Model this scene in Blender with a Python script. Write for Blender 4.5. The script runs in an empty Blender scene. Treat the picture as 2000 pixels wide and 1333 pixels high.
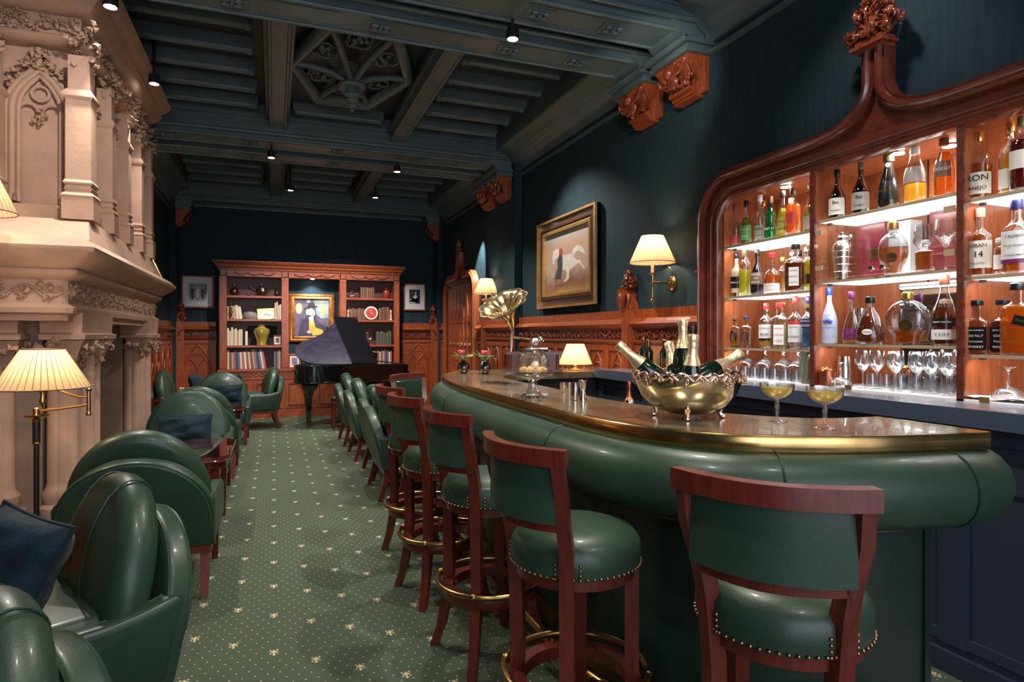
import bpy, math, random
from mathutils import Matrix, Vector
PI = math.pi
scene = bpy.context.scene
C = scene.collection
random.seed(7)

# ---------------------------------------------------------------- camera
cd = bpy.data.cameras.new('camera'); cam = bpy.data.objects.new('camera', cd); C.objects.link(cam)
cam.location = (0, 0, 1.42)
cam.rotation_euler = (PI/2, 0, -math.radians(20.94))
cd.sensor_width = 36.0; cd.lens = 36.0*1215/2000
cd.shift_y = -12.5/2000
cd.clip_start = 0.05; cd.clip_end = 100
scene.camera = cam

# ---------------------------------------------------------------- colour management, world, room light
vs = scene.view_settings
vs.view_transform = 'Standard'; vs.look = 'None'; vs.gamma = 1.0; vs.use_curve_mapping = False
vs.exposure = 0.68
scene.cycles.transparent_max_bounces = 40
scene.cycles.max_bounces = 10
w = bpy.data.worlds.new('room_ambient'); scene.world = w; w.use_nodes = True
bg = w.node_tree.nodes['Background']
bg.inputs[0].default_value = (0.80, 0.82, 1.0, 1); bg.inputs[1].default_value = 0.9

def spot(name, loc, target, power, color=(1, 0.86, 0.72), angle=70, blend=0.5, radius=0.05):
    l = bpy.data.lights.new(name, 'SPOT'); l.energy = power; l.color = color
    l.spot_size = math.radians(angle); l.spot_blend = blend; l.shadow_soft_size = radius
    o = bpy.data.objects.new(name, l); C.objects.link(o); o.location = loc
    d = Vector(target)-Vector(loc); o.rotation_euler = d.to_track_quat('-Z', 'Y').to_euler()
    return o
def point(name, loc, power, color=(1, 0.78, 0.52), radius=0.03):
    l = bpy.data.lights.new(name, 'POINT'); l.energy = power; l.color = color; l.shadow_soft_size = radius
    o = bpy.data.objects.new(name, l); C.objects.link(o); o.location = loc
    return o
def area(name, loc, target, sx, sy, power, color=(1, 0.9, 0.8)):
    l = bpy.data.lights.new(name, 'AREA'); l.energy = power; l.color = color
    l.shape = 'RECTANGLE'; l.size = sx; l.size_y = sy
    o = bpy.data.objects.new(name, l); C.objects.link(o); o.location = loc
    d = Vector(target)-Vector(loc); o.rotation_euler = d.to_track_quat('-Z', 'Y').to_euler()
    return o
# soft fill added behind the camera; no windows are built there
area('added_fill_behind_camera', (0.6, -3.2, 2.3), (0.9, 6, 1.0), 4.2, 2.6, 48, (0.92, 0.94, 1.0))
# ceiling downlights (their fittings are built further down)
SPOTS = [((1.57, 4.09, 3.55), (1.55, 4.6, 0), 150), ((-0.03, 7.85, 3.55), (0.2, 8.6, 0), 170),
         ((1.47, 7.95, 3.55), (2.0, 7.4, 0), 150), ((0.23, 9.85, 3.62), (0.5, 11.0, 0.0), 190),
         ((1.49, 9.9, 3.62), (1.2, 11.0, 0.3), 190), ((-0.96, 6.08, 3.62), (-0.3, 5.6, 0), 60),
         ((-0.97, 4.6, 3.55), (-0.6, 3.4, 0.0), 110)]
for i, (p, t, e) in enumerate(SPOTS):
    spot('ceiling_spot_beam', (p[0], p[1], p[2]-0.12), t, e, (1, 0.93, 0.86), 105, 0.7, 0.04)
# more beams added without fittings: bar, near end, and one brightening the corbels
for p, t, e in [((1.5, 2.6, 3.5), (1.6, 2.3, 0), 120), ((0.2, 1.2, 3.5), (-0.5, 2.4, 0), 75),
                ((1.5, 0.4, 3.5), (1.6, 1.6, 0), 45), ((-0.5, 3.0, 3.5), (-1.5, 5.0, 2.0), 95),
                ((0.7, 5.9, 3.5), (0.6, 6.2, 0), 130), ((2.15, 3.4, 3.4), (2.95, 4.3, 3.3), 14), ((2.3, 6.1, 3.5), (2.7, 5.6, 0.5), 90)]:
    spot('ceiling_spot_beam', p, t, e, (1, 0.92, 0.84), 75 if e in (95, 14) else 110, 0.7, 0.05)
# wall washers
spot('wall_washer_beam', (2.76, 8.90, 3.30), (3.0, 9.45, 1.7), 330, (0.86, 1.0, 0.98), 38, 0.5, 0.01)
spot('wall_washer_beam', (2.35, 2.2, 3.55), (3.0, 2.35, 2.5), 18, (1, 0.92, 0.85), 80, 0.8, 0.05)

# ---------------------------------------------------------------- mesh builder
class MB:
    def __init__(s, M=None): s.v = []; s.f = []; s.M = M or Matrix()
    def add(s, vs, fs, M=None):
        n = len(s.v); T = s.M @ M if M is not None else s.M
        s.v += [tuple(T @ Vector(p)) for p in vs]; s.f += [tuple(i+n for i in f) for f in fs]
        return s
    def box(s, x0, x1, y0, y1, z0, z1, M=None):
        return s.add([(x0,y0,z0),(x1,y0,z0),(x1,y1,z0),(x0,y1,z0),(x0,y0,z1),(x1,y0,z1),(x1,y1,z1),(x0,y1,z1)],
                     [(0,3,2,1),(4,5,6,7),(0,1,5,4),(1,2,6,5),(2,3,7,6),(3,0,4,7)], M)
    def cbox(s, cx, cy, cz, sx, sy, sz, M=None): return s.box(cx-sx/2,cx+sx/2,cy-sy/2,cy+sy/2,cz-sz/2,cz+sz/2,M)
    def lathe(s, prof, seg=24, c=(0,0,0), M=None, p=2.0, sy=1.0, caps=True, lobes=0, la=0.0, a0=0, a1=2*PI):
        vs = []; fs = []; full = abs(a1-a0-2*PI) < 1e-6; n = seg if full else seg+1
        for r, z in prof:
            for i in range(n):
                a = a0+(a1-a0)*i/seg; ca, sa = math.cos(a), math.sin(a)
                k = 1.0 if p == 2.0 else (abs(ca)**p+abs(sa)**p)**(-1.0/p)
                if lobes: k *= 1+la*math.cos(lobes*a)
                vs.append((c[0]+r*k*ca, c[1]+r*k*sa*sy, c[2]+z))
        for j in range(len(prof)-1):
            for i in range(seg):
                i2 = (i+1) % n if full else i+1
                fs.append((j*n+i, j*n+i2, (j+1)*n+i2, (j+1)*n+i))
        if caps and full:
            if prof[0][0] > 1e-5: fs.append(tuple(range(n))[::-1])
            if prof[-1][0] > 1e-5: fs.append(tuple((len(prof)-1)*n+i for i in range(n)))
        return s.add(vs, fs, M)
    def cyl(s, c, r, h, seg=16, M=None): return s.lathe([(r,0),(r,h)], seg, c, M)
    def tube(s, path, r, seg=8, M=None, closed=False, flat=1.0):
        P = [Vector(p) for p in path]; n = len(P); rr = r if isinstance(r, (list, tuple)) else [r]*n
        vs = []; fs = []; up = None
        for i in range(n):
            if closed: t = P[(i+1) % n]-P[i-1]
            else: t = P[min(i+1, n-1)]-P[max(i-1, 0)]
            if t.length < 1e-9: t = Vector((0,0,1))
            t.normalize()
            if up is None: up = Vector((0,0,1)) if abs(t.z) < 0.9 else Vector((1,0,0))
            a = t.cross(up)
            if a.length < 1e-4: a = t.orthogonal()
            a.normalize(); b = a.cross(t).normalized(); up = b
            for k in range(seg):
                q = 2*PI*k/seg; vs.append(tuple(P[i]+a*(rr[i]*math.cos(q))+b*(rr[i]*flat*math.sin(q))))
        m = n if closed else n-1
        for i in range(m):
            for k in range(seg):
                i2 = (i+1) % n
                fs.append((i*seg+k, i*seg+(k+1) % seg, i2*seg+(k+1) % seg, i2*seg+k))
        if not closed:
            fs.append(tuple(range(seg))[::-1]); fs.append(tuple((n-1)*seg+k for k in range(seg)))
        return s.add(vs, fs, M)
    def prism(s, poly, z0, z1, M=None):
        n = len(poly)
        return s.add([(x,y,z0) for x,y in poly]+[(x,y,z1) for x,y in poly],
                     [tuple(range(n))[::-1], tuple(range(n,2*n))]+[(i,(i+1) % n,n+(i+1) % n,n+i) for i in range(n)], M)
    def ball(s, c, r, seg=12, rings=8, M=None, rough=0.0):
        if not isinstance(r, (tuple, list)): r = (r,r,r)
        vs = [(c[0],c[1],c[2]-r[2])]; fs = []
        for j in range(1, rings):
            f = PI*j/rings
            for i in range(seg):
                a = 2*PI*i/seg; k = 1+rough*(random.random()-0.5)
                vs.append((c[0]+r[0]*k*math.sin(f)*math.cos(a), c[1]+r[1]*k*math.sin(f)*math.sin(a), c[2]-r[2]*math.cos(f)))
        vs.append((c[0],c[1],c[2]+r[2])); L = len(vs)-1
        for i in range(seg):
            fs.append((0, 1+(i+1) % seg, 1+i)); fs.append((L, L-seg+i, L-seg+(i+1) % seg))
            for j in range(rings-2):
                a = 1+j*seg
                fs.append((a+i, a+(i+1) % seg, a+seg+(i+1) % seg, a+seg+i))
        return s.add(vs, fs, M)
    def sweep(s, path, prof, W, closed=False, M=None):
        """sweep a 2D profile (side, along W) along a planar path, mitred; closed profile loop"""
        P = [Vector(p) for p in path]; n = len(P); W = Vector(W).normalized(); k = len(prof); vs = []; fs = []
        for i in range(n):
            if closed: t0 = (P[i]-P[i-1]); t1 = (P[(i+1) % n]-P[i])
            else:
                t0 = P[i]-P[max(i-1, 0)] if i > 0 else P[1]-P[0]
                t1 = P[min(i+1, n-1)]-P[i] if i < n-1 else P[n-1]-P[n-2]
            t0.normalize(); t1.normalize(); n0 = W.cross(t0); n1 = W.cross(t1); m = (n0+n1)
            if m.length < 1e-6: m = n0.copy()
            m.normalize(); sc = 1/max(0.35, m.dot(n0))
            for x, y in prof: vs.append(tuple(P[i]+m*(x*sc)+W*y))
        for i in range(n if closed else n-1):
            for j in range(k):
                i2 = (i+1) % n; fs.append((i*k+j, i*k+(j+1) % k, i2*k+(j+1) % k, i2*k+j))
        if not closed: fs += [tuple(range(k)), tuple((n-1)*k+j for j in range(k))[::-1]]
        return s.add(vs, fs, M)
    def pad(s, poly, t, r=None, bulge=0.0, M=None, n=5, base=0.0, flat=False):
        """puffy slab: outline in xy, thickness t along z with rounded edges, crowned by bulge"""
        r = r or t/2; m = len(poly); cx = sum(p[0] for p in poly)/m; cy = sum(p[1] for p in poly)/m
        def inset(d):
            out = []
            for i in range(m):
                a = Vector(poly[i-1]); b = Vector(poly[i]); c = Vector(poly[(i+1) % m])
                e0 = (b-a); e1 = (c-b)
                if e0.length < 1e-9 or e1.length < 1e-9: out.append((b.x,b.y)); continue
                n0 = Vector((-e0.y, e0.x)).normalized(); n1 = Vector((-e1.y, e1.x)).normalized(); q = n0+n1
                if q.length < 1e-6: q = n0
                q.normalize(); k = d/max(0.5, q.dot(n0)); out.append((b.x+q.x*k, b.y+q.y*k))
            return out
        area = sum(poly[i-1][0]*poly[i][1]-poly[i][0]*poly[i-1][1] for i in range(m))
        sg = 1 if area > 0 else -1
        rings = []
        for i in range(n+1):
            f = PI/2*i/n; rings.append((inset(sg*r*(1-math.cos(f))), base-t/2+0+r*(1-math.sin(f))))
        rings = rings[::-1][::-1]
        low = [(q, z) for q, z in rings]      # outer edge (z high inside) -> bottom inner
        low = low[::-1]                        # bottom inner -> outer edge
        up = [(q, 2*base-z) for q, z in rings]
        seq = low+up
        inner = rings[-1][0]
        for k in (() if flat else (0.75, 0.5, 0.25)):
            h = bulge*(1-k*k)
            q = [(cx+(x-cx)*k, cy+(y-cy)*k) for x, y in inner]
            seq = [(q, base-t/2-h*0.0)]+seq+[(q, base+t/2+h)]
        vs = []; fs = []
        for q, z in seq: vs += [(x,y,z) for x, y in q]
        for j in range(len(seq)-1):
            for i in range(m): fs.append((j*m+i, j*m+(i+1) % m, (j+1)*m+(i+1) % m, (j+1)*m+i))
        if flat: return s.add(vs, fs+[tuple(range(m))[::-1], tuple((len(seq)-1)*m+i for i in range(m))], M)
        L = len(vs); vs.append((cx,cy,base-t/2)); vs.append((cx,cy,base+t/2+bulge)); o = (len(seq)-1)*m
        for i in range(m): fs.append(((i+1) % m, i, L)); fs.append((o+i, o+(i+1) % m, L+1))
        return s.add(vs, fs, M)
    def build(s, name, mat, parent=None, angle=38, kind=None):
        if any(k in name for k in ('carv','foliage','capital','relief','finial','rim','horn','frieze')): angle = max(angle, 75)
        me = bpy.data.meshes.new(name); me.from_pydata(s.v, [], s.f)
        import bmesh
        bm = bmesh.new(); bm.from_mesh(me); bmesh.ops.recalc_face_normals(bm, faces=bm.faces); bm.to_mesh(me); bm.free()
        me.shade_smooth(); me.set_sharp_from_angle(angle=math.radians(angle))
        me.materials.append(mat)
        o = bpy.data.objects.new(name, me); C.objects.link(o)
        if parent: o.parent = parent
        if kind: o['kind'] = kind
        return o

def FR(o, u, v=(0,0,1)):
    u = Vector(u); v = Vector(v); w_ = u.cross(v)
    return Matrix(((u.x,v.x,w_.x,o[0]),(u.y,v.y,w_.y,o[1]),(u.z,v.z,w_.z,o[2]),(0,0,0,1)))
def TR(x=0, y=0, z=0): return Matrix.Translation((x,y,z))
def RX(a): return Matrix.Rotation(a, 4, 'X')
def RY(a): return Matrix.Rotation(a, 4, 'Y')
def RZ(a): return Matrix.Rotation(a, 4, 'Z')
def arc(cx, cy, r, a0, a1, n=10):
    return [(cx+r*math.cos(math.radians(a0+(a1-a0)*i/n)), cy+r*math.sin(math.radians(a0+(a1-a0)*i/n))) for i in range(n+1)]
def rrect(x0, x1, y0, y1, r, n=4):
    return arc(x1-r,y0+r,r,-90,0,n)+arc(x1-r,y1-r,r,0,90,n)+arc(x0+r,y1-r,r,90,180,n)+arc(x0+r,y0+r,r,180,270,n)
def bez(p0, p1, p2, p3, n=10):
    out = []
    for i in range(n+1):
        t = i/n; u = 1-t
        out.append(tuple(u*u*u*a+3*u*u*t*b+3*u*t*t*c+t*t*t*d for a, b, c, d in zip(p0, p1, p2, p3)))
    return out
def thing(name, label, cat, loc=(0,0,0), rz=0, group=None):
    o = bpy.data.objects.new(name, None); C.objects.link(o); o.empty_display_size = 0.1
    o.location = loc; o.rotation_euler = (0,0,rz); return tag(o, label, cat, group)
def tag(o, label, cat, group=None):
    o['label'] = label; o['category'] = cat
    if group: o['group'] = group
    elif 'group' in o: del o['group']
    return o
def dup(root, loc, rz, label, group=None, rot=None, scale=None, skip=None):
    def cp(o, par):
        c = o.copy(); C.objects.link(c); c.parent = par
        for ch in list(o.children):
            if not (skip and ch.name.startswith(skip)): cp(ch, c)
        return c
    r = cp(root, None); r.location = loc; r.rotation_euler = rot or (0,0,rz); r['label'] = label
    if scale: r.scale = scale
    if group: r['group'] = group
    return r
def text(name, body, size, M, mat, parent=None, depth=0.0003, align='CENTER', sx=1.0):
    cu = bpy.data.curves.new(name, 'FONT'); cu.body = body; cu.size = size; cu.align_x = align; cu.align_y = 'CENTER'
    cu.extrude = depth; cu.resolution_u = 2
    to = bpy.data.objects.new(name, cu); me = bpy.data.meshes.new_from_object(to)
    bpy.data.objects.remove(to); me.transform(M @ Matrix.Diagonal((sx,1,1,1))); me.name = name
    me.materials.clear(); me.materials.append(mat)
    o = bpy.data.objects.new(name, me); C.objects.link(o)
    if parent: o.parent = parent
    return o
# ---------------------------------------------------------------- materials
def newmat(name):
    m = bpy.data.materials.new(name); m.use_nodes = True
    nt = m.node_tree; b = nt.nodes['Principled BSDF']; return m, nt, b
def L(nt, a, b): nt.links.new(a, b)
def coords(nt, scale=(1,1,1), kind='Object'):
    tc = nt.nodes.new('ShaderNodeTexCoord'); mp = nt.nodes.new('ShaderNodeMapping')
    mp.inputs['Scale'].default_value = scale; L(nt, tc.outputs[kind], mp.inputs[0]); return mp.outputs[0]
def noise(nt, vec, scale, detail=4, rough=0.5, dist=0.0):
    n = nt.nodes.new('ShaderNodeTexNoise'); n.inputs['Scale'].default_value = scale
    n.inputs['Detail'].default_value = detail; n.inputs['Roughness'].default_value = rough
    n.inputs['Distortion'].default_value = dist; L(nt, vec, n.inputs['Vector']); return n.outputs['Fac']
def ramp(nt, fac, stops):
    r = nt.nodes.new('ShaderNodeValToRGB'); e = r.color_ramp.elements
    while len(e) < len(stops): e.new(0.5)
    for i, (p, c) in enumerate(stops): e[i].position = p; e[i].color = (*c, 1)
    L(nt, fac, r.inputs[0]); return r.outputs[0]
def bump(nt, b, h, strength=0.2, dist=0.01):
    bn = nt.nodes.new('ShaderNodeBump'); bn.inputs['Strength'].default_value = strength
    bn.inputs['Distance'].default_value = dist; L(nt, h, bn.inputs['Height']); L(nt, bn.outputs[0], b.inputs['Normal'])
def P(name, col, rough=0.5, metal=0.0, coat=0.0, nscale=0, var=0.25, bmp=0.0, bscale=60, spec=0.5, sheen=0.0, stretch=(1,1,1), bdist=0.01):
    m, nt, b = newmat(name)
    b.inputs['Base Color'].default_value = (*col, 1); b.inputs['Roughness'].default_value = rough
    b.inputs['Metallic'].default_value = metal; b.inputs['Coat Weight'].default_value = coat
    b.inputs['Coat Roughness'].default_value = 0.12; b.inputs['Specular IOR Level'].default_value = spec
    if sheen: b.inputs['Sheen Weight'].default_value = sheen
    if nscale:
        v = coords(nt, stretch); f = noise(nt, v, nscale, 5, 0.6)
        L(nt, ramp(nt, f, [(0.3, tuple(c*(1-var) for c in col)), (0.7, tuple(min(1, c*(1+var)) for c in col))]), b.inputs['Base Color'])
    if bmp:
        v = coords(nt, stretch); bump(nt, b, noise(nt, v, bscale, 3), bmp, bdist)
    return m
def wood(name, c0, c1, rough=0.32, coat=0.35, stretch=(7,7,0.8), scale=6):
    m, nt, b = newmat(name); v = coords(nt, stretch)
    f = noise(nt, v, scale, 6, 0.62, 0.6); L(nt, ramp(nt, f, [(0.28, c0), (0.72, c1)]), b.inputs['Base Color'])
    b.inputs['Roughness'].default_value = rough; b.inputs['Coat Weight'].default_value = coat; b.inputs['Coat Roughness'].default_value = 0.15
    bump(nt, b, f, 0.06, 0.004); return m
def emis(name, col, s):
    m, nt, b = newmat(name); b.inputs['Base Color'].default_value = (*col,1)
    b.inputs['Emission Color'].default_value = (*col,1); b.inputs['Emission Strength'].default_value = s; return m
def glass(name, col=(1,1,1), alpha=0.12, rough=0.02, f0=0.06):
    """thin-walled glass: clear tinted pass-through with a fresnel mirror on top"""
    m, nt, b = newmat(name); nt.nodes.remove(b); out = nt.nodes['Material Output']
    t = nt.nodes.new('ShaderNodeBsdfTransparent'); t.inputs[0].default_value = (*col,1)
    g = nt.nodes.new('ShaderNodeBsdfGlossy'); g.inputs['Roughness'].default_value = rough
    lw = nt.nodes.new('ShaderNodeLayerWeight'); lw.inputs[0].default_value = 0.35
    mx = nt.nodes.new('ShaderNodeMath'); mx.operation = 'MULTIPLY_ADD'; mx.inputs[1].default_value = 0.75; mx.inputs[2].default_value = alpha*0.6
    L(nt, lw.outputs['Facing'], mx.inputs[0])
    s = nt.nodes.new('ShaderNodeMixShader'); L(nt, mx.outputs[0], s.inputs[0]); L(nt, t.outputs[0], s.inputs[1]); L(nt, g.outputs[0], s.inputs[2])
    L(nt, s.outputs[0], out.inputs[0]); return m
def liquid(name, col, tcol=None, dens=0.45):
    m, nt, b = newmat(name); nt.nodes.remove(b); out = nt.nodes['Material Output']
    t = nt.nodes.new('ShaderNodeBsdfTransparent'); t.inputs[0].default_value = (*(tcol or col),1)
    tr = nt.nodes.new('ShaderNodeBsdfTranslucent'); tr.inputs[0].default_value = (*col,1)
    df = nt.nodes.new('ShaderNodeBsdfDiffuse'); df.inputs[0].default_value = (*col,1)
    g = nt.nodes.new('ShaderNodeBsdfGlossy'); g.inputs['Roughness'].default_value = 0.05
    a = nt.nodes.new('ShaderNodeMixShader'); a.inputs[0].default_value = 0.5; L(nt, tr.outputs[0], a.inputs[1]); L(nt, df.outputs[0], a.inputs[2])
    c = nt.nodes.new('ShaderNodeMixShader'); c.inputs[0].default_value = dens; L(nt, t.outputs[0], c.inputs[1]); L(nt, a.outputs[0], c.inputs[2])
    d = nt.nodes.new('ShaderNodeMixShader'); lw = nt.nodes.new('ShaderNodeLayerWeight'); lw.inputs[0].default_value = 0.3
    mx = nt.nodes.new('ShaderNodeMath'); mx.operation = 'MULTIPLY'; mx.inputs[1].default_value = 0.5
    L(nt, lw.outputs['Facing'], mx.inputs[0]); L(nt, mx.outputs[0], d.inputs[0]); L(nt, c.outputs[0], d.inputs[1]); L(nt, g.outputs[0], d.inputs[2])
    L(nt, d.outputs[0], out.inputs[0]); return m
def shade_mat(name, col):
    """pleated silk: translucent cloth lit by the bulb inside"""
    m, nt, b = newmat(name); nt.nodes.remove(b); out = nt.nodes['Material Output']
    tr = nt.nodes.new('ShaderNodeBsdfTranslucent'); df = nt.nodes.new('ShaderNodeBsdfDiffuse')
    tr.inputs[0].default_value = (*col,1); df.inputs[0].default_value = (*col,1)
    a = nt.nodes.new('ShaderNodeMixShader'); a.inputs[0].default_value = 0.45
    L(nt, tr.outputs[0], a.inputs[1]); L(nt, df.outputs[0], a.inputs[2]); L(nt, a.outputs[0], out.inputs[0]); return m

class E_:
    """tiny expression builder for math nodes"""
    nt = None
    def __init__(s, x): s.x = x
    def op(s, o, *a):
        n = E_.nt.nodes.new('ShaderNodeMath'); n.operation = o
        for i, q in enumerate((s,)+a):
            q = q.x if isinstance(q, E_) else q
            if isinstance(q, (int, float)): n.inputs[i].default_value = q
            else: E_.nt.links.new(q, n.inputs[i])
        return E_(n.outputs[0])
    def __add__(s, o): return s.op('ADD', o)
    def __sub__(s, o): return s.op('SUBTRACT', o)
    def __mul__(s, o): return s.op('MULTIPLY', o)
    def __truediv__(s, o): return s.op('DIVIDE', o)
def carpet_mat():
    m, nt, b = newmat('carpet'); E_.nt = nt
    tc = nt.nodes.new('ShaderNodeTexCoord'); sp = nt.nodes.new('ShaderNodeSeparateXYZ'); L(nt, tc.outputs['Object'], sp.inputs[0])
    x = E_(sp.outputs[0]); y = E_(sp.outputs[1])
    pw = 0.172; ph = 0.392
    k = (x/pw+0.5).op('FLOOR'); fx = x-k*pw
    yy = (y-2.98)+k*(ph/3); j = (yy/ph+0.5).op('FLOOR'); fy = yy-j*ph
    ax = fx.op('ABSOLUTE'); ay = fy.op('ABSOLUTE')
    # fleur: four pointed petals with a pinched waist
    star = (ax*1.0+0.00001).op('POWER', 0.62)+(ay+0.00001).op('POWER', 0.62)
    s1 = star.op('LESS_THAN', 0.098)
    d2 = ((ax-0.015).op('POWER', 2)+(ay-0.016).op('POWER', 2)).op('SQRT').op('LESS_THAN', 0.0048)
    head = ((fx-0.0).op('POWER', 2)+((fy+0.026).op('POWER', 2))*0.5).op('SQRT').op('LESS_THAN', 0.0065)
    q = 0.049
    gx = x/q; gy = y/q; par = (gy+0.5).op('FLOOR').op('MODULO', 2.0).op('ABSOLUTE')
    ux = (gx+par*0.5+0.5).op('FRACT')-0.5; uy = (gy+0.5).op('FRACT')-0.5
    dot = (ux*ux+uy*uy).op('SQRT').op('LESS_THAN', 0.072)
    far = star.op('GREATER_THAN', 0.2)
    mask = s1.op('MAXIMUM', d2).op('MAXIMUM', head).op('MAXIMUM', dot*far)
    v = coords(nt, (1,1,1)); f = noise(nt, v, 260, 2); f2 = noise(nt, v, 1.6, 3)
    base = ramp(nt, f, [(0.3, (0.026,0.040,0.022)), (0.7, (0.068,0.095,0.053))])
    mx = nt.nodes.new('ShaderNodeMix'); mx.data_type = 'RGBA'; L(nt, mask.x, mx.inputs['Factor']); L(nt, base, mx.inputs[6]); mx.inputs[7].default_value = (0.50,0.40,0.24,1)
    L(nt, mx.outputs[2], b.inputs['Base Color']); b.inputs['Roughness'].default_value = 0.95; b.inputs['Specular IOR Level'].default_value = 0.1
    b.inputs['Sheen Weight'].default_value = 0.15
    bump(nt, b, f, 0.5, 0.004); return m

M_ = {}
M_['mahog'] = wood('mahogany', (0.17,0.030,0.008), (0.42,0.095,0.026), stretch=(9,9,0.9))
M_['mahog_h'] = wood('mahogany_horizontal', (0.17,0.030,0.008), (0.42,0.095,0.026), stretch=(0.9,0.9,9))
M_['mahog_carved'] = wood('mahogany_carved', (0.10,0.018,0.007), (0.34,0.075,0.03), rough=0.25, coat=0.6, stretch=(3,3,3))
M_['mahog_dark'] = wood('mahogany_dark', (0.055,0.011,0.007), (0.16,0.032,0.018), rough=0.25, coat=0.6, stretch=(5,5,5))
M_['stool'] = wood('stool_mahogany', (0.070,0.009,0.006), (0.155,0.021,0.012), rough=0.34, coat=0.22, stretch=(8,8,1.5))
M_['cabwood'] = wood('cabinet_veneer', (0.19,0.042,0.012), (0.42,0.12,0.036), rough=0.35, stretch=(7,7,0.7))
M_['shelfback'] = wood('bookcase_back', (0.05,0.014,0.012), (0.14,0.04,0.03), rough=0.5, coat=0.1, stretch=(12,12,0.6))
M_['table'] = wood('table_top', (0.05,0.008,0.006), (0.14,0.026,0.016), rough=0.12, coat=1.0, stretch=(6,0.8,6))
M_['wall'] = P('wall_fabric', (0.017,0.039,0.051), 0.8, nscale=9, var=0.2, bmp=0.15, bscale=220, stretch=(4,4,0.35), spec=0.25)
M_['ceil'] = P('ceiling_paint', (0.05,0.065,0.072), 0.42, nscale=3, var=0.2, spec=0.5)
M_['ceil_lt'] = P('ceiling_moulding_paint', (0.085,0.128,0.134), 0.38, nscale=4, var=0.18)
M_['ceil_field'] = P('ceiling_field_paint', (0.026,0.034,0.044), 0.5, nscale=3, var=0.2)
M_['stone'] = P('limestone', (0.42,0.265,0.185), 0.75, nscale=5, var=0.12, bmp=0.12, bscale=40, spec=0.3)
M_['stone_carved'] = P('limestone_carved', (0.37,0.23,0.155), 0.75, nscale=9, var=0.2, bmp=0.25, bscale=60, spec=0.3)
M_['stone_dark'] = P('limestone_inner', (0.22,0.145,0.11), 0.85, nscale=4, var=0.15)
M_['leather'] = P('green_leather', (0.022,0.049,0.030), 0.40, coat=0.06, spec=0.4, nscale=3, var=0.2, bmp=0.12, bscale=190, bdist=0.003)
M_['leather_lt'] = P('green_leather_lighter', (0.040,0.115,0.072), 0.38, coat=0.15, nscale=3, var=0.18, bmp=0.22, bscale=190, bdist=0.003)
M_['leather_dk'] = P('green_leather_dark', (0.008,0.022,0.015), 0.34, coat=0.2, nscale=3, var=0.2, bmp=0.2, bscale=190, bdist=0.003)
M_['piping'] = P('leather_piping', (0.010,0.035,0.022), 0.4)
M_['stitch'] = P('stitching', (0.05,0.09,0.055), 0.6)
M_['velvet'] = P('teal_velvet', (0.002,0.013,0.021), 0.7, sheen=0.08, nscale=7, var=0.6, bmp=0.5, bscale=14, bdist=0.02, spec=0.2)
M_['pale_brass'] = P('pale_brass', (0.78,0.62,0.36), 0.22, metal=1, nscale=9, var=0.2)
M_['brass'] = P('brass', (0.60,0.40,0.15), 0.22, metal=1, nscale=8, var=0.25)
M_['brass_old'] = P('brass_aged', (0.42,0.26,0.10), 0.28, metal=1, nscale=6, var=0.45)
M_['nail'] = P('antique_nail', (0.38,0.22,0.12), 0.35, metal=1)
M_['gold'] = P('gilt', (0.85,0.55,0.18), 0.3, metal=1, nscale=12, var=0.2)
M_['gilt_frame'] = P('gilt_frame', (0.45,0.20,0.06), 0.38, metal=0.6, nscale=14, var=0.45)
M_['foil'] = P('champagne_foil', (0.90,0.72,0.42), 0.36, metal=0.85, bmp=0.5, bscale=55, bdist=0.004)
M_['silver'] = P('silver', (0.86,0.84,0.80), 0.12, metal=1)
M_['silver_gilt'] = P('silver_gilt_bowl', (0.84,0.76,0.58), 0.10, metal=1, nscale=5, var=0.15)
M_['silver_rim'] = P('silver_rim_cast', (0.72,0.52,0.42), 0.2, metal=1, nscale=30, var=0.4)
M_['copper'] = P('copper', (0.62,0.20,0.12), 0.3, metal=1, nscale=20, var=0.3)
M_['black'] = P('black_lacquer', (0.006,0.006,0.008), 0.08, coat=1.0)
M_['lid'] = P('piano_lid_lacquer', (0.018,0.015,0.032), 0.28, coat=0.4, nscale=8, var=0.5, bmp=0.15, bscale=30)
M_['iron'] = P('black_iron', (0.012,0.011,0.011), 0.4)
M_['shade'] = shade_mat('pleated_silk', (0.58,0.43,0.27))
M_['shade_in'] = P('shade_lining', (0.95,0.90,0.80), 0.8)
M_['shade_trim'] = P('shade_trim', (0.12,0.07,0.03), 0.7)
M_['bulb'] = emis('lamp_bulb', (1.0,0.80,0.55), 25)
M_['pleat_dark'] = P('pleat_shadow', (0.20,0.12,0.06), 0.8)
M_['led'] = emis('downlight_glow', (1.0,0.97,0.95), 60)
M_['navy'] = P('blue_grey_paint', (0.022,0.032,0.052), 0.42)
M_['counter'] = P('blue_grey_counter', (0.20,0.21,0.25), 0.22, coat=0.4)
M_['counter_f'] = P('blue_grey_counter_edge', (0.055,0.075,0.115), 0.35)
M_['white'] = P('white_cloth', (0.80,0.78,0.78), 0.8)
M_['paper'] = P('paper', (0.85,0.80,0.70), 0.7)
M_['mount'] = P('mount_board', (0.72,0.72,0.76), 0.7)
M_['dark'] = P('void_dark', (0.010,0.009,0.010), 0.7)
M_['red_box'] = P('crimson_box', (0.21,0.016,0.030), 0.3, coat=0.3)
M_['frost'] = P('frosted_glass_shelf_glow', (0.90,0.95,0.94), 0.35)
nt = M_['frost'].node_tree; nt.nodes['Principled BSDF'].inputs['Emission Color'].default_value = (0.9,0.98,1.0,1); nt.nodes['Principled BSDF'].inputs['Emission Strength'].default_value = 0.75  # emission added to the glass so the shelves glow by themselves
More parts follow.
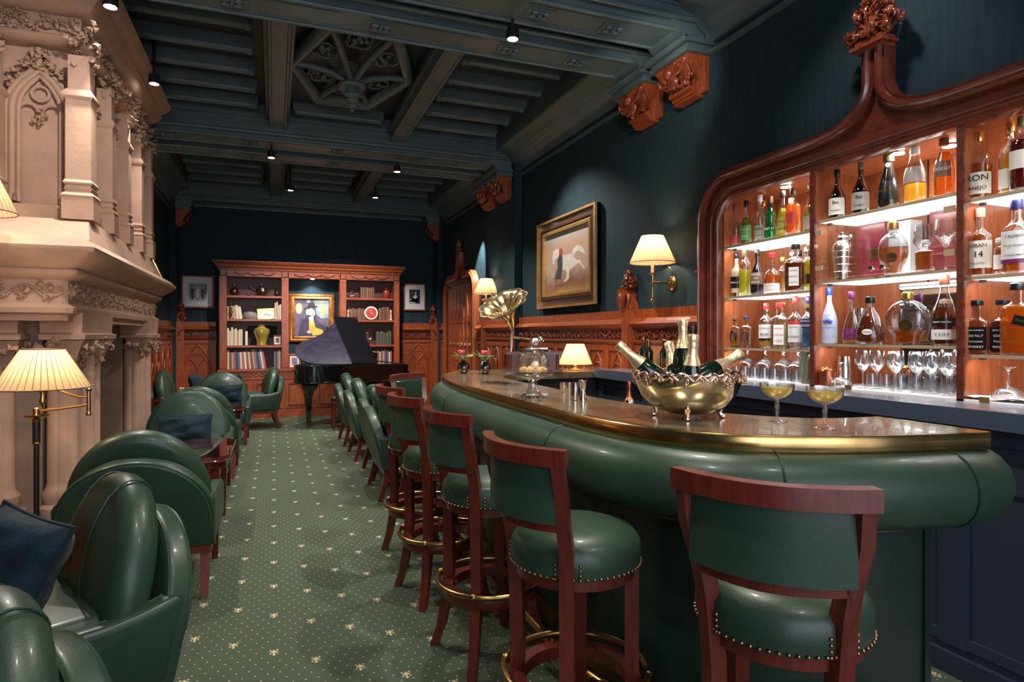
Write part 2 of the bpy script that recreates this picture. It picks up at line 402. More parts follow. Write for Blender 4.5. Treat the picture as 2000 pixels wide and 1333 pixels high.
M_['shelf_edge'] = P('shelf_edge_trim', (0.62,0.50,0.32), 0.35, metal=0.5)
M_['mirror'] = P('mirror', (0.75,0.76,0.78), 0.02, metal=1)
M_['glass'] = glass('clear_glass', (0.97,0.98,0.98), 0.13)
M_['pane'] = glass('cabinet_pane', (0.97,0.98,0.98), 0.02)
M_['cut'] = glass('cut_crystal', (0.93,0.95,0.97), 0.30, 0.06)
M_['smoke'] = glass('smoked_glass', (0.25,0.20,0.18), 0.25)
M_['frosted'] = P('frosted_bottle', (0.52,0.56,0.72), 0.35, coat=0.3)
M_['tile'] = P('pale_floor_tile', (0.42,0.38,0.33), 0.5)
M_['carpet'] = carpet_mat()
def bartop_mat():
    m, nt, b = newmat('patinated_brass_top'); v = coords(nt, (1,1,1))
    f = noise(nt, v, 3.2, 7, 0.62, 1.2)
    L(nt, ramp(nt, f, [(0.25,(0.15,0.06,0.03)),(0.42,(0.30,0.18,0.09)),(0.58,(0.30,0.27,0.17)),(0.78,(0.46,0.43,0.29))]), b.inputs['Base Color'])
    b.inputs['Metallic'].default_value = 0.6; b.inputs['Roughness'].default_value = 0.22; b.inputs['Coat Weight'].default_value = 0.35
    bump(nt, b, noise(nt, v, 12, 3), 0.08, 0.01); return m
M_['bartop'] = bartop_mat()
def col(name, c, rough=0.4, metal=0, coat=0.2):
    k = 'c_'+name
    if k not in M_: M_[k] = P(name, c, rough, metal, coat)
    return M_[k]
# ---------------------------------------------------------------- room shell
XW, XL, YB = 3.0, -1.6, 11.84
WR = FR((XW,0,0), (0,-1,0))        # local x = -Y, y = z, z = out of the wall
WB = FR((0,YB,0), (1,0,0))         # local x = X
WL = FR((XL,0,0), (0,1,0))         # local x = Y
S_ = 'structure'
MB().box(-4.2,4.2,-2.0,12.2,-0.12,0).build('floor', M_['carpet'], kind=S_)
MB().box(2.05,2.99,-1.5,1.32,0.0,0.006).build('trim_1', M_['tile'], kind=S_)
MB().box(XL-0.9,XW+0.45,-2.0,12.2,4.02,4.2).build('ceiling', M_['ceil_field'], kind=S_)
# right wall has the cabinet niche (Y 1.12..3.50, z 1.12..2.355) cut out
wr = MB(); CY0, CY1, CZ0, CZ1 = 1.05, 3.56, 1.10, 2.39
wr.box(XW,XW+0.1,-2.0,CY0,0,4.1).box(XW,XW+0.1,CY1,YB+0.1,0,4.1).box(XW,XW+0.1,CY0,CY1,0,CZ0).box(XW,XW+0.1,CY0,CY1,CZ1,4.1)
wr.build('wall_right', M_['wall'], kind=S_)
MB().box(XL-0.1,XW,YB,YB+0.1,0,4.1).build('wall_back', M_['wall'], kind=S_)
MB().box(XL-0.1,XL,7.20,YB,0,4.1).box(XL-0.8,XL-0.7,4.1,7.2,0,4.1).box(XL-0.8,XL,7.15,7.25,0,4.1).box(XL-0.8,XL,-2.0,4.1,0,4.1).build('wall_left', M_['wall'], kind=S_)
# pilaster strips under the beam ends
tn = [1]
def trim(mb, mat, **k):
    tn[0] += 1; return mb.build('trim_%d' % tn[0], mat, kind=S_, **k)
trim(MB().box(2.9,XW,7.49,8.66,0,3.9), M_['wall'])
trim(MB().box(2.9,XW,11.5,YB,0,3.9), M_['wall'])
trim(MB().box(XL,-1.5,11.5,YB,0,3.9), M_['wall'])

# ---- ceiling: paired cross beams, long beams, ribs, cornice
def rosette(mb, x, y, z):
    mb.box(x-.1,x+.1,y-.075,y+.075,z-.006,z)
    for k in range(4):
        a = PI/4+k*PI/2; mb.ball((x+.05*math.cos(a)*1.2, y+.05*math.sin(a)*.9, z-.012), (.034,.024,.012), 8, 5)
    for k in range(4):
        a = k*PI/2; mb.ball((x+.045*math.cos(a), y+.035*math.sin(a), z-.012), (.016,.016,.01), 6, 4)
    mb.ball((x,y,z-.014), (.016,.016,.014), 8, 5)
BEAMY = [0.15, 0.72, 3.96, 4.54, 7.79, 8.38, 11.58]
for yc in BEAMY:
    m = MB(); w2 = 0.215
    m.box(XL,XW,yc-w2,yc+w2,3.70,4.03).box(XL,XW,yc-w2+.05,yc+w2-.05,3.645,3.70)
    m.box(XL,XW,yc-w2-.035,yc+w2+.035,3.86,3.90).box(XL,XW,yc-w2-.015,yc+w2+.015,3.78,3.80)
    for s in (-1,1):
        m.tube([(XL,yc+s*(w2-.06),3.645),(XW,yc+s*(w2-.06),3.645)], 0.016, 8)
        m.tube([(XL,yc+s*w2,3.705),(XW,yc+s*w2,3.705)], 0.02, 8)
    xs = [-1.25,-0.6,0.04,0.72,1.4,2.1] if yc > 1 else []
    for x0, x1 in [(-1.0,-0.42),(-0.14,0.54),(0.9,1.58),(1.86,2.55)]:
        m.box(x0-.26,x1-.12,yc-.11,yc-.10,3.638,3.646).box(x0-.26,x1-.12,yc+.10,yc+.11,3.638,3.646)
    for x in (-1.1,-0.26,0.72,1.72,2.3): rosette(m, x, yc, 3.645)
    trim(m, M_['ceil_lt'])
LX = (0.04, 1.40)
for (ya, yb) in [(0.93,3.75),(4.75,7.58),(8.59,11.37)]:
    for xc in LX:
        m = MB(); m.box(xc-.08,xc+.08,ya,yb,3.77,4.03).box(xc-.12,xc+.12,ya,yb,3.86,3.90)
        for s in (-1,1): m.tube([(xc+s*.075,ya,3.775),(xc+s*.075,yb,3.775)], .018, 8)
        trim(m, M_['ceil_lt'])
    for x0, x1, side in [(XL,-1.32,-1),(2.68,XW,1)]:
        if side < 0 and 4 < ya < 8: continue
        m = MB()
        m.box(x0,x1,ya-.05,yb+.05,3.80,4.03)
        trim(m, M_['ceil_lt'])
    # ribs
    bays = [(-1.30,-.10),(.14,1.26),(1.52,2.66)]
    mid = 0.5*(ya+yb)
    for bi, (x0, x1) in enumerate(bays):
        n = 5 if ya > 8 else 6; m = MB(); ys = [ya+(yb-ya)*(i+.5)/n for i in range(n)]
        if bi == 1 and ya < 8 and ya > 4: ys = [ya+.18, yb-.2]
        for y in ys:
            m.prism([(px, pz) for px, pz in [(x0+.06,0.0),(x0+.06,.10),(x1-.06,.10),(x1-.06,0.0)]], -.045, .045, M=TR(0,y,3.93)@RX(PI/2))
            m.tube([(x0+.10,y,3.925),(x1-.10,y,3.925)], .036, 10)
            m.ball((x0+.10,y,3.925), .045, 10, 6); m.ball((x1-.10,y,3.925), .045, 10, 6)
        trim(m, M_['ceil_lt'])
# moulded cornices
corn = [(0,0),(.03,0),(.03,.03),(.05,.05),(.05,.075),(.10,.10),(.14,.15),(.16,.19),(.24,.21),(.27,.23),(.30,.24),(.30,.30),(0,.30)]
def cornice(x_wall, y0, y1, side):
    m = MB(); n = len(corn)
    prof = [(x_wall-side*a, 3.55+b) for a, b in corn]
    m.add([(x,y0,z) for x,z in prof]+[(x,y1,z) for x,z in prof], [(i,(i+1) % n,n+(i+1) % n,n+i) for i in range(n)]+[tuple(range(n)),tuple(range(n,2*n))[::-1]])
    m.box(*(sorted((x_wall, x_wall-side*.035))), y0, y1, 3.475, 3.50)
    trim(m, M_['ceil_lt'])
for ya, yb in [(0.93,3.75),(4.75,7.58),(8.59,11.50)]:
    cornice(XW, ya, yb, 1)
    if not 4 < ya < 8: cornice(XL, ya, yb, -1)
m = MB(M=WB); m.box(XL,XW,3.66,3.86,0,.12).box(XL,XW,3.60,3.66,0,.07).box(XL,XW,3.72,3.76,0,.16); trim(m, M_['ceil_lt'])
# star shaped tracery panel with hanging boss
cx, cy = 0.70, 6.12
m = MB(); oct_ = []
for k in range(8):
    a = PI/8+k*PI/4; r = 0.56; oct_.append((cx+r*math.cos(a)*1.0, cy+r*math.sin(a)*1.55))
sq = [(cx+.55,cy),(cx+.27,cy+.86),(cx-.27,cy+.86),(cx-.55,cy),(cx-.27,cy-.86),(cx+.27,cy-.86)]
prof = [(-.05,0),(.05,0),(.05,.05),(.02,.08),(-.02,.08),(-.05,.05)]
m.sweep([(x,y,3.98) for x,y in sq], prof, (0,0,-1), closed=True)
for x, y in sq:
    dx, dy = cx-x, cy-y; m.tube([(x,y,3.95),(x+dx*.35,y+dy*.35,3.94),(x+dx*.65,y+dy*.65,3.91),(x+dx*.85,y+dy*.85,3.86),(x+dx*.97,y+dy*.97,3.80)], .032, 8)
for k in range(6):
    a = sq[k]; b = sq[(k+1) % 6]; gx, gy = (a[0]+b[0]+cx)/3, (a[1]+b[1]+cy)/3
    for q in range(4):
        t = q*PI/2+k; m.tube([(gx+.075*math.cos(t+u)+.05*math.cos(t),gy+.1*math.sin(t+u)+.06*math.sin(t),3.985) for u in (-1.6,-.8,0,.8,1.6)], .014, 6)
    for q in range(7): m.ball((gx+random.uniform(-.07,.07),gy+random.uniform(-.1,.1),3.98), (.025,.035,.018), 8, 5)
trim(m, M_['ceil_lt'])
t = thing('ceiling_pendant_boss', 'turned grey-green boss hanging from the star panel of the ceiling', 'ceiling boss', (cx,cy,0))
MB().lathe([(.0,3.55),(.012,3.555),(.02,3.575),(.012,3.59),(.03,3.605),(.045,3.62),(.03,3.63),(.055,3.65),(.065,3.665),(.045,3.675),(.075,3.70),(.085,3.715),(.06,3.73),(.06,3.76),(.12,3.775),(.135,3.80),(.125,3.82),(.10,3.825),(.06,3.83),(.06,4.02)], 28).build('turned_boss', M_['ceil_lt'], t)

# ---- carved ornament helpers
def vine(mb, x0, x1, y0, y1, z, amp=1.0, leaf=1.0, M=None):
    """running scroll of stems and leaves in relief, local xy plane, rising along z"""
    h = y1-y0; p = h*1.9; n = max(1, round((x1-x0)/p)); p = (x1-x0)/n; ym = (y0+y1)/2
    path = [(x0+(x1-x0)*i/(n*12), ym+h*.30*math.sin(2*PI*i/12), z+.004) for i in range(n*12+1)]
    mb.tube(path, h*.055, 6, M=M)
    for k in range(2*n):
        s = 1 if k % 2 else -1; px = x0+p*(k+.5)/2
        sp = []
        for i in range(12):
            a = s*(PI*.5)+s*i*.55; r = h*.30*(1-i/14); sp.append((px+r*math.cos(a), ym-s*h*.02+r*math.sin(a), z+.006))
        mb.tube(sp, [h*.05*(1-i/20) for i in range(12)], 6, M=M)
        for q in range(int(5*leaf)):
            a = random.uniform(0, 2*PI); r = h*random.uniform(.12,.42)
            mb.ball((px+r*math.cos(a)*1.1, ym+max(-h*.42, min(h*.42, r*math.sin(a))), z+.004), (h*random.uniform(.05,.10),h*random.uniform(.05,.10),h*.07), 7, 5, M=M)
def leaf(mb, base, d, side, s, M=None):
    """one cupped, lobed leaf that curls over at the tip, with a back face so that it has thickness"""
    d = Vector(d).normalized(); side = Vector(side).normalized(); up = side.cross(d).normalized(); base = Vector(base)
    T, U = 7, 5; vs = []; fs = []
    for face_ in (1, -1):
        for i in range(T):
            t = i/(T-1); ang = t*2.3; p = base+d*(s*1.05*math.sin(ang)/1.15)+up*(s*.55*(1-math.cos(ang)))
            w = s*(.12+.52*math.sin(PI*min(1,t*.95+.03))**.8)*(1+.28*math.cos(t*PI*4.2))*(1-.55*t**3)
            for j in range(U):
                u = 2*j/(U-1)-1; h = s*(.17 if face_ > 0 else .02)*(1-u*u)+s*.10*u*u
                nrm = (up*math.cos(ang)-d*math.sin(ang)); vs.append(tuple(p+side*(w*u)+nrm*(h if face_ > 0 else h-.10*s*(1-u*u)+0)))
    o = T*U
    for i in range(T-1):
        for j in range(U-1):
            a = i*U+j; fs.append((a,a+1,a+U+1,a+U)); fs.append((o+a,o+a+U,o+a+U+1,o+a+1))
    mb.add(vs, fs, M)
    mb.tube([tuple(base+d*(s*.95*math.sin(q))/1.15+up*(s*.55*(1-math.cos(q)))+(up*math.cos(q)-d*math.sin(q))*s*.17) for q in (.1,.7,1.3,1.9,2.3)], [s*.09,s*.10,s*.09,s*.09,s*.11], 5, M=M)
def foliage(mb, c, r, n, s, M=None):
    """bunch of curling crocket leaves with a few berries"""
    for i in range(n):
        a = random.uniform(0, 2*PI); f = math.acos(random.uniform(-1,1)); d = Vector((math.sin(f)*math.cos(a), math.sin(f)*math.sin(a), math.cos(f)))
        q = Vector(c)+Vector((d.x*r[0],d.y*r[1],d.z*r[2]))*.75; sd = d.cross(Vector((random.uniform(-1,1),random.uniform(-1,1),random.uniform(-1,1))))
        if sd.length < .05: sd = d.orthogonal()
        leaf(mb, q-d*s*.3, (d+Vector((random.uniform(-.4,.4),random.uniform(-.4,.4),random.uniform(-.2,.5)))), sd, s*1.25, M)
        if i % 3 == 0: mb.ball(tuple(q+d*s*.2), s*.26, 7, 5, M=M)
def gothic(mb, xc, w, y0, y1, z, r=.011, M=None):
    """pointed arch with interlaced ogee tracery"""
    h = w*1.05; ys = y1-h
    def half(s): return [(xc+s*(w/2)*math.cos(a*PI/2/8)**.9 if a < 8 else xc, ys+h*math.sin(a*PI/2/8)**1.0, z) for a in range(9)]
    for s in (-1,1):
        A = [(xc+s*w/2, y0, z),(xc+s*w/2, ys, z)]+[(xc+s*(w/2)*(1-(i/8)**1.7), ys+h*(i/8)**.85, z) for i in range(1,9)]
        mb.tube(A, r*1.25, 6, M=M)
        mb.tube([(xc+s*w*.49,ys-.01,z+.003),(xc+s*w*.46,ys+h*.16,z+.003),(xc+s*w*.38,ys+h*.31,z+.003),(xc+s*w*.28,ys+h*.43,z+.003)], r, 6, M=M)
        mb.tube([(xc+s*w*.28,ys+h*.43,z+.003),(xc+s*w*.15,ys+h*.30,z+.003),(xc+s*w*.05,ys+h*.13,z+.003),(xc,ys-.02,z+.003)], r, 6, M=M)
        mb.tube([(xc+s*w*.28,ys+h*.43,z),(xc+s*w*.24,ys+h*.56,z),(xc+s*w*.12,ys+h*.62,z),(xc,ys+h*.60,z)], r*.8, 6, M=M)
    mb.box(xc-r*.7,xc+r*.7,y0,ys,z-.01,z+r*.4,M=M)
DH = 1.64
def dado(F, x0, x1, pitch, arches=True, deep=0.03, low=0.0):
    m = MB(M=F); m.box(x0,x1,low,DH,0,deep); trim(m, M_['mahog_h'])
    m = MB(M=F); m.box(x0,x1,1.555,DH,deep,deep+.012)
    pr = [(deep,1.47),(deep+.02,1.47),(deep+.03,1.49),(deep+.06,1.50),(deep+.07,1.515),(deep+.055,1.53),(deep+.035,1.545),(deep+.03,1.56),(deep,1.565)]
    n = len(pr); m.add([(x0,b,a) for a,b in pr]+[(x1,b,a) for a,b in pr], [(i,(i+1) % n,n+(i+1) % n,n+i) for i in range(n)]+[tuple(range(n)),tuple(range(n,2*n))])
    pr = [(deep,1.325),(deep+.012,1.325),(deep+.03,1.345),(deep+.04,1.36),(deep+.02,1.37),(deep,1.375)]
    n = len(pr); m.add([(x0,b,a) for a,b in pr]+[(x1,b,a) for a,b in pr], [(i,(i+1) % n,n+(i+1) % n,n+i) for i in range(n)]+[tuple(range(n)),tuple(range(n,2*n))])
    m.box(x0,x1,low,max(low,.16),deep,deep+.02)
    trim(m, M_['mahog'])
    trim(MB(M=F).box(x0,x1,1.375,1.47,deep,deep+.004), M_['mahog_dark']); m = MB(M=F); vine(m, x0+.01, x1-.01, 1.376, 1.470, deep+.010, leaf=1.6); trim(m, M_['mahog_carved'])  # recess shade put into the darker backing so the carved vine reads
    if arches:
        n = max(1, round((x1-x0)/pitch)); p = (x1-x0)/n; m = MB(M=F)
        for k in range(n):
            a = x0+k*p; m.box(a,a+.045,.16,1.325,deep,deep+.018).box(a+p-.045,a+p,.16,1.325,deep,deep+.018)
            m.box(a+.045,a+p-.045,1.27,1.325,deep,deep+.018).box(a+.045,a+p-.045,.16,.24,deep,deep+.018)
            w_ = min(p-.13, .40); ww = w_ if p < .6 else .36
            gothic(m, a+p/2, ww, .26, 1.25, deep+.004, .010)
            for q in range(-2, 3): m.box(a+p/2+q*ww/4-.002, a+p/2+q*ww/4+.002, .25, 1.0, deep, deep+.005)
        trim(m, M_['mahog'])
def post(F, x, top, w=.10, deep=.10, shield=False):
    m = MB(M=F); m.box(x-w/2,x+w/2,0,top-.34,0,deep)
    m.add([(x-w/2,top-.34,0),(x+w/2,top-.34,0),(x+w/2,top-.34,deep),(x-w/2,top-.34,deep),(x,top-.17,0),(x,top-.17,deep)], [(0,1,4),(3,2,5),(0,4,5,3),(1,2,5,4)])
    m.box(x-w/2-.012,x-w/2,0,top-.36,0,deep-.02).box(x+w/2,x+w/2+.012,0,top-.36,0,deep-.02)
    m.box(x-.012,x+.012,.2,top-.45,deep,deep+.008); trim(m, M_['mahog'])
    m = MB(M=F)
    m.ball((x,top-.11,deep*.5), (.036,.09,.036), 10, 8); foliage(m, (x,top-.11,deep*.5), (.045,.085,.045), 30, .034); foliage(m, (x,top-.03,deep*.5), (.02,.03,.02), 8, .026)
    for s in (-1,1):
        m.tube([(x+s*w*.5,top-.34,deep),(x+s*w*.85,top-.29,deep+.01),(x+s*w*.8,top-.24,deep+.01),(x+s*w*.45,top-.22,deep)], .014, 6)
        m.ball((x+s*w*.75,top-.24,deep), .022, 7, 5); m.ball((x+s*w*.7,top-.16,deep*.8), .02, 7, 5)
    if shield:
        m.prism([(x-.05,top-.18),(x+.05,top-.18),(x+.048,top-.26),(x+.03,top-.32),(x,top-.37),(x-.03,top-.32),(x-.048,top-.26)], deep+.02, deep+.045)
        m.ball((x,top-.25,deep+.045), (.022,.035,.02), 8, 6)
    trim(m, M_['mahog_carved'])
# right wall dado (local x = -Y)
dado(WR, -11.5, -11.22, .5); dado(WR, -9.25, -8.66, .30)
dado(FR((2.9,0,0),(0,-1,0)), -8.66, -7.49, .42)
dado(WR, -7.49, -4.83, .38); dado(WR, -4.72, -3.78, .36)
dado(FR((2.9,0,0),(0,-1,0)), -11.84, -11.5, .34, arches=False)
post(WR, -4.775, 2.0, .10, .11, shield=True)
post(FR((2.9,0,0),(0,-1,0)), -8.55, 2.02, .10, .09)
post(FR((2.9,0,0),(0,-1,0)), -11.66, 1.98, .12, .09)
post(FR((-1.5,0,0),(0,1,0)), 11.66, 2.0, .13, .09)
# back wall dado
dado(WB, XL+.1, -0.93, .62); dado(WB, 2.27, 2.9, .63)
# left wall dado
dado(WL, 7.35, 11.5, .52); dado(FR((-1.5,0,0),(0,1,0)), 11.5, 11.84, .34, arches=False)
dado(WL, 2.2, 4.0, .5)

# ---- corbels under the beams
def corbel(F, x, seed, label):
    random.seed(seed)
    t = thing('carved_corbel', label, 'corbel', tuple(F @ Vector((x,3.22,0))), 0, 'carved wooden corbels under the ceiling beams')
    Fo = F.copy(); Fo.translation = (0,0,0); w = .40; hw = w/2
    # side profile: (out, up) bowl shaped bracket
    pr = [(0,0),(.10,0),(.10,.025),(.13,.025),(.13,.05),(.09,.06),(.10,.09),(.13,.13),(.175,.19),(.205,.235),(.20,.25),(0,.25)]
    m = MB(M=Fo); n = len(pr)
    ws = [hw*(.62 if b < .06 else min(1,.70+(b-.06)*1.8)) for a, b in pr]
    m.add([(-q,b,a) for (a,b),q in zip(pr,ws)]+[(q,b,a) for (a,b),q in zip(pr,ws)], [(i,(i+1) % n,n+(i+1) % n,n+i) for i in range(n)]+[tuple(range(n)),tuple(range(n,2*n))])
    m.box(-hw*.62,hw*.62,-.02,.0,0,.08); m.box(-hw*.95,hw*.95,.0,.25,0,.035)
    m.build('bracket', M_['mahog'], t, angle=50)
    m = MB(M=Fo@TR(0,.15,.14)@Matrix.Diagonal((1.42,1.12,1.0,1))@TR(0,-.15,-.14))
    # seated figure and swirling drapery in relief
    m.ball((-.04,.19,.185), (.033,.040,.033), 10, 8); m.ball((-.03,.13,.15), (.05,.055,.035), 10, 8)
    m.tube([(-.07,.155,.165),(-.11,.12,.155),(-.07,.09,.15),(0,.10,.15)], [.018,.016,.014,.012], 7)
    m.tube([(.0,.16,.17),(.06,.17,.18),(.10,.21,.19)], [.016,.015,.012], 7); m.ball((.105,.215,.19), .022, 8, 6)
    for q in range(4): m.tube([(.03-.03*q,.08,.12),(.06,.10,.14-.004*q),(.11-.015*q,.15,.165),(.10-.02*q,.22,.19)], [.010,.014,.014,.008], 6)
    foliage(m, (-.09,.17,.165), (.05,.05,.02), 14, .024); foliage(m, (.085,.12,.14), (.045,.05,.02), 12, .022); foliage(m, (0,.22,.19), (.11,.015,.01), 12, .02); foliage(m, (.0,.08,.13), (.09,.015,.01), 9, .02)
    for q in range(5): m.tube([(.045+.012*q,.09,.135),(.085+.010*q,.13,.160),(.09+.008*q,.18,.182),(.06+.008*q,.22,.196)], [.005,.007,.007,.004], 6)
    m.build('relief_carving', M_['mahog_carved'], t)
    m = MB(M=Fo); m.box(-.24,.24,.25,.285,0,.23).box(-.225,.225,.285,.31,0,.215).box(-.255,.255,.31,.345,0,.256)
    m.tube([(-.255,.345,.25),(.255,.345,.25)], .012, 6)
    # scroll block up to the beam
    m.add([(-.19,.345,0),(.19,.345,0),(.19,.345,.20),(-.19,.345,.20),(-.20,.48,0),(.20,.48,0),(.20,.48,.32),(-.20,.48,.32)], [(0,1,2,3),(4,5,6,7),(0,1,5,4),(1,2,6,5),(2,3,7,6),(3,0,4,7)])
    m.build('painted_capital', M_['ceil_lt'], t)
    return t
PR = FR((2.9,0,0), (0,-1,0))
corbel(WR, -3.96, 1, 'large carved orange-brown corbel high on the right wall, nearest the liquor cabinet')
corbel(WR, -4.54, 2, 'carved corbel on the right wall just behind the one nearest the liquor cabinet')
corbel(PR, -7.79, 3, 'carved corbel on the pilaster above and left of the horse painting, the nearer of two')
corbel(PR, -8.38, 4, 'carved corbel on the pilaster left of the horse painting, the farther of two')
corbel(PR, -11.62, 5, 'carved corbel seen side-on in the back right corner of the room')
corbel(FR((-1.5,0,0),(0,1,0)), 11.62, 6, 'carved corbel seen side-on in the back left corner of the room')
corbel(WL, 7.79, 7, 'carved corbel peeping out behind the top of the stone fireplace')
random.seed(11)

# ---- ogee headed frame used by door and liquor cabinet
def ogee_paths(y0, y1, z0, zt, r, rise, stem, n=10):
    yc = (y0+y1)/2
    def half():
        p = [(y0,z0),(y0,z0+.4*(zt-z0)),(y0,zt-r)]+[(y0+r*(1-math.cos(PI/2*i/n)), zt-r+r*math.sin(PI/2*i/n)) for i in range(1,n+1)]
        a = yc-.40*min(1,(y1-y0)/2.4)-.03
        p += [(a*.5+(y0+r)*.5, zt)]+bez((a,zt),(a+.22,zt+.0),(yc-stem,zt+.08),(yc-stem,zt+rise),12)
        return p
    h = half(); return h, [(2*yc-a, b) for a, b in h][::-1]
# ---- door on the right wall, far end
def door():
    d = bpy.data.objects.new('door_1', None); C.objects.link(d); d['kind'] = S_
    F = WR; y0, y1 = -11.12, -9.32; zt = 2.42
    hl, hr = ogee_paths(y0, y1, 0, zt, .28, .34, .05)
    prof = [(-.07,0),(.05,0),(.05,.06),(.035,.085),(.02,.075),(.005,.10),(-.02,.10),(-.03,.08),(-.05,.075),(-.07,.05)]
    m = MB(M=F)
    m.sweep([(a,b,0) for a,b in hl+hr], prof, (0,0,1))
    m.build('door_frame', M_['mahog'], d)
    m = MB(M=F); m.lathe([(.05,0),(.075,.02),(.05,.05),(.065,.06),(.04,.08),(.04,.13),(.06,.15),(.0,.30)], 10, M=TR((y0+y1)/2,zt+.36,.05)@RX(-PI/2))
    foliage(m, ((y0+y1)/2,zt+.48,.05), (.06,.11,.05), 16, .03); m.build('door_finial', M_['mahog_carved'], d)
    m = MB(M=F); hp = hl+hr; m.prism([(a,b) for a,b in hp], .002, .02)
    inn = [(y0+.14,0),(y0+.14,zt-.3)]+[(y0+.14+.2*(1-math.cos(PI/2*i/6)), zt-.3+.2*math.sin(PI/2*i/6)) for i in range(1,7)]
    inn = inn+[(y0+y1-a,b) for a,b in inn][::-1]
    m.build('door_surround', M_['mahog'], d)
    m = MB(M=F); m.sweep([(a,b,.02) for a,b in inn], [(-.05,0),(.03,0),(.03,.04),(0,.055),(-.03,.03),(-.05,.03)], (0,0,1)); m.build('door_moulding', M_['mahog_dark'], d)
    m = MB(M=F); m.prism(inn, .02, .035)
    x0 = y0+.22; n = 6; pw = (y1-y0-.44)/n
    for k in range(n+1): m.box(x0+k*pw-.02, x0+k*pw+.02, .1, zt-.18, .035, .055)
    for zc in (1.30,1.62): m.box(x0,x0+n*pw,zc,zc+.10,.035,.05)
    for k in range(n):
        xc = x0+(k+.5)*pw; m.tube([(xc-.07,1.24,.045),(xc-.04,1.285,.045),(xc,1.22,.045),(xc+.04,1.285,.045),(xc+.07,1.24,.045)], .010, 6)
    m.build('door_leaf', M_['mahog'], d)
    m = MB(M=F); m.tube([(-10.35,.98,.05),(-10.35,.98,.10),(-10.22,.98,.10)], .011, 8); m.ball((-10.35,.98,.055), (.03,.04,.01)); m.build('door_handle', M_['brass'], d)
    for z in (.5,1.9):
        m = MB(M=F); m.cyl((0,0,0), .012, .12, 8, M=TR(y0+.15,z,.05)@RX(-PI/2)); m.build('door_hinge', M_['brass'], d)
door()
# ---- ceiling spotlights
sl = ['spotlight on the beam above the horse painting side of the bar', 'spotlight on the far beam above the left seating', 'bright spotlight on the far beam in the middle of the room',
      'small spotlight near the bookcase, left of the two', 'small spotlight near the bookcase, right of the two', 'spotlight beside the cornice of the stone fireplace', 'large flaring spotlight above the near corner of the fireplace']
proto = None
for (p, t_, e), lab in zip(SPOTS, sl):
    o = thing('ceiling_spotlight', lab, 'spotlight', (p[0],p[1],p[2]), 0, 'ceiling spotlights')
    if p[2] < 3.6: pass
    MB().cyl((0,0,.03), .012, 3.66-p[2]+ (.32 if p[1] not in (4.09,7.85,7.95,4.6) else 0), 8).box(-.035,.035,-.02,.02,.02,.035).build('stem', M_['iron'], o)
    hd = MB().lathe([(.02,.035),(.04,.03),(.045,.0),(.045,-.05),(.038,-.05),(.036,-.02)], 16, caps=False).build('lamp_head', M_['iron'], o)
    MB().lathe([(.036,-.046),(.03,-.04),(.0,-.04)], 16).build('lamp_lens', M_['led'], hd)
# ---------------------------------------------------------------- stone fireplace
XS = -2.29      # back of the chimney breast in its recess
random.seed(21)
fp = thing('stone_fireplace', 'tall carved limestone gothic fireplace with canopied hood on the left wall', 'fireplace', (XL,5.7,0))
O = Matrix.Translation((-XL,-5.7,0))     # world -> local of the fireplace
def fb(): return MB(M=O)
def ringprof(m, X1, Y0, Y1, prof, M=None, X0=XS, ch=0.0):
    """moulding running round the three free sides: prof = (outward, z) pairs, optional chamfered corners"""
    def loop(d):
        if ch: return [(X0,Y0-d),(X1+d-ch,Y0-d),(X1+d,Y0-d+ch),(X1+d,Y1+d-ch),(X1+d-ch,Y1+d),(X0,Y1+d)]
        return [(X0,Y0-d),(X1+d,Y0-d),(X1+d,Y1+d),(X0,Y1+d)]
    k = len(loop(0)); vs = []
    for d, z in prof: vs += [(x,y,z) for x,y in loop(d)]
    n = len(prof); fs = [(j*k+i, j*k+(i+1) % k, (j+1)*k+(i+1) % k, (j+1)*k+i) for j in range(n-1) for i in range(k)]
    fs += [tuple(range(k))[::-1], tuple((n-1)*k+i for i in range(k))]
    m.add(vs, fs)
MX, MY0, MY1 = -1.12, 4.28, 7.15
# jambs: clustered shafts near and far
def pier(x0, x1, y0, y1, name):
    m = fb()
    m.box(x0+.02,x1-.04,y0+.04,y1-.04,.0,1.32)
    sh = [(x1-.06,y0+.07,.055),(x1-.05,(y0+y1)/2,.07),(x1-.06,y1-.07,.055),((x0+x1)/2,y0+.05,.05),(x0+.04,y0+.05,.05)]
    for x, y, r in sh:
        m.lathe([(r*1.5,.0),(r*1.5,.30),(r*1.75,.33),(r*1.7,.38),(r*1.3,.40),(r*1.45,.44),(r*1.5,.47),(r*1.1,.50),(r,.53),(r,1.30)], 16, (x,y,0))
    m.box(x0-.03,x1+.05,y0-.06,y1+.04,0,.26); m.box(x0-.015,x1+.035,y0-.045,y1+.025,.26,.30)
    j = m.build(name, M_['stone'], fp)
    m = fb()
    m.lathe([(.0,1.20)]+[(.001,1.2)], 8, (x0,y0,0)) if False else None
    q = [(0.0,1.20),(.02,1.215),(0.02,1.235),(.03,1.26),(.06,1.34),(.085,1.385)]
    ringprof(m, x1-.03, y0+.03, y1-.03, q, X0=x0+.02)
    for k in range(26):
        s = random.random(); zz = random.uniform(1.26,1.37)
        if random.random() < .6: c = (x1-.0+(zz-1.26)*.5, y0+(y1-y0)*s, zz)
        else: c = (x0+(x1-x0)*s, y0-(zz-1.26)*.5, zz)
        foliage(m, c, (.025,.025,.02), 2, .034)
    m.build('carved_capital', M_['stone_carved'], j)
    m = fb(); ringprof(m, x1, y0, y1, [(.02,1.385),(.06,1.39),(.065,1.42),(.04,1.43),(.045,1.50),(.045,1.55),(0,1.55)], X0=x0-.02)
    m.build('abacus', M_['stone'], j)
